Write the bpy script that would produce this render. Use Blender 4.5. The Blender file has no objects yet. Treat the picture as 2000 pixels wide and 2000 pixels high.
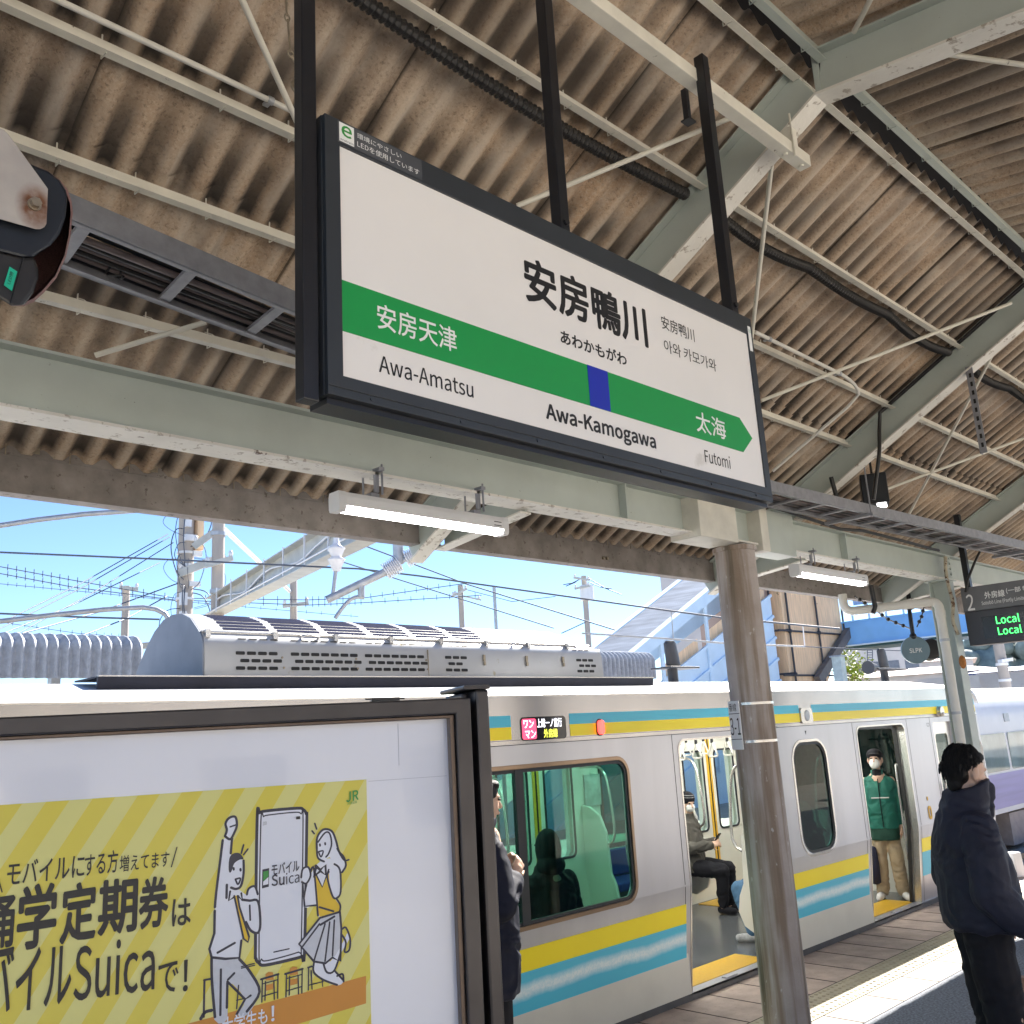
import bpy, bmesh, math, random
from mathutils import Vector, Matrix, noise as mnoise
from mathutils.geometry import tessellate_polygon
random.seed(7)
S = bpy.context.scene
H = 1.92                     # camera height above the platform; z in this script is measured from the eye, H is added when a mesh is built
# ---------------------------------------------------------------- camera
FOC = 1848.0                 # focal length in photograph pixels (2000 px wide)
RX = Vector((0.7145813, -0.69730335, -0.05604998))      # camera right in world axes
RD = Vector((0.12197539, 0.20309057, -0.97153293))      # camera down
RF = Vector((0.68883638, 0.68740255, 0.23017857))       # camera forward
cam = bpy.data.cameras.new('camera'); co = bpy.data.objects.new('camera', cam); S.collection.objects.link(co)
m = Matrix.Identity(4)
for i in range(3):
    m[i][0] = RX[i]; m[i][1] = -RD[i]; m[i][2] = -RF[i]
m[2][3] = H
co.matrix_world = m
cam.sensor_width = 36; cam.sensor_height = 36; cam.lens = 36 * FOC / 2000
cam.clip_start = 0.05; cam.clip_end = 3000
S.camera = co
# ---------------------------------------------------------------- sky, sun, exposure
SUN = Vector((1.12, 0.33, 1.0)).normalized()
SUN_EL = math.asin(SUN.z); SUN_AZ = math.atan2(SUN.x, SUN.y)
w = bpy.data.worlds.new('World'); S.world = w; w.use_nodes = True
nt = w.node_tree; bg = nt.nodes['Background']
sky = nt.nodes.new('ShaderNodeTexSky'); sky.sky_type = 'NISHITA'; sky.sun_disc = False
sky.sun_elevation = SUN_EL; sky.sun_rotation = SUN_AZ
sky.air_density = 0.8; sky.dust_density = 0.05; sky.ozone_density = 4.0; sky.altitude = 1200
nt.links.new(sky.outputs[0], bg.inputs[0]); bg.inputs[1].default_value = 0.072
sl = bpy.data.lights.new('sun', 'SUN'); so = bpy.data.objects.new('sun', sl); S.collection.objects.link(so)
sl.energy = 5.0; sl.angle = math.radians(0.5); sl.color = (1.0, 0.94, 0.85)
so.rotation_euler = (-SUN).to_track_quat('-Z', 'Y').to_euler(); so.location = (0, 0, 30)
S.view_settings.view_transform = 'Standard'; S.view_settings.look = 'None'
S.view_settings.exposure = 1.85; S.view_settings.gamma = 1.0; S.view_settings.use_curve_mapping = False
S.cycles.max_bounces = 10; S.cycles.diffuse_bounces = 5; S.cycles.transparent_max_bounces = 16
S.cycles.sample_clamp_indirect = 6.0

# ---------------------------------------------------------------- measuring helpers: photograph pixel + a known plane -> point (z from eye)
def ray(px, py):
    a, b = px - 1000.0, py - 1000.0
    return RX * a + RD * b + RF * FOC
def onY(px, py, Y): r = ray(px, py); return r * (Y / r.y)
def onX(px, py, X): r = ray(px, py); return r * (X / r.x)
def onZ(px, py, Z): r = ray(px, py); return r * (Z / r.z)
def at(px, py, d): r = ray(px, py); return r * (d / math.hypot(r.x, r.y))
def roofpt(px, py, a=3.40, s=0.54): r = ray(px, py); return r * (a / (r.z + s * r.y))
K = 2000.0 / 1932.0
REG = {1: (0, 0), 2: (600, 0), 3: (1300, 0), 4: (0, 650), 5: (600, 650), 6: (1300, 650), 7: (0, 1300), 8: (600, 1300), 9: (1300, 1300)}
def R(n, x, y): o = REG[n]; return (o[0] + x / 2.76, o[1] + y / 2.76)

# ---------------------------------------------------------------- mesh builder
ORG = {}
class MB:
    def __init__(s): s.v = []; s.f = []; s.sm = []; s.mi = []; s.cur = 0
    def add(s, vs, fs, smooth=False):
        n = len(s.v); s.v += [Vector(p) for p in vs]
        for f in fs: s.f.append([i + n for i in f]); s.sm.append(smooth); s.mi.append(s.cur)
        return s
    def mat(s, i): s.cur = i; return s
    def box(s, x0, x1, y0, y1, z0, z1):
        return s.add([(x0,y0,z0),(x1,y0,z0),(x1,y1,z0),(x0,y1,z0),(x0,y0,z1),(x1,y0,z1),(x1,y1,z1),(x0,y1,z1)],
                     [(0,3,2,1),(4,5,6,7),(0,1,5,4),(1,2,6,5),(2,3,7,6),(3,0,4,7)])
    def obox(s, c, ax, ay, az):
        c = Vector(c); ax, ay, az = Vector(ax), Vector(ay), Vector(az)
        vs = [c + ax*i + ay*j + az*k for k in (-1,1) for j in (-1,1) for i in (-1,1)]
        return s.add(vs, [(0,2,3,1),(4,5,7,6),(0,1,5,4),(1,3,7,5),(3,2,6,7),(2,0,4,6)])
    def bar(s, p, q, wd, ht, up=(0,0,1)):
        p, q = Vector(p), Vector(q); d = q - p; u = Vector(up); sd = d.cross(u)
        if sd.length < 1e-6: sd = d.cross(Vector((1,0,0)))
        sd.normalize(); u = sd.cross(d).normalized()
        return s.obox((p+q)/2, d/2, sd*wd/2, u*ht/2)
    def frame(s, d):
        d = d.normalized(); a = Vector((0,0,1)) if abs(d.z) < .95 else Vector((1,0,0))
        x = d.cross(a).normalized(); return x, d.cross(x).normalized()
    def tube(s, pts, r, seg=8, cap=True, smooth=True, closed=False):
        pts = [Vector(p) for p in pts]; n = len(pts); rr = r if isinstance(r, (list, tuple)) else [r]*n
        vs = []; x = None
        for i in range(n):
            d = (pts[(i+1) % n] - pts[i-1]) if closed else (pts[min(i+1,n-1)] - pts[max(i-1,0)])
            d.normalize()
            if x is None: x, y = s.frame(d)
            else:
                x = (x - d*x.dot(d)).normalized(); y = d.cross(x)
            for j in range(seg):
                a = 2*math.pi*j/seg; vs.append(pts[i] + (x*math.cos(a) + y*math.sin(a))*rr[i])
        fs = []
        for i in range(n if closed else n-1):
            for j in range(seg):
                a, b = i*seg+j, i*seg+(j+1)%seg; c = ((i+1)%n)*seg
                fs.append((a, b, c+(j+1)%seg, c+j))
        s.add(vs, fs, smooth)
        if cap and not closed:
            s.add(vs[:seg], [tuple(range(seg))[::-1]]); s.add(vs[-seg:], [tuple(range(seg))])
        return s
    def ell(s, c, r, seg=14, rings=9, M=None):
        c = Vector(c); rx, ry, rz = r if isinstance(r, (tuple, list)) else (r, r, r)
        vs = []; fs = []
        for i in range(1, rings):
            t = math.pi*i/rings
            for j in range(seg):
                a = 2*math.pi*j/seg; vs.append(Vector((rx*math.sin(t)*math.cos(a), ry*math.sin(t)*math.sin(a), rz*math.cos(t))))
        vs += [Vector((0,0,rz)), Vector((0,0,-rz))]; T, B = len(vs)-2, len(vs)-1
        for i in range(rings-2):
            for j in range(seg):
                a, b = i*seg+j, i*seg+(j+1)%seg; fs.append((a, a+seg, b+seg, b))
        for j in range(seg):
            fs.append((T, j, (j+1)%seg)); o = (rings-2)*seg; fs.append((B, o+(j+1)%seg, o+j))
        if M is not None: vs = [M @ v for v in vs]
        return s.add([c+v for v in vs], fs, True)
    def cap(s, p, q, r0, r1, seg=12):
        p, q = Vector(p), Vector(q); s.tube([p, q], [r0, r1], seg); s.ell(p, r0, seg, 8); return s.ell(q, r1, seg, 8)
    def loft(s, rings, seg=20, smooth=True):      # rings: (centre, x axis vec, y axis vec[, exponent])
        vs = []; n = len(rings)
        for rg in rings:
            c, a, b = Vector(rg[0]), Vector(rg[1]), Vector(rg[2]); e = rg[3] if len(rg) > 3 else 1.0
            for j in range(seg):
                t = 2*math.pi*j/seg; ct, st = math.cos(t), math.sin(t)
                vs.append(c + a*math.copysign(abs(ct)**e, ct) + b*math.copysign(abs(st)**e, st))
        fs = [(i*seg+j, i*seg+(j+1)%seg, (i+1)*seg+(j+1)%seg, (i+1)*seg+j) for i in range(n-1) for j in range(seg)]
        fs += [tuple(range(seg))[::-1], tuple(range((n-1)*seg, n*seg))]
        return s.add(vs, fs, smooth)
    def prism(s, poly, fn, w0, w1, holes=()):     # poly in (u, v); fn(u, v, w) -> point
        loops = [list(poly)] + [list(h) for h in holes]
        flat = [p for l in loops for p in l]; n = len(flat)
        tris = tessellate_polygon([[Vector((p[0], p[1], 0)) for p in l] for l in loops])
        vs = [fn(p[0], p[1], w0) for p in flat] + [fn(p[0], p[1], w1) for p in flat]
        fs = []
        for t in tris:
            a, b, c = [flat[i] for i in t]
            ar = (b[0]-a[0])*(c[1]-a[1]) - (b[1]-a[1])*(c[0]-a[0])
            if abs(ar) < 1e-12: continue
            t = tuple(t) if ar > 0 else tuple(t)[::-1]
            fs.append(t); fs.append(tuple(i+n for i in t[::-1]))
        k = 0
        for li, l in enumerate(loops):
            m_ = len(l)
            for i in range(m_):
                a, b = k+i, k+(i+1) % m_; fs.append((a, a+n, b+n, b))
            k += m_
        return s.add(vs, fs)
    def sheet(s, pts): return s.add(pts, [tuple(range(len(pts)))])
    def grid(s, fn, nu, nv, smooth=True):
        vs = [fn(i/nu, j/nv) for i in range(nu+1) for j in range(nv+1)]
        fs = [(i*(nv+1)+j, (i+1)*(nv+1)+j, (i+1)*(nv+1)+j+1, i*(nv+1)+j+1) for i in range(nu) for j in range(nv)]
        return s.add(vs, fs, smooth)
    def build(s, name, mats, parent=None, bevel=0, recalc=True, remesh=0, smooth_it=4, sub=0):
        org = Vector((0,0,0))
        if parent is not None: org = ORG.get(parent.name, org)
        me = bpy.data.meshes.new(name)
        hv = Vector((0,0,H)) - org
        me.from_pydata([v + hv for v in s.v], [], s.f)
        if not isinstance(mats, (list, tuple)): mats = [mats]
        for mm in mats: me.materials.append(mm)
        for p, sm, mi in zip(me.polygons, s.sm, s.mi): p.use_smooth = sm; p.material_index = mi
        if recalc:
            b = bmesh.new(); b.from_mesh(me); bmesh.ops.recalc_face_normals(b, faces=b.faces); b.to_mesh(me); b.free()
        o = bpy.data.objects.new(name, me); S.collection.objects.link(o)
        if parent is not None: o.parent = parent
        ORG[o.name] = org
        if remesh:
            md = o.modifiers.new('r', 'REMESH'); md.mode = 'VOXEL'; md.voxel_size = remesh; md.use_smooth_shade = True
            if smooth_it:
                sm = o.modifiers.new('s', 'SMOOTH'); sm.factor = 0.5; sm.iterations = smooth_it
            dg = bpy.context.evaluated_depsgraph_get(); nm_ = bpy.data.meshes.new_from_object(o.evaluated_get(dg))
            o.modifiers.clear(); o.data = nm_
            if not nm_.materials: nm_.materials.append(mats[0])
        if bevel:
            md = o.modifiers.new('b', 'BEVEL'); md.width = bevel; md.segments = 2; md.limit_method = 'ANGLE'; md.angle_limit = math.radians(40)
        return o
def tag(o, label=None, cat=None, group=None, kind=None):
    if label: o['label'] = label
    if cat: o['category'] = cat
    if group: o['group'] = group
    if kind: o['kind'] = kind
    return o
def thing(name, label, cat, loc, group=None):          # loc: (x, y, z from eye)
    o = bpy.data.objects.new(name, None); S.collection.objects.link(o); o.empty_display_size = .1
    o.location = Vector(loc) + Vector((0,0,H)); ORG[o.name] = o.location.copy()
    return tag(o, label, cat, group)
def copy_tree(o, parent=None):
    c = o.copy(); S.collection.objects.link(c)
    if parent: c.parent = parent
    for ch in list(o.children): copy_tree(ch, c)
    return c
def rrect(x0, x1, z0, z1, r, n=6, corners=(1,1,1,1)):  # corner order: bottom-left, bottom-right, top-right, top-left
    out = []
    for k, (cx, cz, a0) in enumerate(((x0+r, z0+r, 180), (x1-r, z0+r, 270), (x1-r, z1-r, 0), (x0+r, z1-r, 90))):
        if corners[k]:
            for i in range(n+1):
                a = math.radians(a0 + 90*i/n); out.append((cx + r*math.cos(a), cz + r*math.sin(a)))
        else: out.append((x0 if k in (0,3) else x1, z0 if k < 2 else z1))
    return out

# ---------------------------------------------------------------- materials
def newmat(name):
    m_ = bpy.data.materials.new(name); m_.use_nodes = True; t = m_.node_tree
    return m_, t, t.nodes['Principled BSDF']
def N(t, kind, **kw):
    n = t.nodes.new(kind)
    for k, v in kw.items():
        if k in n.inputs: n.inputs[k].default_value = v
        else: setattr(n, k, v)
    return n
def noise(t, scale, detail=4, stretch=None, co='Object', rough=.55):
    tc = N(t, 'ShaderNodeTexCoord'); mp = N(t, 'ShaderNodeMapping')
    if stretch: mp.inputs['Scale'].default_value = stretch
    t.links.new(tc.outputs[co], mp.inputs[0])
    n = N(t, 'ShaderNodeTexNoise'); n.inputs['Scale'].default_value = scale; n.inputs['Detail'].default_value = detail; n.inputs['Roughness'].default_value = rough
    t.links.new(mp.outputs[0], n.inputs['Vector']); return n.outputs['Fac']
def ramp(t, fac, stops):
    r = N(t, 'ShaderNodeValToRGB'); e = r.color_ramp.elements
    while len(e) < len(stops): e.new(0.5)
    for el, (p, c) in zip(e, stops):
        el.position = p; el.color = (c, c, c, 1) if not isinstance(c, (tuple, list)) else (*c[:3], 1)
    t.links.new(fac, r.inputs[0]); return r.outputs[0]
def mix(t, fac, a, b, mode='MIX'):
    n = N(t, 'ShaderNodeMix', data_type='RGBA', blend_type=mode)
    for i, v in ((0, fac), (6, a), (7, b)):
        if isinstance(v, (int, float)): n.inputs[i].default_value = v
        elif isinstance(v, (tuple, list)): n.inputs[i].default_value = (*v[:3], 1)
        else: t.links.new(v, n.inputs[i])
    return n.outputs[2]
def bump(t, b, fac, strength, dist=.01):
    n = N(t, 'ShaderNodeBump'); n.inputs['Strength'].default_value = strength; n.inputs['Distance'].default_value = dist
    t.links.new(fac, n.inputs['Height']); t.links.new(n.outputs[0], b.inputs['Normal'])
def nm(name, col, rough=.6, metal=0, var=.15, scale=5, stretch=None, bmp=0, bscale=60, spots=None, spec=.5, coat=0):
    # spots: (colour, noise scale, threshold) for rust, dirt, chips
    m_, t, b = newmat(name)
    dark = tuple(c*(1-var) for c in col); lite = tuple(min(1, c*(1+var)) for c in col)
    c = mix(t, ramp(t, noise(t, scale, 5, stretch), [(.3, 0), (.7, 1)]), dark, lite)
    if spots:
        for sp in (spots if isinstance(spots[0], (list, tuple)) and len(spots[0]) == 3 and isinstance(spots[0][0], (tuple, list)) else [spots]):
            c = mix(t, ramp(t, noise(t, sp[1], 6, rough=.65), [(sp[2], 0), (min(1, sp[2]+.05), 1)]), c, sp[0])
    t.links.new(c, b.inputs['Base Color'])
    b.inputs['Roughness'].default_value = rough; b.inputs['Metallic'].default_value = metal
    b.inputs['Specular IOR Level'].default_value = spec; b.inputs['Coat Weight'].default_value = coat
    if bmp: bump(t, b, noise(t, bscale, 5), bmp)
    return m_
def emis(name, col, st, base=None):
    m_, t, b = newmat(name); b.inputs['Base Color'].default_value = (*(base or col), 1)
    b.inputs['Emission Color'].default_value = (*col, 1); b.inputs['Emission Strength'].default_value = st; b.inputs['Roughness'].default_value = .4
    return m_
def glass(name, tint, refl=.025, rough=.02):
    m_, t, b = newmat(name); t.nodes.remove(b); out = t.nodes['Material Output']
    tr = N(t, 'ShaderNodeBsdfTransparent'); tr.inputs[0].default_value = (*tint, 1)
    gl = N(t, 'ShaderNodeBsdfGlossy'); gl.inputs['Roughness'].default_value = rough
    lw = N(t, 'ShaderNodeLayerWeight'); pw = N(t, 'ShaderNodeMath', operation='POWER'); pw.inputs[1].default_value = 4; t.links.new(lw.outputs['Facing'], pw.inputs[0]); pw.inputs[1].default_value = 5
    ma = N(t, 'ShaderNodeMath', operation='MULTIPLY_ADD'); ma.inputs[1].default_value = .6; ma.inputs[2].default_value = refl; t.links.new(pw.outputs[0], ma.inputs[0])
    mx = N(t, 'ShaderNodeMixShader'); t.links.new(ma.outputs[0], mx.inputs[0]); t.links.new(tr.outputs[0], mx.inputs[1]); t.links.new(gl.outputs[0], mx.inputs[2])
    t.links.new(mx.outputs[0], out.inputs[0]); return m_
RUST = (.10, .045, .02)
M = {}
M['green_steel'] = nm('pale green steel paint', (.47, .52, .48), .5, 0, .08, 3, spots=[((.08,.07,.055), 48, .68), (RUST, 7, .72)], bmp=.06, bscale=40)
M['cream_steel'] = nm('cream steel paint', (.70, .68, .60), .55, 0, .12, 6, spots=[((.18,.15,.12), 30, .67), (RUST, 9, .72)], bmp=.15, bscale=50)
M['flange_white'] = nm('flaking white flange paint', (.74, .72, .66), .55, 0, .08, 5, spots=[((.42,.38,.32), 18, .58), (RUST, 8, .665)], bmp=.2, bscale=45)
M['eave_steel'] = nm('weathered grey eave steel', (.235, .21, .195), .7, 0, .25, 9, spots=((.12,.10,.085), 25, .60), bmp=.15, bscale=70)
M['rack_steel'] = nm('galvanised rack steel', (.27, .275, .30), .5, .3, .15, 20, bmp=.08, bscale=120)
M['black_steel'] = nm('black painted steel', (.012, .013, .017), .33, 0, .2, 10, spots=((.10,.10,.10), 60, .76))
M['sign_frame'] = nm('dark grey sign frame', (.030, .036, .044), .38, 0, .15, 5, spots=((.25,.25,.25), 45, .78))
M['board_frame'] = nm('dark bronze board frame', (.052, .048, .05), .32, .5, .15, 8, spots=((.22,.21,.2), 55, .75))
M['board_inner'] = nm('brown inner frame', (.12, .085, .065), .35, .4, .1, 8)
M['black_rubber'] = nm('black rubber', (.016, .015, .015), .42, 0, .2, 30)
M['grey_cable'] = nm('grey cable sheath', (.19, .155, .15), .6, 0, .4, 3, stretch=(.2, 20, 20))
M['white_pvc'] = nm('white pipe paint', (.66, .65, .60), .45, 0, .07, 4, spots=((.3,.27,.22), 40, .68))
M['lamp_white'] = nm('white lamp housing', (.70, .70, .70), .45, 0, .03, 4)
M['lamp_lit'] = emis('lit lamp diffuser', (1, .98, .95), 7.0)
M['bolt'] = nm('bolt steel', (.34, .29, .22), .4, .7, .2, 40)
M['galv'] = nm('galvanised steel', (.42, .44, .47), .45, .5, .15, 14)
M['stainless'] = nm('brushed stainless side', (.50, .50, .53), .34, .6, .09, 2.4, stretch=(1, 1, .16), bmp=.02, bscale=12)
M['stainless_dark'] = nm('polished stainless fascia', (.46, .445, .44), .24, .85, .10, 2.2, stretch=(1, 1, .05))
M['stainless_trim'] = nm('stainless trim', (.62, .60, .57), .25, .8, .08, 3)
M['train_roof'] = nm('pale train roof paint', (.62, .63, .66), .42, .1, .08, 3, bmp=.05, bscale=60)
M['ac_metal'] = nm('air conditioner metal', (.50, .50, .50), .36, .45, .07, 2, spots=((.40,.36,.26), 6, .64))
M['dark_band'] = nm('dark roof duct', (.014, .016, .03), .5, 0, .2, 5, spec=.25)
M['black'] = nm('matt black', (.008, .008, .009), .6, 0, .1, 10)
M['yellow'] = nm('stripe yellow', (1.0, .80, .010), .4, 0, .03, 2)
M['stripe_blue'] = nm('stripe blue', (.08, .55, .76), .4, 0, .04, 2)
M['door_cream'] = nm('cream interior panel', (.66, .65, .58), .4, 0, .05, 3)
M['door_yellow'] = nm('yellow door edge', (.68, .40, .03), .5, 0, .08, 6)
M['floor_yellow'] = nm('yellow floor strip', (.62, .36, .012), .4, 0, .12, 60, bmp=.3, bscale=160)
M['train_floor'] = nm('grey train floor', (.10, .105, .11), .22, 0, .2, 4)
M['seat_blue'] = nm('blue moquette', (.015, .03, .20), .9, 0, .3, 40)
M['glass_green'] = glass('green tinted glass', (.36, .62, .54))
M['glass_dark'] = glass('dark tinted glass', (.16, .30, .27))
M['louvre_dark'] = nm('dark navy louvre', (.022, .026, .060), .95, 0, .1, 4, spec=.05)  # navy strips of the louvre panels
M['glass_clear'] = glass('clear glass', (.85, .92, .90))
M['window_rubber'] = nm('window gasket', (.015, .017, .022), .5, 0, .1, 10)
M['bronze_trim'] = nm('bronze window trim', (.30, .21, .14), .3, .6, .1, 5)
M['white_paint'] = nm('white paint', (.78, .79, .80), .4, 0, .04, 3)
M['purple_paint'] = nm('purple band', (.36, .33, .60), .35, 0, .1, 2, stretch=(.3, 1, 6))
M['sign_white'] = nm('sign white', (.80, .785, .77), .35, 0, .03, 2.5, spots=[((.68,.66,.63), 3.5, .66), ((.32,.30,.27), 45, .765)])
M['sign_green'] = nm('sign green', (.010, .31, .07), .35, 0, .04, 2)
M['sign_blue'] = nm('sign blue', (.012, .03, .42), .35, 0, .04, 2)
M['ink'] = nm('black lettering', (.012, .012, .014), .45, 0, .05, 5)
M['letter_white'] = nm('white lettering', (.80, .81, .80), .45, 0, .02, 5)
M['panel_blank'] = nm('white display panel', (.66, .69, .78), .16, 0, .05, 1.3, coat=.5)
M['asphalt'] = nm('platform asphalt', (.15, .165, .20), .85, 0, .55, 60, spots=[((.44,.47,.52), 75, .62), ((.06,.06,.07), 1.3, .66)], bmp=.5, bscale=160)
M['edge_tile'] = nm('platform edge tile', (.44, .345, .29), .7, 0, .2, 6, spots=((.25,.19,.16), 60, .62), bmp=.2, bscale=90)
M['tactile'] = nm('worn tactile paving', (.40, .35, .25), .7, 0, .12, 12, spots=((.4,.35,.24), 50, .64), bmp=.15, bscale=90)
M['kerb_pale'] = nm('pale inner strip', (.31, .28, .25), .75, 0, .15, 15, bmp=.25, bscale=120)
M['joint'] = nm('dark joint', (.07, .055, .05), .9, 0, .1, 20)
M['ballast'] = nm('ballast', (.38, .335, .285), .9, 0, .5, 22, bmp=1.0, bscale=26)
M['bounce_pale'] = nm('pale bounce yard', (.68, .635, .565), .8, 0, .12, 1.2, bmp=.2)  # for the added bounce ground outside the view
M['earth'] = nm('pale ground', (.36, .34, .30), .9, 0, .25, .4, bmp=.4, bscale=3)
M['pole_concrete'] = nm('pole concrete', (.40, .36, .33), .8, 0, .12, 3, stretch=(1, 1, .2), bmp=.1)
M['catenary_grey'] = nm('catenary steel', (.50, .50, .47), .5, .2, .12, 4, spots=((.35,.27,.18), 12, .66))
M['wire'] = nm('overhead wire', (.10, .12, .16), .5, .3, .1, 10)
M['insulator'] = nm('white insulator', (.74, .75, .78), .25, 0, .04, 5)
M['skin'] = nm('skin', (.62, .40, .29), .5, 0, .05, 9)
M['hair'] = nm('black hair', (.009, .008, .008), .55, 0, .3, 60, stretch=(1, 1, .2), bmp=.5, bscale=120, spec=.25)
M['navy_cloth'] = nm('navy jacket cloth', (.017, .019, .036), .7, 0, .25, 8, bmp=.9, bscale=9, spec=.4)
M['black_cloth'] = nm('black trouser cloth', (.012, .012, .016), .8, 0, .2, 12, bmp=.7, bscale=9, spec=.25)
M['green_cloth'] = nm('green jacket cloth', (.010, .14, .10), .65, 0, .15, 8, bmp=.4, bscale=14)
M['dark_green_cloth'] = nm('dark green cloth', (.008, .055, .035), .75, 0, .15, 8, bmp=.3, bscale=14)
M['beige_cloth'] = nm('beige trouser cloth', (.47, .37, .24), .8, 0, .1, 8, bmp=.3, bscale=14)
M['grey_cloth'] = nm('grey parka cloth', (.085, .078, .065), .85, 0, .2, 12, bmp=.4, bscale=20)
M['jeans'] = nm('blue jeans', (.06, .14, .24), .85, 0, .2, 30, bmp=.3, bscale=40)
M['mask_white'] = nm('white face mask', (.78, .77, .74), .7, 0, .03, 20)
M['shoe_white'] = nm('white shoe', (.72, .71, .69), .5, 0, .05, 20)
M['bridge_blue'] = nm('footbridge blue paint', (.22, .50, .92), .45, 0, .08, 1, spots=((.08,.12,.2), 2.2, .72))
M['bridge_pale'] = nm('pale blue siding', (.62, .78, .94), .5, 0, .06, 1.2)
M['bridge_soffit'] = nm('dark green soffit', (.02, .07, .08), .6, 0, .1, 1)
M['plywood'] = nm('plywood sheet', (.86, .60, .38), .75, 0, .15, 1.6, stretch=(6, 6, .6), spots=((.30,.20,.13), 3, .66))
M['roof_grey'] = nm('grey corrugated sheet', (.52, .54, .57), .7, 0, .25, 3, stretch=(1, .2, 1), bmp=.1)
M['slate_grey'] = nm('pale asbestos slate', (.36, .39, .44), .8, 0, .18, 14, spots=((.55,.57,.6), 60, .62), bmp=.5, bscale=50)
M['brown_wood'] = nm('brown wood', (.30, .17, .12), .6, 0, .2, 4, stretch=(1, 1, 8))
M['bench_wood'] = nm('pale bench board', (.55, .42, .36), .55, 0, .12, 5, stretch=(1, 8, 8))
M['leaf'] = nm('yellow green leaf', (.22, .30, .03), .6, 0, .4, 3)
M['far_trees'] = nm('far wood foliage', (.26, .31, .29), .8, 0, .4, .25)
M['house_wall'] = nm('pale house wall', (.62, .60, .60), .7, 0, .08, 1)
M['house_roof'] = nm('pinkish tiled roof', (.60, .48, .46), .7, 0, .15, 1.4)
M['house_brown'] = nm('brown fascia', (.25, .13, .11), .7, 0, .1, 2)
M['blue_roof'] = nm('blue sheet roof', (.10, .22, .55), .5, 0, .1, 1)
M['tower_red'] = nm('red tower paint', (.55, .08, .08), .5, 0, .05, 1)
M['led_green'] = emis('green led', (.05, 1.0, .12), 1.6, (.0, .2, .02))
M['led_red'] = emis('red side lamp', (1, .06, .05), 1.2)
M['led_pink'] = emis('pink led panel', (.75, .06, .14), .55)
M['led_white'] = emis('white led', (.9, .9, 1), .9)
M['led_yellow'] = emis('yellow led', (.75, .80, .08), .8)
M['sticker_green'] = nm('green sticker', (.01, .42, .26), .4, 0, .05, 5)
M['mesh_brown'] = nm('brown loudspeaker mesh', (.27, .14, .13), .7, 0, .35, 300, bmp=.5, bscale=400)
M['speaker_plate'] = nm('greyed bracket plate', (.40, .37, .35), .45, .35, .06, 5)
M['disc_grey'] = nm('round sign face', (.16, .24, .28), .4, 0, .15, 5)
M['interior_lamp'] = emis('train ceiling lamp', (1, 1, .95), 9)

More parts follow.
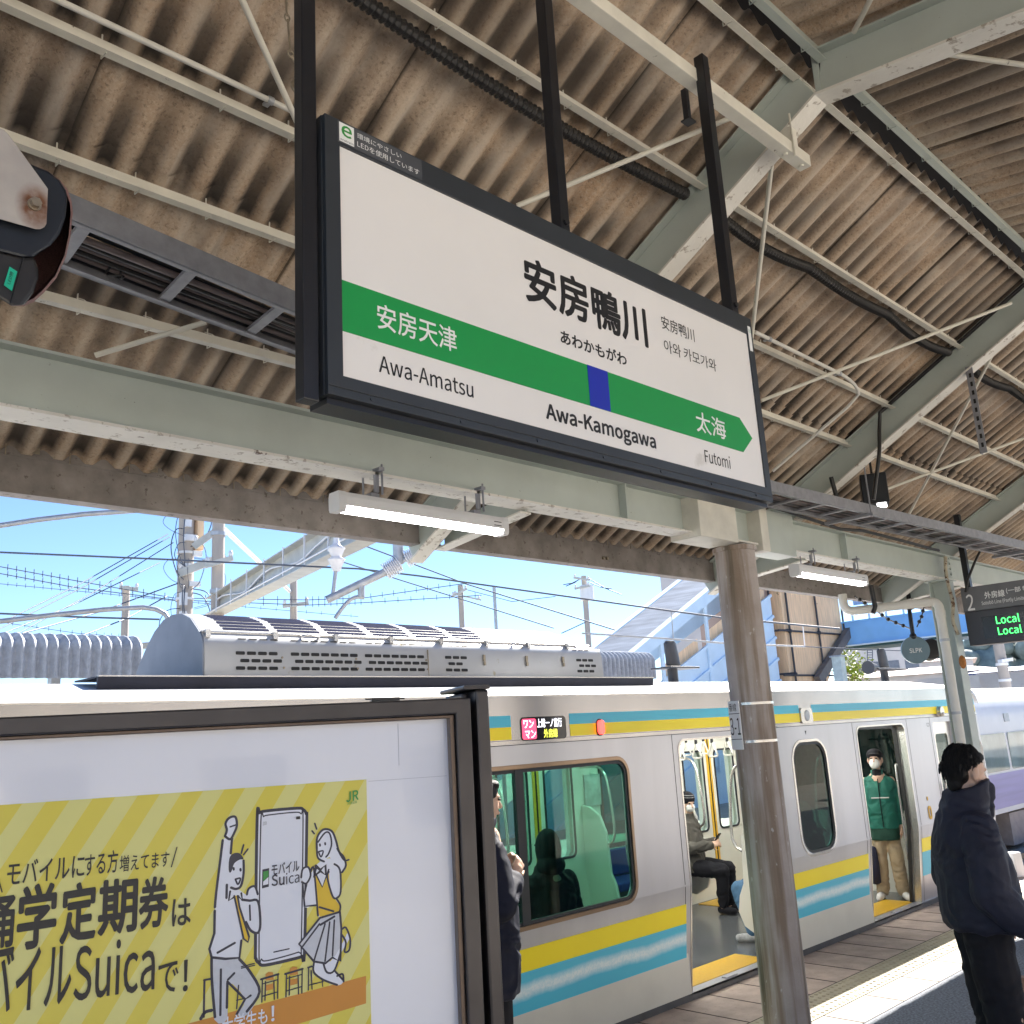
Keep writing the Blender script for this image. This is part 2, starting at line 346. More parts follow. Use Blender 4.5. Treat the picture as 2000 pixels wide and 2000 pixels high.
def mat_slate():
    m_, t, b = newmat('stained corrugated slate')
    tc = N(t, 'ShaderNodeTexCoord'); sp = N(t, 'ShaderNodeSeparateXYZ'); t.links.new(tc.outputs['Object'], sp.inputs[0])
    base = mix(t, ramp(t, noise(t, 1.1, 4), [(.3, 0), (.7, 1)]), (.54, .385, .255), (.52, .42, .325))
    c = mix(t, ramp(t, noise(t, 75, 5, rough=.75), [(.46, 0), (.66, .8)]), base, (.66, .55, .43))
    c = mix(t, ramp(t, noise(t, 62, 5, (1, 1, 1.3), rough=.75), [(.52, 0), (.66, .7)]), c, (.17, .125, .09))
    c = mix(t, ramp(t, noise(t, 5, 4, (2.2, .35, 1)), [(.47, 0), (.68, .75)]), c, (.60, .55, .48))
    c = mix(t, ramp(t, noise(t, 3, 4, (2.4, .5, 1)), [(.5, 0), (.72, .6)]), c, (.20, .165, .14))
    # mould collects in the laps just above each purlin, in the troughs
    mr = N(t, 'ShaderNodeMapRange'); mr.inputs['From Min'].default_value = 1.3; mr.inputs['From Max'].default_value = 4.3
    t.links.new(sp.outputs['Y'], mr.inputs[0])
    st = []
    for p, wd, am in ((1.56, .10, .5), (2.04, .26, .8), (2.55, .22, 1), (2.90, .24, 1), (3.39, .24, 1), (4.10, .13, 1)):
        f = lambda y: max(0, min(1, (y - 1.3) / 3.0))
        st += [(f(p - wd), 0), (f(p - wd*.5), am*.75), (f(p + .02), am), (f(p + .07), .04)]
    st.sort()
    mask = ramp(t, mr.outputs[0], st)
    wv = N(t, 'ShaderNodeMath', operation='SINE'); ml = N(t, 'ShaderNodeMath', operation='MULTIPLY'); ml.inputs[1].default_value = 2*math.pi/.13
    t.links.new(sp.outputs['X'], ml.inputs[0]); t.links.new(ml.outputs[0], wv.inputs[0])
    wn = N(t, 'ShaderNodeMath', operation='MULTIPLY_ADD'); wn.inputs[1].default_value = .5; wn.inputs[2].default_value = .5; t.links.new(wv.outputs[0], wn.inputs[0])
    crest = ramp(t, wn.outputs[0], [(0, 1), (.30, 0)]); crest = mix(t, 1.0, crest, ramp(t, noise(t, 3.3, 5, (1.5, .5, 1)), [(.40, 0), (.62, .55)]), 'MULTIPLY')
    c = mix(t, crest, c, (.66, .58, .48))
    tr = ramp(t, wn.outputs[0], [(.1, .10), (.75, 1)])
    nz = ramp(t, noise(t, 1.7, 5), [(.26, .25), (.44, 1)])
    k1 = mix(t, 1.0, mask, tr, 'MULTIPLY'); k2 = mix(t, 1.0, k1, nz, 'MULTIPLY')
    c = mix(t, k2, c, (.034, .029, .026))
    bro = mix(t, 1.0, ramp(t, noise(t, .9, 5, (1, 1.4, 1)), [(.49, 0), (.62, .8)]), ramp(t, wn.outputs[0], [(.05, .35), (.8, 1)]), 'MULTIPLY')
    c = mix(t, bro, c, (.085, .070, .060))
    sx = N(t, 'ShaderNodeMath', operation='MULTIPLY_ADD'); sx.inputs[1].default_value = 1/.91; sx.inputs[2].default_value = 3.6/.91; t.links.new(sp.outputs['X'], sx.inputs[0])
    fx = N(t, 'ShaderNodeMath', operation='FLOOR'); t.links.new(sx.outputs[0], fx.inputs[0]); sy = N(t, 'ShaderNodeMath', operation='GREATER_THAN'); sy.inputs[1].default_value = 2.9; t.links.new(sp.outputs['Y'], sy.inputs[0])
    ad = N(t, 'ShaderNodeMath', operation='MULTIPLY_ADD'); ad.inputs[1].default_value = 37.3; t.links.new(sy.outputs[0], ad.inputs[0]); t.links.new(fx.outputs[0], ad.inputs[2])
    wt = N(t, 'ShaderNodeTexWhiteNoise', noise_dimensions='1D'); t.links.new(ad.outputs[0], wt.inputs['W'])
    c = mix(t, 1.0, c, ramp(t, wt.outputs['Value'], [(0, (.74, .73, .74)), (1, (1.0, .97, .93))]), 'MULTIPLY')
    fr = N(t, 'ShaderNodeMath', operation='FRACT'); t.links.new(sx.outputs[0], fr.inputs[0])
    c = mix(t, ramp(t, fr.outputs[0], [(.0, .85), (.012, .0)]), c, (.03, .026, .022))
    t.links.new(c, b.inputs['Base Color']); b.inputs['Roughness'].default_value = .9
    bump(t, b, noise(t, 90, 5), .35); return m_
M['slate'] = mat_slate()
def mat_pillar():
    m_, t, b = newmat('streaked concrete pillar')
    c = mix(t, ramp(t, noise(t, 5, 5), [(.3, 0), (.7, 1)]), (.37, .32, .285), (.47, .425, .40))
    c = mix(t, ramp(t, noise(t, 9, 4, (1.6, 1.6, .10)), [(.45, 0), (.62, .8)]), c, (.22, .155, .10))
    c = mix(t, ramp(t, noise(t, 3.2, 4, (2.2, 2.2, .12)), [(.56, 0), (.66, .85)]), c, (.085, .075, .05))
    c = mix(t, ramp(t, noise(t, 24, 5, (1, 1, .5)), [(.64, 0), (.70, .8)]), c, (.55, .53, .5))
    t.links.new(c, b.inputs['Base Color']); b.inputs['Roughness'].default_value = .75
    bump(t, b, noise(t, 50, 5), .3); return m_
M['pillar'] = mat_pillar()
def mat_wave_blue():
    # the printed splash pattern: small pale dots that thicken towards the middle of the blue band
    m_, t, b = newmat('blue stripe with dotted splash print')
    tc = N(t, 'ShaderNodeTexCoord'); sp = N(t, 'ShaderNodeSeparateXYZ'); t.links.new(tc.outputs['Object'], sp.inputs[0])
    a = N(t, 'ShaderNodeMath', operation='ADD'); a.inputs[1].default_value = WAVE_Z; t.links.new(sp.outputs['Z'], a.inputs[0])
    nn = N(t, 'ShaderNodeMath', operation='MULTIPLY_ADD'); nn.inputs[1].default_value = .10; nn.inputs[2].default_value = -.05; t.links.new(noise(t, 1.6, 5, (1, .1, .1)), nn.inputs[0])
    s2 = N(t, 'ShaderNodeMath', operation='ADD'); t.links.new(a.outputs[0], s2.inputs[0]); t.links.new(nn.outputs[0], s2.inputs[1])
    ab = N(t, 'ShaderNodeMath', operation='ABSOLUTE'); t.links.new(s2.outputs[0], ab.inputs[0])
    band = ramp(t, ab.outputs[0], [(.012, 1), (.055, 0)])
    dt = ramp(t, noise(t, 70, 2, (1, .1, 1)), [(.40, .0), (.60, 1)]); bd2 = mix(t, .20, band, mix(t, 1.0, band, dt, 'MULTIPLY'))
    c = mix(t, bd2, (.08, .55, .76), (.80, .92, .96))
    t.links.new(c, b.inputs['Base Color']); b.inputs['Roughness'].default_value = .4; return m_
WAVE_Z = -0.46
M['wave_blue'] = mat_wave_blue()
def mat_poster():
    m_, t, b = newmat('yellow striped poster print')
    tc = N(t, 'ShaderNodeTexCoord'); sp = N(t, 'ShaderNodeSeparateXYZ'); t.links.new(tc.outputs['UV'], sp.inputs[0])
    a = N(t, 'ShaderNodeMath', operation='MULTIPLY_ADD'); a.inputs[1].default_value = -.62; t.links.new(sp.outputs['Y'], a.inputs[0]); t.links.new(sp.outputs['X'], a.inputs[2])
    d = N(t, 'ShaderNodeMath', operation='DIVIDE'); d.inputs[1].default_value = .094; t.links.new(a.outputs[0], d.inputs[0])
    f = N(t, 'ShaderNodeMath', operation='FRACT'); t.links.new(d.outputs[0], f.inputs[0])
    g = N(t, 'ShaderNodeMath', operation='GREATER_THAN'); g.inputs[1].default_value = .5; t.links.new(f.outputs[0], g.inputs[0])
    c = mix(t, g.outputs[0], (.62, .53, .035), (.62, .60, .19))
    t.links.new(c, b.inputs['Base Color']); b.inputs['Roughness'].default_value = .4; b.inputs['Coat Weight'].default_value = .4; b.inputs['Coat Roughness'].default_value = .15
    return m_
M['poster'] = mat_poster()
M['poster_orange'] = nm('poster orange band', (.55, .23, .03), .4, 0, .1, 2)
M['poster_white'] = nm('poster white print', (.70, .73, .82), .4, 0, .02, 2)
M['poster_navy'] = nm('poster navy print', (.018, .020, .045), .4, 0, .05, 2)
M['poster_gold'] = nm('poster gold print', (.68, .46, .02), .4, 0, .03, 2)
M['poster_dots'] = nm('poster grey print', (.52, .55, .62), .4, 0, .05, 90)
M['logo_green'] = nm('logo green print', (.03, .28, .05), .4, 0, .05, 2)

# ---------------------------------------------------------------- lettering
try: FONT = bpy.data.fonts.load(bpy.utils.resource_path('LOCAL') + '/datafiles/fonts/Noto Sans CJK Regular.woff2')     # comes with Blender
except Exception: FONT = None
def text(parent, name, body, mt, x0, x1, z0, z1, fn, off=0.0, shear=0.0, font_res=3, sub=None):
    """letters fitted to the box x0..x1, z0..z1 of a local plane; fn(u, v, w) places them"""
    cu = bpy.data.curves.new('letters', 'FONT'); cu.font = FONT or cu.font; cu.body = body; cu.size = 1; cu.resolution_u = font_res; cu.shear = shear
    to = bpy.data.objects.new('letters', cu); S.collection.objects.link(to)
    dg = bpy.context.evaluated_depsgraph_get(); me = bpy.data.meshes.new_from_object(to.evaluated_get(dg))
    bpy.data.objects.remove(to); bpy.data.curves.remove(cu)
    vs = [v.co for v in me.vertices]
    if not vs: return None
    a0, a1 = min(v.x for v in vs), max(v.x for v in vs); b0, b1 = min(v.y for v in vs), max(v.y for v in vs)
    mb = MB(); o = fn(0, 0, 0); nrm = (fn(1, 0, 0)-o).cross(fn(0, 1, 0)-o).normalized(); fcs = [tuple(p.vertices) for p in me.polygons]
    sx, sz = (x1-x0)/(a1-a0), (z1-z0)/max(1e-6, b1-b0); e = max(0, off)*(b1-b0)
    sx, sz = (x1-x0)/(a1-a0+2*e), (z1-z0)/max(1e-6, b1-b0+2*e)
    offs = [(0, 0)] + ([(e*math.cos(i*math.pi/4), e*math.sin(i*math.pi/4)) for i in range(8)] if e else [])
    for k, (du, dv) in enumerate(offs):       # a bolder stroke is the same letter stacked a few hundredths of a millimetre apart
        mb.add([fn(x0 + (v.x-a0+e+du)*sx, z0 + (v.y-b0+e+dv)*sz, 0) + nrm*(k*.00002) for v in vs], fcs)
    bpy.data.meshes.remove(me)
    return mb.build(name, mt, parent, recalc=False)
# ================================================================ SETTING
G0 = -3.05                                             # ground and track level below the eye
def struct(name, mb, mt, **kw): o = mb.build(name, mt, **kw); o['kind'] = 'structure'; return o
struct('ground', MB().box(-700, 900, -700, 900, G0-.6, G0), M['earth'])
struct('track_bed', MB().box(-60, 120, 4.45, 11.0, G0+.004, G0+.10), M['ballast'])
struct('near_track_bed', MB().box(-60, 120, -6.3, -2.15, G0+.004, G0+.10), M['ballast'])
struct('bounce_yard', MB().box(-60, 120, -30, -6.3, G0+.004, G0+.12), M['bounce_pale'])  # unseen pale ground, added to bounce sunlight up under the canopy
sb = thing('bounce_building', 'long unseen reflector building added across the near tracks to bounce sunlight', 'building', (10, -14, G0))  # unseen block added to reflect sunlight onto canopy, sign and train side
mb = MB(); mb.prism([(-25, G0), (45, G0), (45, 3.2), (-25, 3.2)], lambda u, v, w: Vector((u, -14+w, v)), -8, 0, holes=[[(x, -1.6), (x+1.8, -1.6), (x+1.8, -.1), (x, -.1)] for x in range(-22, 42, 4)]); mb.build('wall', nm('cream bounce wall', (.80, .74, .64), .7), sb)
MB().box(-25.6, 45.6, -22.6, -13.4, 3.21, 3.5).build('roof', M['roof_grey'], sb)
P0z = -1.92
mb = MB(); mb.box(-30, 60, -2.1, 4.44, G0+.012, P0z); struct('platform', mb, M['asphalt'])
mb = MB(); mb.box(-30, 60, 3.86, 4.474, P0z-.16, P0z+.006)
struct('platform_edge_paving', mb, M['edge_tile'])
mb = MB()
for i in range(120):
    x = 1.0 + i*.40 + random.uniform(-.01, .01); mb.box(x, x+.009, 3.865, 4.47, P0z+.003, P0z+.0085)
mb.box(-30, 60, 3.853, 3.862, P0z+.001, P0z+.0085)
struct('paving_joints', mb, M['joint'])
struct('tactile_paving', MB().box(-30, 60, 3.55, 3.853, P0z-.05, P0z+.008), M['tactile'])
mb = MB()
for i in range(28*5):
    for j in range(5):
        x = 4.6 + (i+.5)*.06; y = 3.55 + (j+.5)*.06; z = P0z+.008
        mb.add([(x+.016*math.cos(a*math.pi/3), y+.016*math.sin(a*math.pi/3), z) for a in range(6)] + [(x+.010*math.cos(a*math.pi/3), y+.010*math.sin(a*math.pi/3), z+.006) for a in range(6)],
               [(a, (a+1) % 6, 6+(a+1) % 6, 6+a) for a in range(6)] + [(6,7,8,9,10,11)])
struct('tactile_dots', mb, M['tactile'])
struct('pale_strip', MB().box(-30, 60, 3.27, 3.546, P0z-.05, P0z+.004), M['kerb_pale'])
mb = MB()
for i in range(60): x = 2 + i*.6; mb.box(x, x+.008, 3.27, 3.55, P0z+.001, P0z+.0062)
struct('strip_joints', mb, M['joint'])
mb = MB()
for yy in (4.95, 6.05, 7.25, 8.32, -4.1, -5.2): mb.box(-60, 120, yy-.03, yy+.03, G0+.09, G0+.22)
struct('rails', mb, M['bolt'])

# ================================================================ CANOPY
XF = [-2.6, .40, 3.40, 6.40, 9.40, 12.40, 15.40]        # frames
def zb(y): return 2.49 - .54*(y - 1.454) if y >= 1.454 else 2.49 - .148*(1.454 - y)    # rafter underside
def zr(y): return 3.40 + .13 - .54*y                    # slate underside, track side
def zi(y): return 2.735 - .148*(1.40 - y)               # slate underside, inner side
canopy = thing('platform_canopy', 'corrugated slate platform canopy on pale green steel frames above the whole platform', 'canopy', (0, 0, -1.92))
PITCH = .13
def slate(mb, x0, x1, y0, y1, zf, dz, sheet=7):
    n = int(round((x1-x0)/(PITCH*sheet)))
    for k in range(n):
        xa = x0 + k*PITCH*sheet; xb = xa + PITCH*(sheet+.55); seg = 8*(sheet+1)
        jx, jz = random.uniform(-.018, .018), random.uniform(-.004, .006)
        ph = 0
        def fn(u, v):
            x = xa + (xb-xa)*u; y = y0 + jx + (y1-y0)*v
            return (x, y, zf(y) + dz + jz + .0205*math.sin(2*math.pi*x/PITCH) + .010*u)
        mb.grid(fn, seg, 3)
mb = MB(); slate(mb, -3.6, 16.2, 1.535, 2.99, zr, .016); slate(mb, -3.6, 16.2, 2.86, 4.26, zr, .0)
mb.build('track_side_roof', M['slate'], canopy, recalc=False)
mb = MB(); slate(mb, -3.6, 16.2, -2.2, 1.455, zi, .01)
mb.build('inner_roof', M['slate'], canopy, recalc=False)
mb = MB(); mb.sheet([(-3.6, 1.2, 2.83), (16.2, 1.2, 2.83), (16.2, 1.44, 2.93), (-3.6, 1.44, 2.93)]); mb.sheet([(-3.6, 1.44, 2.93), (16.2, 1.44, 2.93), (16.2, 1.72, 2.80), (-3.6, 1.72, 2.80)])
mb.build('ridge_cap', M['black'], canopy)
# purlins: angle sections with hook bolts round the laps
def purlin(y, h, mt, zf, wob=.0):
    mb = MB(); z1 = zf(y) - .018
    for i in range(len(XF)-1):
        a, b = XF[i]+.012, XF[i+1]-.012
        mb.box(a, b, y-.004, y+.004, z1-h, z1); mb.box(a, b, y-.030, y-.0045, z1-h, z1-h+.006); mb.box(a, b, y+.0045, y+.025, z1-.006, z1)
        k = a + .12
        while k < b:
            mb.tube([(k, y+.012, z1+.03), (k, y+.012, z1-h-.006), (k, y-.03, z1-h-.010)], .0028, 5)
            mb.tube([(k-.06, y+.016, z1-.01), (k-.02, y+.03, z1+.022), (k+.03, y+.03, z1+.02), (k+.07, y+.016, z1-.012)], .002, 4)
            k += PITCH*random.choice((2, 3, 3))
    return mb.build('purlin', mt, canopy, recalc=True)
for y in (1.55, 2.05, 2.56, 2.91, 3.40): purlin(y, .050, M['cream_steel'], zr)
for y in (1.43, .45, -.5): purlin(y, .080, M['green_steel'], zi)
# rafters: bent I sections
for i, X in enumerate(XF):
    mb = MB(); pl = [(4.20, zb(4.20)), (1.454, 2.49), (-2.2, zb(-2.2))]
    for (ya, za), (yb, zb_) in zip(pl[:-1], pl[1:]):
        d = Vector((0, yb-ya, zb_-za)).normalized(); n = Vector((0, d.z, -d.y)); n = -n if n.z < 0 else n
        a, b = Vector((X, ya, za)), Vector((X, yb, zb_)); nv = Vector((0, n.y, n.z))
        ex = d*.02
        mb.obox((a+b)/2 + nv*.10, (b-a)/2, (.006,0,0), nv*.0945)
        mb.obox((a+b)/2 + nv*.20, (b-a)/2, (.05,0,0), nv*.005)
    mb.obox(Vector((X, 1.454, 2.60)), (.009,0,0), (0,.012,0), (0,0,.10))
    mb.build('rafter', M['green_steel'], canopy, bevel=.002)
    mb = MB()
    for (ya, za), (yb, zb_) in zip(pl[:-1], pl[1:]):
        mb.bar((X, ya, za), (X, yb, zb_), .10, .011)
    mb.build('rafter_flange', M['flange_white'], canopy)
# girder along the pillars
GY, GT, GB = 3.40, 1.425, 1.18
mb = MB(); mb.box(-4, 17, GY-.006, GY+.006, GB+.012, GT-.012); mb.box(-4, 17, GY-.06, GY+.06, GT-.012, GT)
mb.build('girder', M['green_steel'], canopy)
mb = MB(); mb.box(-4, 17, GY-.075, GY+.075, GB, GB+.012); mb.build('girder_flange', M['flange_white'], canopy)
MB().box(4.93, 5.36, GY-.135, GY+.10, GB-.03, GT+.02).build('bracket_casing', M['cream_steel'], canopy, bevel=.006)
MB().box(5.70, 5.80, GY-.11, GY+.08, GB-.045, GT+.03).build('bracket_casing', M['cream_steel'], canopy, bevel=.006)
mb = MB(); mb.box(5.802, 6.20, GY-.085, GY+.08, GB-.04, GT+.02); mb.build('bracket_casing', M['green_steel'], canopy, bevel=.006)
for x in (4.30, 7.05): MB().box(x, x+.012, GY-.06, GY-.008, GB+.012, GT-.012).build('stiffener', M['green_steel'], canopy)
# cantilever brackets from girder out to the eave
for X in XF:
    mb = MB(); mb.bar((X+.16, GY+.05, 1.235), (X+.16, 4.12, 1.16), .012, .13); mb.build('eave_bracket', M['green_steel'], canopy)
    mb = MB(); mb.bar((X+.16, GY+.05, 1.165), (X+.16, 4.17, 1.088), .085, .010); mb.build('bracket_flange', M['flange_white'], canopy)
# eave beam (channel with a gutter lip)
EY = 4.16
for x0, x1 in ((-4, 3.555), (3.595, 17)):
    mb = MB(); mb.box(x0, x1, EY-.006, EY+.006, 1.115, 1.265); mb.box(x0, x1, EY-.012, EY+.10, 1.265, 1.275); mb.box(x0, x1, EY-.012, EY+.07, 1.103, 1.115); mb.box(x0, x1, EY+.0, EY+.008, 1.275, 1.312)
    mb.mat(1); x = -3.5
    while x < 15:
        if x0 < x < x1-.15:
            mb.tube([(x, EY-.016, 1.335), (x, EY-.018, 1.262)], .003, 5)
            if int(x/.26) % 2 == 0: mb.box(x+.09, x+.135, EY-.018, EY-.0125, 1.285, 1.315)
        x += .26
    for bx in (3.43, 3.47, 3.63, 3.67, 5.03, 5.07):
        if x0 < bx < x1: mb.tube([(bx, EY-.018, 1.17), (bx, EY-.0065, 1.17)], .012, 8)
    mb.build('eave_beam', [M['eave_steel'], M['bolt']], canopy)

# round brace rods, placed in the roof plane
def rod(p, q, r=.011, a=3.36, inner=False):
    f = (lambda P: roofpt(P[0], P[1], 2.735-.148*1.40-.07, -.148)) if inner else (lambda P: roofpt(P[0], P[1], a))
    A, B = f(p), f(q); MB().tube([A, B], r, 8).build('brace_rod', M['cream_steel'], canopy)
rod((1010, 402), (1440, 225)); rod((1508, 312), (1468, 660)); rod((1488, 782), (1975, 592)); rod((1775, 1005), (1945, 680)); rod((1724, 958), (2080, 826)); rod((455, -40), (606, 296)); rod((186, 694), (402, 629))
rod((1702, -5), (1668, 62), inner=True); rod((1838, 104), (2010, 128), inner=True)
# square beam the station sign hangs from
mb = MB(); zz = 2.262; mb.box(.2, 3.47, 1.565, 1.618, zz, zz+.054); mb.mat(1).box(3.471, 3.476, 1.572, 1.611, zz+.008, zz+.046); mb.mat(0)
for bx in (3.36,): mb.box(bx-.025, bx+.025, 1.57, 1.61, zz+.0545, 2.40); mb.tube([(bx-.04, 1.56, zz-.02), (bx-.04, 1.56, zz+.18)], .005, 6)
mb.tube([(3.30, 1.59, zz-.010), (3.30, 1.59, zz+.01)], .011, 8); mb.tube([(3.43, 1.59, zz-.010), (3.43, 1.59, zz+.01)], .012, 8)
mb.build('hanging_beam', [M['cream_steel'], M['bolt']], canopy, bevel=.004)
# slotted hanger under the second rafter
hp = onX(1901, 715, 6.38); hq = onX(1928, 885, 6.38)
mb = MB(); mb.box(6.355, 6.36, hq.y-.01, hq.y+.035, hq.z, hp.z); mb.box(6.36, 6.40, hq.y+.03, hq.y+.035, hq.z, hp.z)
mb.mat(1)
for i in range(9): z = hq.z + .04 + i*(hp.z-hq.z-.06)/9; mb.box(6.353, 6.3549, hq.y+.003, hq.y+.018, z, z+.03)
mb.build('slotted_hanger', [M['rack_steel'], M['black']], canopy)
# pillars carrying the girder
def concrete_pillar(x, label):
    t = thing('concrete_pillar', label, 'pillar', (x, GY, P0z))
    mb = MB(); n = 24; mb.tube([(x, GY, P0z), (x, GY, -.6), (x, GY, GB-.06)], [.142, .137, .132], 32); mb.tube([(x, GY, GB-.06), (x, GY, GB-.03)], .145, 32)
    mb.build('shaft', M['pillar'], t)
    for z in (.118, -.118): MB().tube([(x, GY, z-.008), (x, GY, z+.008)], .1395, 32).build('steel_band', M['stainless_trim'], t)
    return t
pil = concrete_pillar(5.51, 'thick streaked concrete pillar with two metal bands under the station sign')
# location plate strapped to the pillar
pl = thing('location_plate', 'narrow white number plate strapped to the left of the concrete pillar', 'sign', (5.37, 3.44, -.16))
ca = Vector((-.94, .34, 0)).normalized(); pu = Vector((-.34, -.94, 0)).normalized()
pc = Vector((5.51, GY, 0)) + ca*.146
def plf(u, v, w): return pc + pu*u + ca*w + Vector((0, 0, v))
MB().prism([(-.055, -.165), (.055, -.165), (.055, .14), (-.055, .14)], plf, -.004, .003).build('plate', M['white_paint'], pl)
mb = MB(); mb.prism([(-.055, .058), (.055, .058), (.055, .062), (-.055, .062)], plf, .0031, .0036); mb.prism([(-.055, -.102), (.055, -.102), (.055, -.098), (-.055, -.098)], plf, .0031, .0036); mb.build('dividing_line', M['ink'], pl)
text(pl, 'plate_lettering', '番線', M['ink'], -.045, .03, .075, .125, lambda u, v, w: plf(u, v, .0042))
text(pl, 'plate_lettering', '3-1', M['ink'], -.05, .05, -.075, .035, lambda u, v, w: plf(u, v, .0042))
# light green steel column with rusty pipe and downpipe
col = thing('steel_column', 'pale green steel column with a rusty conduit beside the white drain pipe', 'pillar', (8.98, GY, P0z))
mb = MB(); mb.box(8.90, 9.06, GY-.085, GY-.075, P0z, GB-.001); mb.box(8.90, 9.06, GY+.075, GY+.085, P0z, GB-.001); mb.box(8.974, 8.986, GY-.074, GY+.074, P0z, GB-.001)
mb.box(8.86, 9.10, GY-.10, GY+.10, GB-.012, GB-.0015)
mb.build('shaft', M['green_steel'], col)
mb = MB(); z = GB; pts = []
for i in range(14): z = GB + .2 - i*.055; pts.append((8.90 - .012*math.sin(i*1.3), GY-.10 - .012*math.cos(i*.9), z))
mb.tube(pts, .016, 8); mb.build('rusty_conduit', nm('flaking conduit', (.45,.40,.30), .8, 0, .3, 12, spots=((.12,.06,.03), 20, .55), bmp=.3), col)
mb = MB(); mb.ell((8.9, GY-.11, .42), (.03, .03, .06)); mb.build('rust_lump', nm('orange rust', (.45,.18,.05), .9, 0, .3, 30, bmp=.5), col)
mb = MB(); mb.box(8.955, 9.05, GY-.09, GY-.0855, GB+.02, GT-.02)
for i in range(4): mb.tube([(9.02, GY-.10, GB+.05+i*.05), (9.02, GY-.09, GB+.05+i*.05)], .012, 8)
mb.build('bolted_plate', M['green_steel'], col)
dp = thing('drain_pipe', 'fat white drain pipe bending from the eave down the steel column', 'pipe', (8.80, GY-.06, P0z))
def arc3(a, b, c, n=7):
    a, b, c = Vector(a), Vector(b), Vector(c); return [a.lerp(b, t).lerp(b.lerp(c, t), t) for t in [i/n for i in range(n+1)]]
A0 = onY(*R(6, 945, 1380), 4.10); A1 = onY(*R(6, 965, 1505), 4.10); B1 = onY(*R(6, 1470, 1445), 3.36)
A1v = Vector((A1.x, 4.10, A1.z)); up_ = Vector((A1.x, 4.10, 1.12)); dn = Vector((B1.x, 3.36, P0z)); tp = Vector((B1.x, 3.36, B1.z))
dirp = (tp - A1v).normalized()
mb = MB(); pts = [up_] + arc3(A1v + Vector((0,0,.09)), A1v, A1v + dirp*.09) + arc3(tp - dirp*.07, tp, tp - Vector((0,0,.08))) + [dn]
mb.tube(pts, .040, 16)
mb.build('pipe', M['white_pvc'], dp)
for z in (-.02, .62): MB().tube([(tp.x, tp.y, z-.012), (tp.x, tp.y, z+.012)], .044, 16).build('clamp', M['galv'], dp)
mb = MB(); mb.tube([tp - Vector((0,0,.09)), tp - Vector((0,0,.15))], .045, 16); mb.build('socket', M['white_pvc'], dp)
# ---------------------------------------------------------------- strip lamps under the girder
def strip_lamp(x0, y, z, L, label):
    t = thing('strip_lamp', label, 'lamp', (x0, y, z), 'lit strip lamps under the girder')
    pr = [(-.040, .0), (-.042, .040), (-.036, .062), (.036, .062), (.042, .040), (.040, .0)]
    mb = MB(); mb.prism(pr, lambda u, v, w: Vector((x0+w, y+u, z+v)), 0, L); mb.build('housing', M['lamp_white'], t, bevel=.004)
    pr2 = [(-.037, -.001), (.037, -.001), (.032, -.016), (.014, -.024), (-.014, -.024), (-.032, -.016)]
    mb = MB(); mb.prism(pr2, lambda u, v, w: Vector((x0+w, y+u, z+v)), .04, L-.03); mb.build('diffuser', M['lamp_lit'], t)
    for e0, e1 in ((-.003, .036), (L-.035, L+.003)):
        MB().prism([(-.036, -.026), (.036, -.026), (.043, -.012), (.044, .042), (.038, .064), (-.038, .064), (-.044, .042), (-.043, -.012)], lambda u, v, w: Vector((x0+w, y+u, z+v)), e0, e1).build('end_cap', M['lamp_white'], t, bevel=.005)
    for bx in (x0+.20, x0+L-.20):
        mb = MB(); mb.box(bx-.022, bx+.022, y-.03, y+.04, z+.063, z+.080); mb.box(bx-.010, bx+.010, y-.045, y-.030, z+.081, GB+.03); mb.box(bx-.014, bx+.014, y-.082, y-.030, GB+.0125, GB+.028); mb.tube([(bx+.02, y-.055, z+.07), (bx+.02, y-.055, GB+.05)], .005, 6); mb.tube([(bx-.02, y+.035, z+.08), (bx-.02, y+.035, GB)], .005, 6)
        mb.build('clamp', M['rack_steel'], t)
    mb = MB(); mb.box(x0+L-.10, x0+L-.050, y-.0432, y-.0425, z+.030, z+.034); mb.box(x0+L-.10, x0+L-.050, y-.0432, y-.0425, z+.012, z+.016); mb.build('rating_mark', M['ink'], t)
    return t
strip_lamp(2.285, 3.37, 1.018, 1.02, 'lit white strip lamp under the girder left of the concrete pillar')
strip_lamp(6.23, 3.37, 1.035, 1.09, 'lit white strip lamp under the girder between pillar and steel column')
strip_lamp(10.4, 3.37, 1.03, 1.06, 'lit white strip lamp under the far girder beyond the departure board')
strip_lamp(-1.9, 3.37, 1.02, 1.03, 'lit white strip lamp under the near end of the girder')

# ---------------------------------------------------------------- cable rack
rk = thing('cable_rack', 'long grey ladder rack full of black cables hung below the rafters', 'cable rack', (0.8, 2.4, 1.4))
ctl = [(-1.6, 2.02), (.81, 2.39), (1.61, 2.52), (3.4, 2.80), (5.3, 2.92), (7.3, 2.84), (9.3, 2.75), (12.5, 2.68)]
def rkY(x):
    for (xa, ya), (xb, yb) in zip(ctl[:-1], ctl[1:]):
        if xa <= x <= xb: return ya + (yb-ya)*(x-xa)/(xb-xa)
    return ctl[-1][1] if x > 0 else ctl[0][1]
RZ = 1.40; RW = .27
for off, nme in ((0, 'side_rail'), (RW, 'side_rail')):
    mb = MB()
    for (xa, ya), (xb, yb) in zip(ctl[:-1], ctl[1:]):
        mb.bar((xa, ya+off, RZ+.035), (xb, yb+off, RZ+.035), .008, .070); s_ = 1 if off == 0 else -1
        mb.bar((xa, ya+off+.012*s_, RZ+.003), (xb, yb+off+.012*s_, RZ+.003), .024, .006); mb.bar((xa, ya+off+.012*s_, RZ+.073), (xb, yb+off+.012*s_, RZ+.073), .024, .006)
    mb.build(nme, M['rack_steel'], rk)
x = -1.5
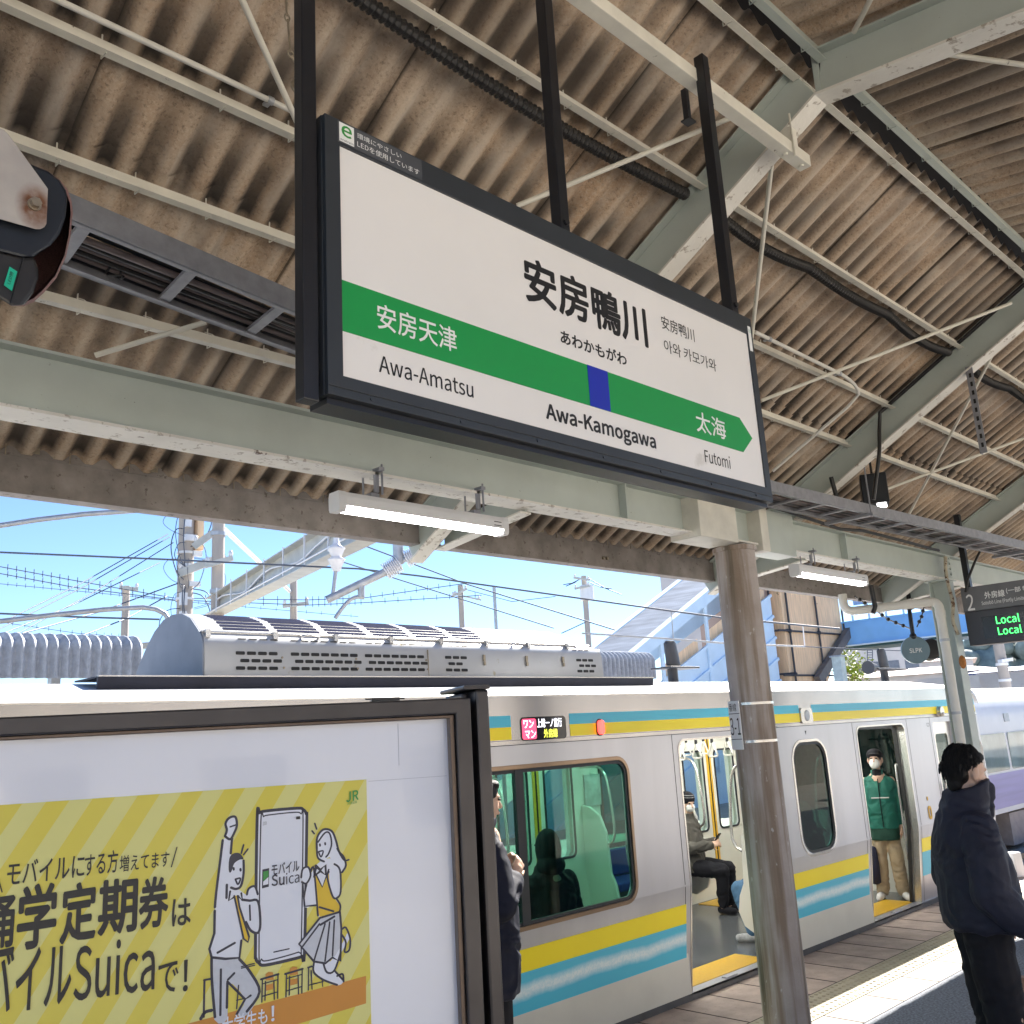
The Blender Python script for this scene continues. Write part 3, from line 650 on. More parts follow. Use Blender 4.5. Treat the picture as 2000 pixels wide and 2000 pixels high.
while x < 12.3:
    y = rkY(x); mb = MB(); mb.bar((x, y+.004, RZ+.012), (x+.02, y+RW-.004, RZ+.012), .036, .012); mb.build('rung', M['rack_steel'], rk)
    x += .30 if x > 3.2 else .335
for j in range(9):
    mb = MB(); pts = []; ph = random.uniform(0, 6); yo = .115 + j*.0168; zo = RZ + .034 + random.uniform(0, .014); r = random.choice((.007, .009, .011))
    x = -1.6
    while x <= 12.4:
        pts.append((x, rkY(x) + yo + .006*math.sin(x*1.7+ph), zo + .006*math.sin(x*2.6+ph))); x += .2
    mb.tube(pts, r, 6); mb.build('cable', M['grey_cable'] if j % 3 == 1 else M['black_rubber'], rk)
for x in (1.02, 4.4, 8.4):
    y = rkY(x); mb = MB(); mb.tube([(x+.02*math.cos(a), y+.2+.035*math.cos(a*2), RZ+.02+.03*math.sin(a)) for a in [i*.5 for i in range(13)]], .004, 5); mb.build('cable_tie', M['black'], rk)
for X in (-2.6, .4, 3.4, 6.4, 9.4, 12.4):
    if X < -1.5: continue
    y = rkY(X); mb = MB(); mb.bar((X+.06, y-.05, RZ-.012), (X+.06, y+RW+.05, RZ-.012), .04, .020); mb.tube([(X+.06, y-.03, RZ-.03), (X+.06, y-.03, zb(y-.03)+.03)], .006, 6); mb.tube([(X+.06, y+RW+.03, RZ-.03), (X+.06, y+RW+.03, zb(y+RW)+.05)], .006, 6)
    mb.build('hanger', M['rack_steel'], rk)
# ---------------------------------------------------------------- ribbed black conduit along the purlin
def ribbed(x0, x1, label):
    mb = MB(); pts = []; rr = []; n = int((x1-x0)/.0125)
    for i in range(n+1):
        x = x0 + (x1-x0)*i/n; t = (x-x0)/(x1-x0)
        pts.append((x, 2.085 + .012*math.sin(t*9), zr(2.05) - .100 - .035*math.sin(math.pi*((t*3) % 1)))); rr.append(.021 if i % 2 else .029)
    mb.tube(pts, rr, 12, smooth=False); o = mb.build('ribbed_conduit', M['black_rubber']); return tag(o, label, 'conduit', 'ribbed conduits along the purlin')
ribbed(-2.4, 3.32, 'fat black ribbed conduit along the purlin behind the sign posts')
ribbed(3.48, 6.30, 'fat black ribbed conduit sagging under the purlin right of the station sign')
ribbed(6.5, 9.3, 'black ribbed conduit along the purlin beyond the slotted hanger')
# white conduits
def conduit(pts, r, label, mt='white_pvc', nme='conduit_pipe', cat='conduit', grp=None, clips=()):
    t = thing(nme, label, cat, pts[0], grp)
    MB().tube(pts, r, 10).build('pipe', M[mt], t)
    for c in clips: mb = MB(); c = Vector(c); mb.tube([c + Vector((-.010,0,0)), c + Vector((.010,0,0))], r+.004, 10); mb.box(c.x-.010, c.x+.010, c.y-.006, c.y+.034, c.z-.004, c.z+.004); mb.build('clip', M['galv'], t)
    return t
zz = zr(2.52) - .050
conduit([(-2.5, 2.47, zz), (1.72, 2.47, zz), (3.3, 2.47, zz)], .010, 'straight white conduit along the purlin at the upper left', clips=[(1.44, 2.47, zz)])
q = [roofpt(*R(6, *p), 3.37) for p in ((480, -5), (950, 225), (1040, 280), (1040, 330), (980, 400), (578, 745))]
conduit([q[0], q[1]] + arc3(q[1], q[2], q[3], 4)[1:] + arc3(q[3], q[3].lerp(q[4], .5), q[4], 3)[1:] + [q[5]], .011, 'bent white conduit under the roof right of the station sign', clips=[q[0].lerp(q[1], .15), q[0].lerp(q[1], .97)])
# black cables on the second rafter
def cable(pts, r, label, mt='black_rubber', grp='loose black cables under the canopy'):
    o = MB().tube(pts, r, 7).build('hanging_cable', M[mt]); return tag(o, label, 'cable', grp)
X2 = 6.33
cable([(X2, y, zb(y)+.20+.0) for y in (1.52, 1.7, 2.0, 2.4, 2.62)] + [(X2-.01, 2.64, zb(2.64)+.08), (X2-.02, 2.65, zb(2.65)-.02), (X2-.03, 2.66, 1.75), (X2-.04, 2.74, RZ+.05)], .014, 'thick black cable along the second rafter dropping to the rack')
cable([(6.2, 2.98, zb(2.98)-.01), (6.22, 2.97, 1.52), (6.24, 2.96, RZ+.06)], .016, 'short black cable bundle dropping from the second rafter into the rack')
cable([(9.12, 3.05, 1.42), (9.05, 3.1, 1.30), (8.99, 3.16, 1.15), (8.97, 3.19, 1.04)], .012, 'thin black cable curving down to the departure board')
cable([(5.9, 3.30, 1.47), (6.4, 3.29, 1.44), (6.9, 3.30, 1.42), (7.3, 3.31, 1.455), (8.1, 3.32, 1.452), (8.85, 3.32, 1.44)], .013, 'black cable lying along the girder top behind the rack')
cable([(8.4, 3.8, 1.16), (8.42, 3.8, .96), (8.40, 3.82, .90)], .022, 'short fat black cable beside the grey post under the eave')
# small black lamp box hanging behind the rack
bx = thing('box_lamp', 'small black box lamp hanging behind the cable rack', 'lamp', (6.9, 3.0, 1.55))
mb = MB(); mb.obox((6.92, 3.0, 1.66), Vector((.10, .05, 0)), Vector((-.04, .085, 0)), (0, 0, .115)); mb.build('housing', M['black_steel'], bx, bevel=.008)
mb = MB(); mb.obox((6.93, 2.96, 1.541), Vector((.05, .02, 0)), Vector((-.012, .03, 0)), (0, 0, .006)); mb.build('lamp_lens', emis('small white lamp', (1,1,1), 5), bx)
mb = MB(); mb.tube([(6.92, 3.0, 1.77), (6.92, 3.0, zr(3.0)-.02)], .01, 6); mb.build('stem', M['black_steel'], bx)
# eye hook on a chain, upper left
hk = thing('chain_hook', 'rusty eye hook on a thin chain left of the sign post', 'hook', onY(575, 180, 1.9))
def hp_(x, y): return onY(*R(1, x, y), 1.9)
mb = MB(); mb.tube([hp_(1540, -60), hp_(1545, 60), hp_(1548, 85)], .003, 6); mb.tube([hp_(1552, 105), hp_(1565, 280)], .003, 6); mb.build('chain', M['bolt'], hk)
mb = MB(); c = hp_(1548, 95); mb.tube([c + Vector((.008*math.cos(a), 0, .011*math.sin(a))) for a in [i*math.pi/5 for i in range(10)]], .0025, 6, closed=True)
c = hp_(1568, 292); mb.tube([c + Vector((.009*math.cos(a), 0, .010*math.sin(a))) for a in [i*math.pi/5 for i in range(10)]], .0025, 6, closed=True); mb.build('link', M['bolt'], hk)
c = hp_(1612, 480); mb = MB(); mb.tube([hp_(1570, 300), hp_(1595, 340), hp_(1600, 390), hp_(1585, 425)], .004, 7); mb.tube([c + Vector((.020*math.cos(a), .008*math.sin(a), .024*math.sin(a))) for a in [i*math.pi/8 for i in range(16)]], .006, 8, closed=True); mb.build('eye_bolt', M['bolt'], hk)
# ================================================================ STATION NAME SIGN
SY = 1.52
sg = thing('station_sign', 'long white station name sign with a green band hanging from black posts', 'sign', (1.8776, SY, .692))
sx0, sx1, sz0, sz1 = 1.019, 2.7288, .692, 1.3385
wx0, wx1, wz0, wz1 = 1.057, 2.6984, .7385, 1.2768
fr = [(sx0, sz0), (sx1, sz0), (sx1, sz1), (sx0, sz1)]; ho = [(wx0, wz0), (wx1, wz0), (wx1, wz1), (wx0, wz1)]
F = lambda u, v, w: Vector((u, SY+w, v))
mb = MB(); mb.prism(fr, F, 0, .070, holes=[ho]); mb.box(sx0+.0036, sx1-.0036, SY+.0695, SY+.0715, sz0+.0036, sz1-.0036)
mb.box(sx0+.0027, sx1-.0027, SY-.0036, SY+.0268, sz0+.0179, sz0+.0197); mb.box(sx0-.0027, sx0, SY+.0107, SY+.066, sz0, sz1)
for x in [sx0+.1073 + i*.2504 for i in range(7)]: mb.tube([(x, SY-.0027, sz0+.0107), (x, SY, sz0+.0107)], .0045, 6)
mb.build('frame', M['sign_frame'], sg, bevel=.0027)
MB().box(sx0+.0089, sx1-.0089, SY+.0179, SY+.080, sz0-.0143, sz0-.0009).build('lower_cover', M['black_steel'], sg)
MB().box(wx0-.0045, wx1+.0045, SY+.0054, SY+.0692, wz0-.0045, wz1+.0045).build('face_panel', M['sign_white'], sg)
bz0, bz1 = .8405, .9567
tipx, shx = 2.6537, 2.5885
mb = MB(); mb.prism([(wx0+.0004, bz0), (shx, bz0), (tipx, (bz0+bz1)/2), (shx, bz1), (wx0+.0004, bz1)], F, .004, .0054); mb.build('green_band', M['sign_green'], sg)
MB().box(1.8437, 1.9277, SY+.0027, SY+.0038, bz0, bz1).build('blue_square', M['sign_blue'], sg)
f2 = lambda u, v, w: Vector((u, SY+.0034, v)); f3 = lambda u, v, w: Vector((u, SY+.0048, v))
text(sg, 'station_name_lettering', '安房鴨川', M['ink'], 1.621, 2.1325, 1.0774, 1.2088, f3, .028)
text(sg, 'kana_lettering', 'あわかもがわ', M['ink'], 1.7453, 2.0207, .9943, 1.0336, f3, .026)
text(sg, 'chinese_lettering', '安房鸭川', M['ink'], 2.2085, 2.3784, 1.1624, 1.2071, f3, .006)
text(sg, 'korean_lettering', '아와 카모가와', M['ink'], 2.2103, 2.4856, 1.089, 1.1302, f3, .002)
text(sg, 'previous_station_lettering', '安房天津', M['letter_white'], 1.1489, 1.3769, .8709, .9317, f2, .010)
text(sg, 'romaji_lettering', 'Awa-Amatsu', M['ink'], 1.1516, 1.4234, .7707, .8101, f3, .009)
text(sg, 'romaji_lettering', 'Awa-Kamogawa', M['ink'], 1.6684, 2.1226, .7564, .8119, f3, .030)
text(sg, 'next_station_lettering', '太海', M['letter_white'], 2.3354, 2.4964, .8628, .9299, f2, .010)
text(sg, 'romaji_lettering', 'Futomi', M['ink'], 2.3649, 2.5035, .7707, .8119, f3, .006)
MB().box(1.0515, 1.2875, SY-.0011, SY-.0002, 1.2822, 1.3345).build('eco_sticker', nm('dark sticker film', (.07,.075,.085), .4), sg)
MB().box(1.0551, 1.094, SY-.0018, SY-.0013, 1.2857, 1.3327).build('eco_sticker_panel', M['letter_white'], sg)
f4 = lambda u, v, w: Vector((u, SY-.0021, v)); f5 = lambda u, v, w: Vector((u, SY-.0018, v))
text(sg, 'eco_lettering', 'e', M['logo_green'], 1.0604, 1.0881, 1.3, 1.3287, f4, .03)
text(sg, 'eco_lettering', 'ecotrain', M['ink'], 1.0577, 1.0917, 1.288, 1.2938, f4)
text(sg, 'eco_lettering', '環境にやさしい', M['letter_white'], 1.1024, 1.2267, 1.3126, 1.3264, f5)
text(sg, 'eco_lettering', 'LEDを使用しています', M['letter_white'], 1.1024, 1.2786, 1.2907, 1.3059, f5)
MB().box(2.7002, 2.7163, SY-.0018, SY-.0004, 1.216, 1.3054).build('rating_sticker', M['letter_white'], sg)
text(sg, 'rating_lettering', 'LED', M['sign_green'], 2.702, 2.7145, 1.2831, 1.2938, f4)
# hanger posts: two on the top edge, one down the left end
mb = MB(); mb.box(.971, 1.0077, SY+.0134, SY+.0465, .6751, 2.3247); mb.box(1.0077, 1.0256, SY+.0268, SY+.0447, .7153, .7511); mb.box(1.0077, 1.0256, SY+.0268, SY+.0447, 1.2696, 1.3054); mb.build('post', M['black_steel'], sg, bevel=.0027)
mb = MB(); mb.box(1.7918, 1.8294, SY+.0134, SY+.0492, 1.3389, 2.3158); mb.tube([(1.8115, SY+.0063, 1.3725), (1.8115, SY+.0143, 1.3725)], .0098, 8); mb.build('post', M['black_steel'], sg, bevel=.0027)
mb = MB(); mb.box(2.6412, 2.6806, SY+.0134, SY+.0519, 1.3389, 2.3605); mb.tube([(2.6627, SY+.0063, 1.3769), (2.6627, SY+.0143, 1.3769)], .0107, 8)
mb.tube([(2.6806, SY+.0358, 2.3336), (2.702, SY+.0358, 2.3336)], .0107, 8); mb.tube([(2.6806, SY+.0358, 2.1816), (2.702, SY+.0358, 2.1816)], .0107, 8); mb.build('post', M['black_steel'], sg, bevel=.0027)
q1, q2 = onY(1343, 168, SY), onY(1360, 236, SY); mb = MB(); mb.box(q1.x, q1.x+.018, SY+.01, SY+.03, q2.z, q1.z); mb.box(q1.x-.012, q1.x+.030, SY+.0, SY+.035, q2.z-.006, q2.z-.0005); mb.build('spare_bracket', M['black_steel'], sg)

# ================================================================ LOUDSPEAKER, upper left
sp = thing('platform_loudspeaker', 'dark round loudspeaker with brown mesh on a rust stained bracket at the left edge', 'loudspeaker', (.42, 1.5, .85))
def spt(x, y, Y=1.5): return onY(x/5.08, 240 + y/5.08, Y)
back = [(-320, 900), (-120, 560), (120, 420), (310, 410), (480, 480), (600, 570), (670, 660), (715, 790), (722, 900), (700, 1130), (655, 1330), (560, 1540), (430, 1690), (330, 1780), (230, 1822), (110, 1815), (0, 1745), (-160, 1640), (-320, 1400)]
def spf(u, v, w): return spt(u, v, 1.5 + w)
mb = MB(); sh = lambda s, ox=0, oy=0: [((u-330)*s+330+ox, (v-1050)*s+1050+oy) for u, v in back]
for a, b, wa, wb in ((.95, 1.0, .0, .03), (1.0, 1.0, .03, .15), (1.0, .90, .15, .19)):
    A, B = sh(a), sh(b); n = len(A)
    mb.add([spf(*p, wa) for p in A] + [spf(*p, wb) for p in B], [(i, (i+1) % n, n+(i+1) % n, n+i) for i in range(n)], True)
mb.add([spf(*p, .19) for p in sh(.90)], [tuple(range(n))])
mb.build('mesh_grille', M['mesh_brown'], sp)
mb = MB(); face = [(-320, 900), (-120, 560), (120, 420), (310, 412), (480, 482), (590, 568), (655, 670), (668, 760), (650, 940), (590, 1110), (500, 1220), (395, 1285), (340, 1330), (200, 1330), (-320, 1200)]
mb.prism(face, spf, -.012, .02); mb.build('casing', nm('dark blue casing', (.010, .014, .022), .45, 0, .15, 12), sp, bevel=.006)
mb = MB(); low = [(-320, 1200), (200, 1332), (340, 1332), (378, 1440), (382, 1540), (330, 1690), (240, 1810), (110, 1812), (0, 1745), (-320, 1560)]
mb.prism(low, spf, -.009, .015); mb.build('casing', nm('dark grey casing', (.022, .021, .021), .4, 0, .2, 20), sp, bevel=.005)
mb = MB()
for a, b in (((300, 405), (600, 560)),): pass
mb.tube([spt(235, 1335, 1.488), spt(100, 1800, 1.490)], .0012, 5); mb.build('seam', M['black'], sp)
def mat_plate():
    m_, t, b = newmat('bracket plate with rust run'); tc = N(t, 'ShaderNodeTexCoord'); mp = N(t, 'ShaderNodeMapping')
    g = N(t, 'ShaderNodeTexGradient', gradient_type='SPHERICAL')
    c0 = spt(335, 860, 1.478) - Vector((.42, 1.5, .85)); mp.inputs['Location'].default_value = (-c0.x/.032, -c0.y/.2, -c0.z/.045); mp.inputs['Scale'].default_value = (1/.032, 1/.2, 1/.045)
    t.links.new(tc.outputs['Object'], mp.inputs[0]); t.links.new(mp.outputs[0], g.inputs[0])
    base = mix(t, ramp(t, noise(t, 14, 5), [(.35, 0), (.7, 1)]), (.36, .335, .32), (.45, .42, .39))
    f = mix(t, 1.0, ramp(t, g.outputs[0], [(.0, 0), (.5, 1)]), ramp(t, noise(t, 60, 4), [(.2, .4), (.6, 1)]), 'MULTIPLY')
    c = mix(t, f, base, (.15, .06, .025)); t.links.new(c, b.inputs['Base Color']); b.inputs['Roughness'].default_value = .5; return m_
mb = MB(); plate = [(-320, -60), (40, 70), (85, 115), (476, 655), (462, 1000), (440, 1035), (400, 1055), (350, 1055), (0, 955), (-320, 860)]
mb.prism(plate, spf, -.030, -.024); mb.build('bracket_plate', mat_plate(), sp, bevel=.001)
mb = MB(); c = spt(337, 815, 1.47); ax = Vector((0, -1, 0))
mb.tube([c + Vector((0, .003, 0)), c + Vector((0, -.004, 0))], .0105, 14); mb.tube([c + Vector((0, -.004, 0)), c + Vector((0, -.013, 0))], .0085, 6, smooth=False); mb.build('bolt', M['bolt'], sp)
mb = MB(); mb.prism([(95, 1425), (172, 1475), (118, 1668), (38, 1610)], spf, -.0115, -.0095); mb.build('sticker', M['sticker_green'], sp)
def stf(u, v, w):
    a, b, c_ = spt(110, 1640, 1.487), spt(45, 1605, 1.487), spt(95, 1430, 1.487); d_ = spt(165, 1478, 1.487)
    return a.lerp(d_, u).lerp(b.lerp(c_, u), v)
text(sp, 'sticker_lettering', 'LED照', M['ink'], .15, .85, .25, .75, stf)
mb = MB(); mb.bar(spt(-320, 400, 1.5), spt(-320, 400, 1.5) + Vector((-.1, 0, 1.4)), .05, .05); mb.build('stem', M['speaker_plate'], sp)

# ================================================================ POSTER BOARD (turned 25 degrees from the track line)
BA = math.radians(-25); BU = Vector((math.cos(BA), math.sin(BA), 0)); BN = Vector((math.sin(BA), -math.cos(BA), 0))   # along, towards the camera
BP = Vector((.584*2.44, .812*2.44, 0))
def bf(u, v, w): return BP + BU*u + BN*w + Vector((0, 0, v))        # w towards the camera
def bpl(px, py):
    r = ray(px, py); n = Vector((-BU.y, BU.x)); t = (n.x*BP.x + n.y*BP.y)/(n.x*r.x + n.y*r.y); q = r*t
    return ((q.x-BP.x)*BU.x + (q.y-BP.y)*BU.y, q.z)
L0, L1, T1, B0 = -1.62, .262, .102, -1.05
pb = thing('poster_board', 'dark framed display case with white panel and thick right post', 'notice board', (BP.x-.6*BU.x, BP.y-.6*BU.y, P0z))
MB().prism([(L0, B0), (L1, B0), (L1, T1), (L0, T1)], bf, -.004, .050, holes=[[(L0+.04, B0+.04), (L1-.040, B0+.04), (L1-.040, T1-.040), (L0+.04, T1-.040)]]).build('frame', M['board_frame'], pb, bevel=.004)
MB().prism([(L0, B0), (L1, B0), (L1, T1-.004), (L0, T1-.004)], bf, -.16, -.0045).build('case', M['board_frame'], pb, bevel=.004)
a_ = .041
MB().prism([(L0+a_, B0+a_), (L1-a_, B0+a_), (L1-a_, T1-a_), (L0+a_, T1-a_)], bf, .004, .034, holes=[[(L0+.055, B0+.055), (L1-.053, B0+.055), (L1-.053, T1-.049), (L0+.055, T1-.049)]]).build('inner_frame', M['board_inner'], pb, bevel=.002)
MB().prism([(L0+.05, B0+.05), (L1-.05, B0+.05), (L1-.05, T1-.045), (L0+.05, T1-.045)], bf, -.0035, .003).build('display_panel', M['panel_blank'], pb)
mb = MB(); mb.prism([(.082, -.055), (.0835, -.055), (.0835, T1-.055), (.082, T1-.055)], bf, .0031, .0036); mb.prism([(.005, -.0885), (.205, -.0885), (.205, -.0872), (.005, -.0872)], bf, .0031, .0036); mb.build('panel_joint', nm('panel joint', (.42,.45,.54), .4), pb)
mb = MB(); mb.prism([(L1+.020, P0z+.001), (L1+.056, P0z+.001), (L1+.056, .122), (L1+.020, .122)], bf, -.20, .030); mb.prism([(L1+.001, P0z+.001), (L1+.0195, P0z+.001), (L1+.0195, .118), (L1+.001, .118)], bf, -.20, -.03); mb.build('post', M['board_frame'], pb, bevel=.007)
mb = MB(); mb.prism([(L1-.012, .1225), (L1+.060, .1225), (L1+.060, .134), (L1-.012, .134)], bf, -.204, .034); mb.build('post_cap', M['board_frame'], pb, bevel=.004)
mb = MB(); mb.prism([(L0-.08, P0z+.001), (L0-.001, P0z+.001), (L0-.001, .122), (L0-.08, .122)], bf, -.22, .058); mb.build('post', M['board_frame'], pb, bevel=.007)
mb = MB(); mb.prism([(.015, T1+.001), (.085, T1+.001), (.085, T1+.010), (.015, T1+.010)], bf, .0, .02); mb.tube([bf(.0, T1+.008, .01), bf(.1, T1+.006, .01)], .002, 5); mb.build('latch', M['black_steel'], pb)
# the advertising poster
po = thing('advertising_poster', 'yellow striped advertising poster with cartoon students jumping beside a big phone', 'poster', (BP.x-.5*BU.x, BP.y-.5*BU.y, -.65))
PL, PR, PB, PT = -1.03, .0, -.80, -.083
me_o = MB().prism([(PL, PB), (PR, PB), (PR, PT), (PL, PT)], bf, .0036, .0050).build('sheet', M['poster'], po)
uv = me_o.data.uv_layers.new(name='UVMap')
inv = ORG[me_o.name]
for lp in me_o.data.loops:
    q_ = me_o.data.vertices[lp.vertex_index].co + inv - Vector((0,0,H)) - BP; uv.data[lp.index].uv = (q_.x*BU.x + q_.y*BU.y, q_.z)
LAY = [.0053]
def px7(x, y): return bpl(*R(7, x, y))
def poly(pts, mt, name='printed_shape', step=True):
    if step: LAY[0] += .00006
    w_ = LAY[0]; l = [px7(*p) for p in pts]
    mb = MB(); tr = tessellate_polygon([[Vector((a, b, 0)) for a, b in l]])
    mb.add([bf(a, b, w_) for a, b in l], tr); return mb.build(name, mt, po, recalc=False)
class Ink:
    def __init__(s): s.mb = MB(); LAY[0] += .00008
    def line(s, pts, wd=11, closed=False):
        q = [Vector(px7(*p)) for p in pts]; hw = wd/2.76*.00068
        if closed: q.append(q[0]); q.append(q[1])
        n = len(q); L = []; Rr = []
        for i in range(n):
            d = (q[min(i+1, n-1)] - q[max(i-1, 0)]); d.normalize(); nn = Vector((-d.y, d.x)) * hw
            L.append(q[i]+nn); Rr.append(q[i]-nn)
        vs = [bf(p.x, p.y, LAY[0]) for p in L + Rr]
        s.mb.add(vs, [(i, i+1, n+i+1, n+i) for i in range(n-1)])
        for c in (q[0], q[-1]): s.mb.add([bf(c.x + hw*math.cos(a*math.pi/4), c.y + hw*math.sin(a*math.pi/4), LAY[0]+.00002) for a in range(8)], [tuple(range(8))])
        return s
    def done(s, name='printed_outline', mt=None): return s.mb.build(name, mt or M['poster_navy'], po, recalc=False)
def sm(pts, closed=False, k=4):       # Catmull-Rom through the points
    n = len(pts); out = []
    for i in range(n if closed else n-1):
        g = lambda j: Vector(pts[j % n]) if closed else Vector(pts[max(0, min(n-1, j))])
        p0, p1, p2, p3 = g(i-1), g(i), g(i+1), g(i+2)
        for t in [j/k for j in range(k)]:
            out.append(tuple(.5*((2*p1) + (p2-p0)*t + (2*p0-5*p1+4*p2-p3)*t*t + (3*p1-p0-3*p2+p3)*t**3)))
    if not closed: out.append(tuple(pts[-1]))
    return out
# orange ribbon along the foot of the poster
poly([(960, 1960), (1000, 1930), (1971, 1670), (1971, 1818), (1400, 1990), (960, 2110)], M['poster_orange'], 'orange_ribbon')
# phone
ph = [(1385, 820), (1400, 795), (1430, 783), (1600, 768), (1632, 775), (1650, 800), (1652, 860), (1640, 1540), (1625, 1562), (1600, 1574), (1430, 1612), (1395, 1600), (1378, 1575), (1376, 1500)]
poly(sm(ph, True), M['poster_white'], 'phone_picture'); Ink().line(sm(ph, True), 14, True).line(sm([(1405, 840), (1420, 815), (1445, 805), (1590, 790), (1622, 800), (1632, 830), (1622, 1520), (1608, 1542), (1440, 1588), (1408, 1578), (1395, 1550)], True), 6, True).line([(1475, 1542), (1557, 1524)], 6).done()
poly([(1413, 1098), (1450, 1090), (1448, 1190), (1411, 1200)], M['poster_navy']); poly([(1418, 1110), (1446, 1103), (1446, 1135), (1418, 1160)], M['logo_green']); poly([(1418, 1163), (1446, 1138), (1445, 1176), (1417, 1183)], M['poster_white'])
# boy
poly(sm([(1200, 940), (1250, 925), (1245, 1020), (1240, 1120), (1262, 1180), (1335, 1240), (1345, 1215), (1385, 1260), (1400, 1300), (1402, 1400), (1385, 1440), (1330, 1420), (1300, 1480), (1290, 1570), (1215, 1575), (1140, 1570), (1128, 1520), (1155, 1440), (1160, 1260), (1175, 1120)], True, 2), M['poster_white'])
poly(sm([(1215, 850), (1235, 820), (1268, 815), (1276, 860), (1262, 900), (1245, 930), (1215, 915), (1222, 885)], True, 3), M['poster_white'])
poly(sm([(1237, 1090), (1245, 1040), (1290, 1030), (1310, 1060), (1312, 1120), (1300, 1180), (1275, 1200), (1245, 1185)], True, 3), M['poster_white'])
poly(sm([(1232, 1100), (1235, 1040), (1255, 1012), (1290, 1010), (1312, 1040), (1290, 1045), (1262, 1065), (1250, 1100), (1240, 1115)], True, 3), M['poster_navy'])
poly([(1262, 1240), (1280, 1236), (1290, 1300), (1342, 1460), (1336, 1488), (1312, 1470), (1275, 1330)], M['poster_gold'])
poly(sm([(1140, 1570), (1215, 1578), (1290, 1575), (1340, 1640), (1398, 1750), (1390, 1790), (1330, 1880), (1280, 1880), (1320, 1795), (1225, 1705), (1225, 1900), (1155, 1905), (1140, 1700)], True, 3), M['poster_dots'])
poly(sm([(1330, 1230), (1340, 1200), (1372, 1190), (1385, 1230), (1385, 1265), (1350, 1270)], True, 3), M['poster_white'])
Ink().line(sm([(1200, 940), (1180, 1100), (1165, 1220), (1158, 1300)]), 11).line([(1157, 1320), (1155, 1440), (1128, 1525), (1140, 1570)], 11).line([(1250, 930), (1243, 1010)], 11).line(sm([(1212, 918), (1222, 885), (1215, 850), (1235, 820), (1268, 815), (1276, 860), (1262, 900), (1240, 935), (1212, 918)]), 11).line([(1240, 868), (1270, 858)], 7).line([(1222, 1180), (1220, 1250)], 11)\
    .line(sm([(1312, 1050), (1312, 1120), (1298, 1185), (1272, 1202), (1245, 1195)]), 11).line([(1258, 1090), (1259, 1098)], 10).line([(1295, 1095), (1296, 1103)], 10).line(sm([(1268, 1150), (1295, 1145), (1282, 1178), (1268, 1150)]), 8).line([(1240, 1215), (1232, 1265), (1262, 1245)], 9).line([(1300, 1225), (1305, 1262), (1282, 1240)], 9)\
    .line([(1262, 1240), (1312, 1470), (1336, 1488), (1342, 1460), (1290, 1300), (1280, 1240)], 9).line(sm([(1330, 1232), (1340, 1200), (1372, 1188), (1388, 1230)]), 10).line(sm([(1305, 1260), (1345, 1265), (1390, 1270), (1402, 1390), (1388, 1438), (1350, 1425), (1325, 1380)]), 11).line([(1345, 1290), (1348, 1370)], 8)\
    .line([(1140, 1570), (1215, 1578), (1290, 1572), (1300, 1480)], 11).line([(1172, 1545), (1265, 1492)], 10).line(sm([(1140, 1575), (1142, 1700), (1158, 1890)]), 12).line([(1190, 1635), (1187, 1880)], 10).line([(1225, 1705), (1222, 1840)], 11).line(sm([(1290, 1580), (1345, 1645), (1398, 1755), (1330, 1860)]), 12).line([(1225, 1700), (1320, 1795), (1350, 1775)], 10).line([(1228, 1690), (1262, 1655)], 10).line([(1320, 1795), (1275, 1875)], 10)\
    .line([(1300, 1010), (1312, 965)], 8).line([(1312, 1018), (1335, 988)], 8).line([(1102, 1695), (1098, 1890)], 9).line([(1100, 1692), (1140, 1685)], 9).line(sm([(1082, 1900), (1105, 1865), (1140, 1855)]), 14).done()
# girl
poly(sm([(1655, 1180), (1690, 1090), (1735, 1050), (1790, 1040), (1830, 1090), (1832, 1220), (1810, 1250), (1830, 1300), (1825, 1330), (1720, 1360), (1700, 1290), (1640, 1300)], True, 3), M['poster_white'])
poly([(1690, 1110), (1735, 1190), (1770, 1100), (1775, 1210), (1800, 1250), (1828, 1290), (1828, 1325), (1720, 1352), (1708, 1290)], M['poster_gold'])
poly(sm([(1705, 985), (1708, 920), (1740, 885), (1775, 885), (1800, 915), (1815, 990), (1850, 1030), (1862, 1085), (1845, 1110), (1800, 1090), (1775, 1030), (1740, 1058), (1712, 1040)], True, 3), M['poster_white'])
poly([(1720, 1360), (1830, 1325), (1838, 1420), (1832, 1590), (1790, 1570), (1750, 1600), (1690, 1590), (1612, 1500)], M['poster_dots'])
poly(sm([(1690, 1600), (1780, 1590), (1850, 1480), (1870, 1440), (1880, 1470), (1840, 1540), (1800, 1640), (1850, 1690), (1820, 1720), (1740, 1690), (1690, 1650)], True, 3), M['poster_white'])
poly(sm([(1622, 1140), (1630, 1095), (1660, 1085), (1672, 1130), (1660, 1170), (1635, 1168)], True, 3), M['poster_white'])
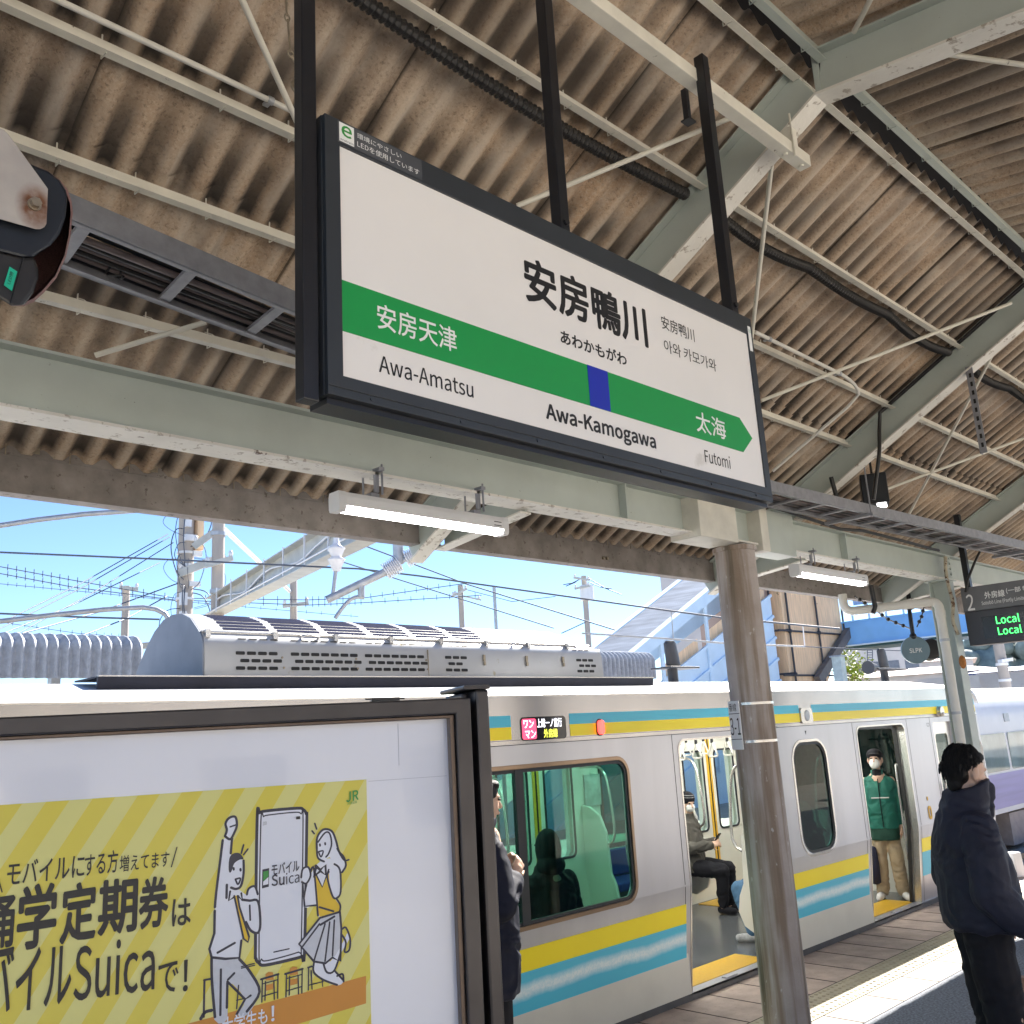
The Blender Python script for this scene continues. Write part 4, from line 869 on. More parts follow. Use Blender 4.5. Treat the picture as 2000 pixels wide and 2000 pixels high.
Ink().line(sm([(1706, 985), (1708, 925), (1740, 883), (1785, 890), (1808, 940), (1825, 1000), (1850, 1030), (1862, 1075), (1842, 1112)]), 10).line(sm([(1815, 985), (1850, 1045), (1878, 1045)]), 8).line(sm([(1712, 950), (1750, 900), (1775, 905), (1785, 960), (1770, 1010), (1755, 1030)]), 8).line(sm([(1706, 985), (1712, 1035), (1745, 1055)]), 9).line([(1722, 962), (1723, 970)], 9).line([(1750, 955), (1751, 963)], 9).line(sm([(1715, 1002), (1740, 998), (1728, 1030), (1715, 1002)]), 7).line([(1680, 890), (1692, 905)], 8).line([(1695, 850), (1705, 880)], 8)\
    .line([(1690, 1100), (1735, 1192), (1770, 1098)], 8).line([(1700, 1090), (1690, 1135), (1725, 1105), (1755, 1128), (1752, 1075), (1725, 1100), (1700, 1078)], 14).line(sm([(1622, 1140), (1630, 1095), (1660, 1085), (1672, 1130), (1650, 1172), (1625, 1165)]), 9).line(sm([(1672, 1110), (1690, 1095), (1712, 1345)]), 9).line([(1630, 1180), (1640, 1295), (1700, 1290)], 9).line(sm([(1770, 1110), (1762, 1140), (1790, 1240), (1815, 1250), (1834, 1215), (1830, 1100), (1800, 1068)]), 9).line(sm([(1812, 1255), (1832, 1290), (1828, 1328)]), 9).line([(1720, 1300), (1795, 1322)], 9)\
    .line([(1830, 1325), (1722, 1358), (1610, 1498), (1690, 1592), (1752, 1602), (1790, 1570), (1832, 1592), (1838, 1420), (1830, 1325)], 10).line([(1720, 1390), (1630, 1510)], 8).line([(1750, 1390), (1690, 1590)], 8).line([(1775, 1380), (1750, 1590)], 8).line([(1800, 1370), (1790, 1560)], 8).line([(1725, 1395), (1800, 1350)], 10)\
    .line(sm([(1690, 1600), (1690, 1650), (1740, 1690), (1815, 1718)]), 9).line(sm([(1835, 1540), (1800, 1640), (1760, 1650), (1740, 1600)]), 9).line([(1800, 1640), (1850, 1695)], 9).line(sm([(1840, 1420), (1862, 1410), (1885, 1470), (1880, 1530), (1855, 1540), (1862, 1490), (1842, 1450)]), 9).line(sm([(1815, 1670), (1845, 1660), (1850, 1700)]), 9).done()
# desks and chairs
for cx in (1405, 1535):
    o_ = (cx-1405)*-.22
    poly([(cx+25, 1660+o_), (cx+40, 1648+o_), (cx+65, 1650+o_), (cx+70, 1690+o_), (cx+25, 1695+o_)], M['poster_orange']); poly([(cx+28, 1718+o_), (cx+66, 1710+o_), (cx+66, 1740+o_), (cx+28, 1750+o_)], M['poster_orange'])
    Ink().line([(cx, 1688+o_), (cx+95, 1660+o_)], 9).line([(cx+8, 1690+o_), (cx+5, 1810+o_)], 6).line([(cx+92, 1664+o_), (cx+90, 1790+o_)], 6).line([(cx+25, 1700+o_), (cx+22, 1800+o_)], 6).line([(cx+70, 1695+o_), (cx+72, 1795+o_)], 6).line([(cx+6, 1780+o_), (cx+90, 1755+o_)], 5).line([(cx+10, 1712+o_), (cx+90, 1690+o_)], 5).done()
Ink().line([(1658, 1625), (1678, 1618)], 8).line([(1662, 1630), (1660, 1745)], 6).line([(1675, 1640), (1680, 1740)], 6).line([(1660, 1720), (1740, 1700)], 5).line([(1735, 1690), (1737, 1725)], 5).line([(1300, 1620), (1370, 1602)], 5).line([(1300, 1628), (1372, 1612)], 5).line([(1285, 1720), (1275, 1845)], 6).line([(1275, 1800), (1320, 1790)], 5).done()
# wording: each group has its own baseline on the sheet
def ptx(body, mt, bl, br, hgt, off=0.0, name='poster_lettering', shear=0.0):
    a, b = Vector(px7(*bl)), Vector(px7(*br)); LAY[0] += .00004; w_ = LAY[0]; d = b - a; h_ = hgt/2.76*.00127
    text(po, name, body, mt, 0, 1, 0, 1, lambda u, v, w: bf(a.x + d.x*u, a.y + d.y*u + h_*v, w_), off, shear)
ptx('モバイルに', M['ink'], (38, 1185), (455, 1135), 105, .01)
ptx('する方', M['ink'], (455, 1138), (635, 1112), 105, .01)
ptx('増えてます', M['ink'], (645, 1112), (912, 1082), 75, .006)
ptx('/', M['ink'], (920, 1085), (955, 1085), 95, .0); ptx('\\', M['ink'], (-20, 1225), (18, 1220), 80, .0)
ptx('通', M['ink'], (-110, 1590), (78, 1560), 265, .024)
ptx('学', M['ink'], (85, 1540), (300, 1505), 285, .03)
ptx('定', M['ink'], (320, 1505), (515, 1470), 265, .03)
ptx('期', M['ink'], (525, 1460), (738, 1430), 250, .03)
ptx('券', M['ink'], (745, 1425), (905, 1400), 235, .03)
ptx('は', M['ink'], (925, 1405), (1027, 1395), 125, .018)
ptx('モ', M['ink'], (-290, 1930), (-110, 1910), 265, .016)
ptx('バイル', M['ink'], (-90, 1895), (380, 1815), 275, .016)
ptx('Suica', M['ink'], (395, 1808), (832, 1745), 245, .010)
ptx('で', M['ink'], (850, 1768), (960, 1750), 135, .012); ptx('!', M['ink'], (985, 1755), (1012, 1750), 140, .012)
ptx('モバイル', M['poster_navy'], (1462, 1130), (1612, 1105), 55, .02); ptx('Su', M['poster_navy'], (1462, 1188), (1532, 1180), 55, .02); ptx('ica', M['poster_navy'], (1540, 1178), (1612, 1166), 55, -.02)
ptx('大学生も', M['poster_white'], (1195, 1985), (1440, 1925), 75, .016); ptx('!', M['poster_white'], (1460, 1915), (1478, 1910), 70, .02)
ptx('JR', M['logo_green'], (1863, 738), (1930, 722), 52, .03, 'logo_lettering'); ptx('JR東日本', M['logo_green'], (1868, 752), (1922, 741), 16, .0, 'logo_lettering')
ptx('▂', M['ink'], (1594, 828), (1616, 826), 14); ptx('ııl', M['ink'], (1416, 860), (1436, 856), 16)

# ================================================================ DEPARTURE BOARD
DX = 9.0
db = thing('departure_board', 'dark hanging departure board with green led words facing along the platform', 'display board', (DX, 2.4, .55))
yL, yR_, dz0, dz1, dzm = 3.241, 1.55, .560, 1.085, .865
D = lambda u, v, w: Vector((DX+w, u, v))
MB().box(DX, DX+.16, yR_, yL, dz0, dzm-.001).build('led_housing', nm('dark led housing', (.035,.034,.042), .35), db, bevel=.006)
MB().box(DX-.004, DX+.16, yR_, yL+.002, dzm, dz1).build('header_panel', nm('grey header panel', (.14,.145,.155), .4), db, bevel=.005)
MB().box(DX-.003, DX-.0005, yR_+.05, yL-.14, dz0+.05, dzm-.06).build('led_screen', nm('led screen', (.012,.012,.016), .25), db)
dfn = lambda u, v, w: Vector((DX-.0055, -u, v))
def dpx(x, y): q_ = onX(1860 + x/9.657, 1120 + y/9.657, DX); return q_
def dtext(body, mt, tl, br, off=0, xx=None, name='header_lettering'):
    a, b = dpx(*tl), dpx(*br); zt, zb2 = a.z, b.z
    text(db, name, body, mt, -a.y, -b.y, min(zt, zb2), max(zt, zb2), dfn, off)
dtext('2', M['letter_white'], (250, 405), (437, 690), .012)
zA = dpx(600, 345).z; zB = dpx(630, 475).z
text(db, 'header_lettering', '外房線', M['letter_white'], -dpx(605, 400).y, -dpx(992, 380).y, dpx(650, 478).z, dpx(640, 345).z, dfn, .02)
text(db, 'header_lettering', '(一部 特急)', M['letter_white'], -dpx(1018, 340).y, -dpx(1018, 340).y + 1.5*(dpx(605, 400).y-dpx(992, 380).y), dpx(1050, 385).z, dpx(1030, 275).z, dfn, .012)
text(db, 'header_lettering', 'Sotobō Line (Partly Limited Express)', M['letter_white'], -dpx(555, 560).y, -dpx(555, 560).y + 2.95*(dpx(605, 400).y-dpx(992, 380).y), dpx(590, 615).z, dpx(560, 525).z, dfn, .006)
text(db, 'led_lettering', 'Local', M['led_green'], -dpx(825, 870).y, -dpx(1262, 800).y, dpx(850, 955).z, dpx(825, 800).z, dfn, -.012)
text(db, 'led_lettering', 'Local', M['led_green'], -dpx(865, 1080).y, -dpx(1302, 1000).y, dpx(890, 1160).z, dpx(865, 1010).z, dfn, -.012)
for yy in (3.19, 1.70): mb = MB(); mb.box(DX+.05, DX+.10, yy-.025, yy+.025, dz1+.001, zr(yy)-.03 if yy > 1.5 else 2.3); mb.build('hanger_post', M['black_steel'], db)

# ================================================================ ROUND SIGN hanging from the eave
rs = thing('round_sign', 'round hanging sign disc reading SLPK on a black pole', 'sign', (9.45, 3.95, .6))
cs = onY(*R(6, 1345, 1710), 3.95); rr_ = .135
vd = Vector((-.80, -.60, 0)); vx = Vector((.60, -.80, 0))
mb = MB(); mb.tube([cs + vd*.02, cs - vd*.015], rr_, 32); mb.build('disc', M['disc_grey'], rs)
c2 = cs + vx*.17 - vd*.12 + Vector((0,0,.005)); mb = MB(); mb.tube([c2 + vd*.06, c2 - vd*.05], [.10, .115], 28); mb.tube([cs - vd*.03, c2 + vd*.0], .05, 10); mb.build('lamp_hood', M['black_steel'], rs)
tp_ = onY(*R(6, 1312, 1480), 3.95)
mb = MB(); mb.tube([cs + Vector((0,0,rr_)), tp_, onY(*R(6, 1305, 1300), 3.95)], .022, 8); mb.ell(cs + Vector((0,0,rr_)), .035); mb.ell(tp_, (.07, .06, .03)); mb.build('pole', M['black_steel'], rs)
text(rs, 'disc_lettering', 'SLPK', M['letter_white'], -.060, .060, -.028, .018, lambda u, v, w: cs + vd*.0215 + vx*u + Vector((0,0,v)), .03)
e1_, e2_ = onY(*R(6, 1262, 1320), 4.08), onY(*R(6, 1314, 1435), 4.08); MB().box(e1_.x, e2_.x, 4.05, 4.13, e2_.z, e1_.z).build('eave_post', M['rack_steel'], rs)
def spiked(pts, label, r=.006, mt='black_rubber', n=9):
    mb = MB(); mb.tube(pts, r, 6); 
    for i in range(1, n):
        t = i/n*(len(pts)-1); k = int(t); q_ = Vector(pts[k]).lerp(Vector(pts[k+1]), t-k); mb.ell(q_, (.02, .02, .02), 6, 5)
    return tag(mb.build('beaded_cable', M[mt]), label, 'cable', 'beaded cables by the round sign')
spiked([onY(*q4, 4.05) for q4 in (R(6, 1020, 1420), R(6, 1100, 1475), R(6, 1200, 1545), R(6, 1320, 1595))], 'black beaded cable running down to the round sign from the left')
spiked([onY(*q4, 4.05) for q4 in (R(6, 1395, 1470), R(6, 1380, 1530), R(6, 1355, 1585))], 'black beaded cable running up right from the round sign', n=4)
# ================================================================ COMMUTER TRAIN at the platform
TY, TF, TX0, TX1 = 4.40, 6.62, -7.8, 12.15
BEND = -1.13; FL = -1.866
def ys(z): return TY if z >= BEND else TY + .09*(BEND - z)/.80
tr = thing('commuter_train', 'stainless commuter train with yellow and blue stripes standing at the platform with open doors', 'train', (2.0, 5.5, -1.95))
sf = lambda u, v, w: Vector((u, ys(v) + w, v))
DOORS = [(6.03, 7.20), (8.93, 10.02)]; CAB = (10.75, 11.27)
WIN = [(3.05, 5.405, -1.125, -.205, .10), (7.70, 8.285, -1.128, -.200, .16)]
def notch(x0, x1, zt, r):
    pts = [(x0, BEND)]
    for i in range(7): a = math.radians(180 - 90*i/6); pts.append((x0+r + r*math.cos(a), zt-r + r*math.sin(a)))
    for i in range(7): a = math.radians(90 - 90*i/6); pts.append((x1-r + r*math.cos(a), zt-r + r*math.sin(a)))
    return pts + [(x1, BEND)]
out = [(TX0, BEND)]
for a, b in DOORS: out += notch(a, b, -.092, .085)
out += notch(*CAB, -.112, .02)
out += [(TX1, BEND), (TX1-.10, .0), (TX1-.22, .248), (TX0, .248)]
mb = MB(); mb.prism(out, sf, 0, .05, holes=[rrect(x0, x1, z0, z1, r) for x0, x1, z0, z1, r in WIN])
edges = [TX0] + [e for d in DOORS + [CAB] for e in d] + [TX1+.02]
for i in range(0, len(edges), 2): mb.prism([(edges[i], -1.95), (edges[i+1], -1.95), (edges[i+1], BEND), (edges[i], BEND)], sf, 0, .05)
mb.build('side_panel', M['stainless'], tr)
mb = MB(); mb.prism([(TX0, -.052), (TX1-.08, -.052), (TX1-.10, .0), (TX1-.215, .244), (TX0, .244)], sf, -.0025, -.0005); mb.build('fascia', M['stainless_dark'], tr)
mb = MB(); mb.prism([(TX0, -.058), (TX1-.08, -.058), (TX1-.08, -.0535), (TX0, -.0535)], sf, -.001, -.0003); mb.prism([(TX0, -.028), (TX1-.1, -.028), (TX1-.1, -.0255), (TX0, -.0255)], sf, -.0032, -.0027)
for x in (5.965, 7.265, 8.865, 10.085, 10.68, 1.2): mb.prism([(x, BEND+.01), (x+.006, BEND+.01), (x+.006, -.059), (x, -.059)], sf, -.001, -.0003); mb.prism([(x, -1.94), (x+.006, -1.94), (x+.006, BEND-.005), (x, BEND-.005)], sf, -.001, -.0003)
mb.prism(rrect(7.885, 8.0, -1.815, -1.60, .012), sf, -.001, -.0004, holes=[rrect(7.889, 7.996, -1.811, -1.604, .010)])
mb.prism([(7.97, -.135), (7.985, -.10), (7.955, -.10)], sf, -.0012, -.0004); mb.prism([(7.945, -1.74), (7.957, -1.71), (7.933, -1.71)], sf, -.0012, -.0004); mb.prism([(7.925, -1.775), (7.965, -1.775), (7.965, -1.757), (7.925, -1.757)], sf, -.0012, -.0004)
mb.prism([(10.60, -.115), (10.66, -.115), (10.66, -.15), (10.60, -.15)], sf, -.0011, -.0004, holes=[[(10.604, -.119), (10.604, -.146), (10.656, -.146), (10.656, -.119)]])
mb.build('panel_seams', M['window_rubber'], tr)
# stripes
for nme, mt, z0, z1 in (('upper_blue_stripe', 'stripe_blue', .0565, .127), ('upper_yellow_stripe', 'yellow', -.021, .056)):
    for a, b in ((TX0, 4.285), (4.838, 7.89), (8.12, TX1-.12)): MB().prism([(a, z0), (b, z0), (b, z1), (a, z1)], sf, -.0048, -.003).build(nme, M[mt], tr)
for a, b in ((TX0, 5.975), (7.255, 8.875), (10.075, 10.70), (11.3, 12.05)): MB().prism([(a, -1.386), (b, -1.386), (b, -1.254), (a, -1.254)], sf, -.003, -.0008).build('lower_yellow_stripe', M['yellow'], tr)
for a, b in ((TX0, 5.975), (7.255, 8.875)): MB().prism([(a, -1.617), (b, -1.617), (b, -1.3865), (a, -1.3865)], sf, -.003, -.0008).build('lower_blue_stripe', M['wave_blue'], tr)
for a, b in ((10.075, 10.70), (11.3, 12.05)): MB().prism([(a, -1.617), (b, -1.617), (b, -1.3865), (a, -1.3865)], sf, -.003, -.0008).build('lower_blue_stripe', M['stripe_blue'], tr)
# roof and far side
prof = [(4.402, .20), (4.404, .2485), (4.43, .264), (4.62, .302), (4.88, .342), (5.2, .395), (5.5, .412)]
full = prof + [(11.0 + .02 - y, z) for y, z in prof[::-1][1:]]
def rfn(u, v):
    x = TX0 + (TX1-.18-TX0)*u; i = min(int(v*(len(full)-1)), len(full)-2); t = v*(len(full)-1)-i
    y = full[i][0] + (full[i+1][0]-full[i][0])*t; z = full[i][1] + (full[i+1][1]-full[i][1])*t
    return Vector((x, y, z))
mb = MB(); mb.grid(rfn, 6, len(full)-1)
mb.grid(lambda u, v: (lambda p: Vector((TX1-.18 + .24*math.sin(u*1.5), p.y, p.z - .20*(1-math.cos(u*1.5)))))(rfn(1, v)), 6, len(full)-1)
mb.build('roof', M['train_roof'], tr, recalc=False)
mb = MB(); mb.prism([(TX0, -1.95), (TX1, -1.95), (TX1, .248), (TX0, .248)], lambda u, v, w: Vector((u, 6.615 - (ys(v)-TY) + w, v)), -.05, 0,
    holes=[rrect(3.05, 5.405, -1.125, -.205, .1), rrect(7.62, 8.34, -1.128, -.2, .1)] + [rrect(c+s*.31-.19, c+s*.31+.19, -1.15, -.29, .06) for c in (6.615, 9.475) for s in (-1, 1)] + [rrect(10.8, 11.2, -1.0, -.2, .05)])
mb.build('far_side_panel', M['door_cream'], tr)
mb = MB(); mb.prism(rrect(4.41, 6.60, -1.9, .2, .2), lambda u, v, w: Vector((TX1-.12+w, u, v)), 0, .06, holes=[rrect(4.62, 6.40, -1.05, -.1, .1)]); mb.build('cab_front', M['white_paint'], tr)
MB().prism(rrect(4.62, 6.40, -1.05, -.1, .1), lambda u, v, w: Vector((TX1-.10+w, u, v)), 0, .006).build('windscreen', M['glass_dark'], tr)
g9 = lambda x, y: (lambda q: (q.x, q.z))(onY(*R(9, x, y), TY))
mb = MB(); mb.prism([g9(1640, 395), g9(1690, 398), g9(1708, 440), g9(1728, 600), g9(1738, 660), g9(1722, 690), g9(1668, 695), g9(1640, 560)], sf, -.004, -.001); mb.build('cab_side_window', nm('black wrapped glass', (.012,.018,.03), .08, 0, .1), tr)
# dark roof duct, left of which the bare roof continues
mb = MB(); mb.prism([(4.893, .335), (4.905, .335), (4.905, .412), (4.885, .405)], lambda u, v, w: Vector((w, u, v)), 1.89, 6.45); mb.box(1.89, 6.45, 4.906, 5.2, .402, .411); mb.build('roof_duct', M['dark_band'], tr)
MB().box(1.89, 6.45, 4.880, 4.892, .408, .414).build('duct_trim', M['stainless_trim'], tr)
MB().box(TX0, TX1-.25, 4.394, 4.402, .2455, .254).build('rain_gutter', M['stainless_trim'], tr)
# air conditioner
AX0, AX1 = 2.51, 5.93
ap = [(4.985, .412), (4.995, .60), (5.012, .645), (5.05, .682), (5.15, .762), (5.26, .803), (5.38, .812), (5.5, .795), (5.62, .738), (5.72, .66), (5.82, .56), (5.89, .46), (5.90, .412)]
mb = MB(); n = len(ap)
mb.add([(AX0, y, z) for y, z in ap] + [(AX1-.32, y, z) for y, z in ap] + [(AX1, y if i < 3 else 5.0 + (y-5.0)*.85 + .02, z if i < 3 else .62 + (z-.62)*.45) for i, (y, z) in enumerate(ap)],
       [(i, i+1, n+i+1, n+i) for i in range(n-1)] + [(n+i, n+i+1, 2*n+i+1, 2*n+i) for i in range(n-1)], True)
mb.add([(AX1, y if i < 3 else 5.0 + (y-5.0)*.85 + .02, z if i < 3 else .62 + (z-.62)*.45) for i, (y, z) in enumerate(ap)], [tuple(range(n))])
mb.build('air_conditioner', M['ac_metal'], tr); ac = bpy.data.objects['air_conditioner']
def sub(mb, nme, mt, par=None, **kw): return mb.build(nme, mt, par or ac, **kw)
mb = MB(); mb.add([(AX0-.002, y, z) for y, z in ap] + [(AX0-.012, y, z) for y, z in ap], [tuple(range(n, 2*n))] + [(i, i+1, n+i+1, n+i) for i in range(n-1)]); sub(mb, 'end_plate', nm('blue grey shaded end plate', (.20,.225,.27), .5, .2, .1, 6))  # end turned from the sun: its shade is put into this darker colour
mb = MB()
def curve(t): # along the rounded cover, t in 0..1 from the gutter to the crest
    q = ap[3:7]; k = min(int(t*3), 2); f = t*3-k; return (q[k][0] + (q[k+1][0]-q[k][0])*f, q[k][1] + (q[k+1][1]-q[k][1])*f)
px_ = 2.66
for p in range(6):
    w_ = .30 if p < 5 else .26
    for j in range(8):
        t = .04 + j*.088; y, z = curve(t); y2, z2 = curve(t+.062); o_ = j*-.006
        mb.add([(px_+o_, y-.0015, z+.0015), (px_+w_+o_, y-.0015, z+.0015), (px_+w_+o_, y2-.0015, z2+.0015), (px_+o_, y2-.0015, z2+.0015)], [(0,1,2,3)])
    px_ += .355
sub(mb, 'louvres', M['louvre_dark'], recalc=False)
mb = MB(); mb.tube([(AX0, 5.036, .672), (AX1-.1, 5.036, .672)], .009, 6); x = AX0+.01
while x < AX1-.2: mb.box(x, x+.03, 5.0, 5.03, .64, .682); x += .43
for x in (3.15, 4.95): mb.tube([(x, 5.02, .66), (x+.03, 5.0, .67), (x+.10, 5.0, .665), (x+.13, 5.02, .66)], .007, 6)
sub(mb, 'hinge_rail', M['stainless_trim'])
for gx, nn in ((2.70, 4), (3.06, 7), (3.60, 7), (4.27, 3), (5.62, 3)):
    mb = MB()
    for row in range(3):
        for k in range(nn):
            if nn == 3 and row == 1 and gx < 5 and k == 2: continue
            x = gx + k*.071 + (.028 if row == 1 else 0); z = .552 - row*.043
            mb.prism(rrect(x, x+.057, z-.010, z+.010, .006, 3), lambda u, v, w: Vector((u, 4.985 + (v-.412)*.0532 + w, v)), -.003, -.001)
    sub(mb, 'vent_slots', M['black'])
for gx, nn in ((2.72, 4), (3.07, 7), (3.62, 7), (4.3, 3), (5.6, 3)):
    mb = MB()
    for k in range(nn): x = gx + k*.07; mb.box(x, x+.05, 5.003, 5.006, .632, .637)
    sub(mb, 'vent_slits', M['black'])
mb = MB()
for x in (3.0, 3.53, 4.10): mb.tube([(x, 4.989, .53), (x, 4.985, .53)], .007, 8); mb.tube([(x+.01, 4.986, .47), (x+.01, 4.982, .47)], .007, 8)
for x in (4.62, 5.05, 5.45): mb.box(x, x+.02, 4.98, 4.99, .53, .575); mb.box(x+.002, x+.018, 4.975, 4.985, .50, .528)
mb.box(4.115, 4.119, 4.984, 4.9955, .415, .60)
sub(mb, 'latches', M['bolt'])
# aerials
for (bx, tx_, zt) in (((1015, 1060), None, 0),):
    pass
za = lambda x, y, Y=5.5: onY(1100 + x/4.83, 1080 + y/4.83, Y); zb_ = lambda x, y, Y=5.5: onY(1450 + x/4.83, 1080 + y/4.83, Y)
for f, a in ((za, ((965, 1060), (1085, 1060), (1060, 850), (1000, 832), (968, 850), (830, 1110), (1220, 1080))), (zb_, ((1290, 1080), (1368, 1080), (1340, 920), (1310, 905), (1272, 910), (1150, 1105), (1495, 1090)))):
    p = [f(*q_) for q_ in a]; mb = MB()
    cx = (p[0].x+p[1].x)/2; w2 = (p[1].x-p[0].x)/2; zt = p[3].z; z0 = p[0].z
    mb.loft([(Vector((cx+w2*.25*(1-t), 5.5, z0 + (zt-z0)*t)), Vector((w2*(1-.12*t - (.25 if t > .95 else 0)), 0, 0)), Vector((0, .045*(1-.2*t), 0))) for t in (0, .1, .5, .9, .97, 1.0)], 16)
    mb.box(p[5].x+.15, p[6].x-.05, 5.38, 5.62, z0-.035, z0-.018); mb.tube([(cx, 5.5, .40), (cx, 5.5, z0-.02)], .05, 12)
    if f is zb_: q_ = zb_(1150, 1090); mb.tube([(q_.x, 5.45, z0-.01), (q_.x+.28, 5.45, z0-.01)], [.085, .03], 14)
    mb.build('aerial', nm('dark grey aerial', (.05,.052,.06), .5), tr, bevel=.004)
# windows
for i, (x0, x1, z0, z1, r) in enumerate(WIN):
    fo = MB().prism(rrect(x0-.028, x1+.028, z0-.028, z1+.028, r+.028), sf, -.004, .03, holes=[rrect(x0, x1, z0, z1, r)]).build('window', M['bronze_trim'] if i == 0 else M['stainless_trim'], tr, bevel=.003)
    MB().prism(rrect(x0+.001, x1-.001, z0+.001, z1-.001, r), sf, .004, .024, holes=[rrect(x0+.022, x1-.022, z0+.022, z1-.022, r-.02)]).build('gasket', M['window_rubber'], fo)
    MB().prism(rrect(x0+.01, x1-.01, z0+.01, z1-.01, r-.01), sf, .014, .018).build('pane', M['glass_green'] if i == 0 else M['glass_dark'], fo)
    if i == 0: MB().prism([(4.30, z0+.003), (4.37, z0+.003), (4.37, z1-.003), (4.30, z1-.003)], sf, -.002, .03).build('mullion', M['window_rubber'], fo)
# doorways: frames, sills, leaf edges
for x0, x1 in DOORS:
    oh = notch(x0, x1, -.092, .085); ih = notch(x0+.016, x1-.016, -.108, .075)
    fo = MB().prism([(a, b) for a, b in oh] + [(a, b) for a, b in ih[::-1]], sf, -.004, .07).build('door_frame', M['stainless_trim'], tr)
    for a in (x0, x1-.016): MB().prism([(a, FL), (a+.016, FL), (a+.016, BEND), (a, BEND)], sf, -.004, .07).build('jamb', M['stainless_trim'], fo)
    mb = MB(); mb.prism([(x0, -1.95), (x1, -1.95), (x1, FL-.004), (x0, FL-.004)], sf, -.006, .05); mb.box(x0, x1, 4.47, 4.56, FL-.012, FL+.003); mb.box(x0+.45, x0+.60, 4.475, 4.52, FL+.003, FL+.014); mb.build('door_sill', M['stainless'], fo)
    xe = x1 - .016
    mb = MB(); mb.prism([(xe-.03, FL+.004), (xe, FL+.004), (xe, BEND), (xe-.03, BEND)], sf, .072, .105); mb.prism([(xe-.03, BEND), (xe, BEND), (xe, -.11), (xe-.03, -.11)], sf, .072, .105); mb.build('leaf_edge', M['black_rubber'], fo)
    mb = MB(); mb.prism([(x0+.016, FL+.004), (x0+.045, FL+.004), (x0+.045, BEND), (x0+.016, BEND)], sf, .072, .105); mb.prism([(x0+.016, BEND), (x0+.045, BEND), (x0+.045, -.11), (x0+.016, -.11)], sf, .072, .105); mb.build('leaf_edge', M['stainless_trim'], fo)
    mb = MB(); mb.box(x0, x1, 4.47, 4.62, -.107, .05); mb.build('door_header', M['door_cream'], fo)
    MB().box(x0+.01, x1-.01, 4.562, 4.86, FL+.0, FL+.006).build('yellow_floor_strip', M['floor_yellow'], tr)
    MB().box(x0+.01, x1-.01, 6.12, 6.44, FL+.0, FL+.006).build('yellow_floor_strip', M['floor_yellow'], tr)
# crew door
x0, x1 = CAB
cd = MB().prism([(x0, FL), (x1, FL), (x1, BEND), (x0, BEND)], sf, .03, .06).prism([(x0, BEND), (x1, BEND), (x1, -.113), (x0, -.113)], sf, .03, .06, holes=[rrect(x0+.10, x1-.09, -1.02, -.24, .04)]).build('crew_door', M['stainless_trim'], tr)
MB().prism(rrect(x0+.10, x1-.09, -1.02, -.24, .04), sf, .04, .045).build('pane', M['glass_clear'], cd)
MB().tube([sf(x0+.03, -.75, -.03), sf(x0+.03, -1.75, -.03)], .012, 8).build('handrail', M['stainless_trim'], tr)
mb = MB(); mb.prism(rrect(10.30, 10.38, -1.09, -.955, .036), sf, -.006, -.001, holes=[rrect(10.322, 10.358, -1.06, -.985, .015)]); mb.prism(rrect(10.31, 10.34, -.90, -.86, .01), sf, -.004, -.001); mb.build('door_button', M['door_yellow'], tr)
# destination display, side lamp, outside loudspeaker
dd = MB().prism(rrect(4.372, 4.795, -.034, .114, .03), sf, -.009, -.003).build('destination_display', nm('display glass', (.02,.02,.025), .12), tr)
df = lambda u, v, w: sf(u, v, -.0112)
MB().prism(rrect(4.378, 4.508, -.026, .103, .015), sf, -.0105, -.0092).build('led_field', M['led_pink'], dd)
text(dd, 'led_lettering', 'ワン', M['led_white'], 4.392, 4.485, .045, .095, df, .012); text(dd, 'led_lettering', 'マン', M['led_white'], 4.402, 4.500, -.020, .030, df, .012)
text(dd, 'led_lettering', '上総一ノ宮行', M['led_white'], 4.516, 4.752, .044, .102, df, .006); text(dd, 'led_lettering', '外房線', M['led_yellow'], 4.575, 4.705, -.022, .034, df, .006)
MB().prism(rrect(5.115, 5.168, -.022, .074, .025), sf, -.03, -.0045).build('side_lamp', M['led_red'], tr, bevel=.006)
MB().prism(rrect(5.105, 5.178, -.032, .084, .034), sf, -.008, -.0035).build('side_lamp_rim', M['black'], tr)
ol = MB().prism(rrect(7.90, 8.11, -.035, .10, .03), sf, -.016, -.003).build('outside_loudspeaker', M['stainless_trim'], tr, bevel=.004)
mb = MB(); mb.tube([sf(8.005, .032, -.022), sf(8.005, .032, -.0165)], [.04, .05], 20); mb.build('round_grille', M['galv'], ol)
mb = MB(); mb.tube([sf(10.95, -.0, -.05), sf(10.95, -.0, -.003)], [.055, .06], 20); mb.ell(sf(10.95, -.03, -.055), (.02, .015, .02)); mb.build('camera_housing', M['stainless_trim'], tr, bevel=.004)
n1_, n2_ = onY(1121, 1991, 4.465), onY(1141, 1991, 4.465)
text(tr, 'car_number', '22', M['ink'], n1_.x, n2_.x, n1_.z-.075, n1_.z, lambda u, v, w: sf(u, v, -.002), .01)
# under floor
MB().box(TX0+.3, TX1-.6, 4.7, 6.4, -2.9, -1.96).build('underframe', M['black'], tr)
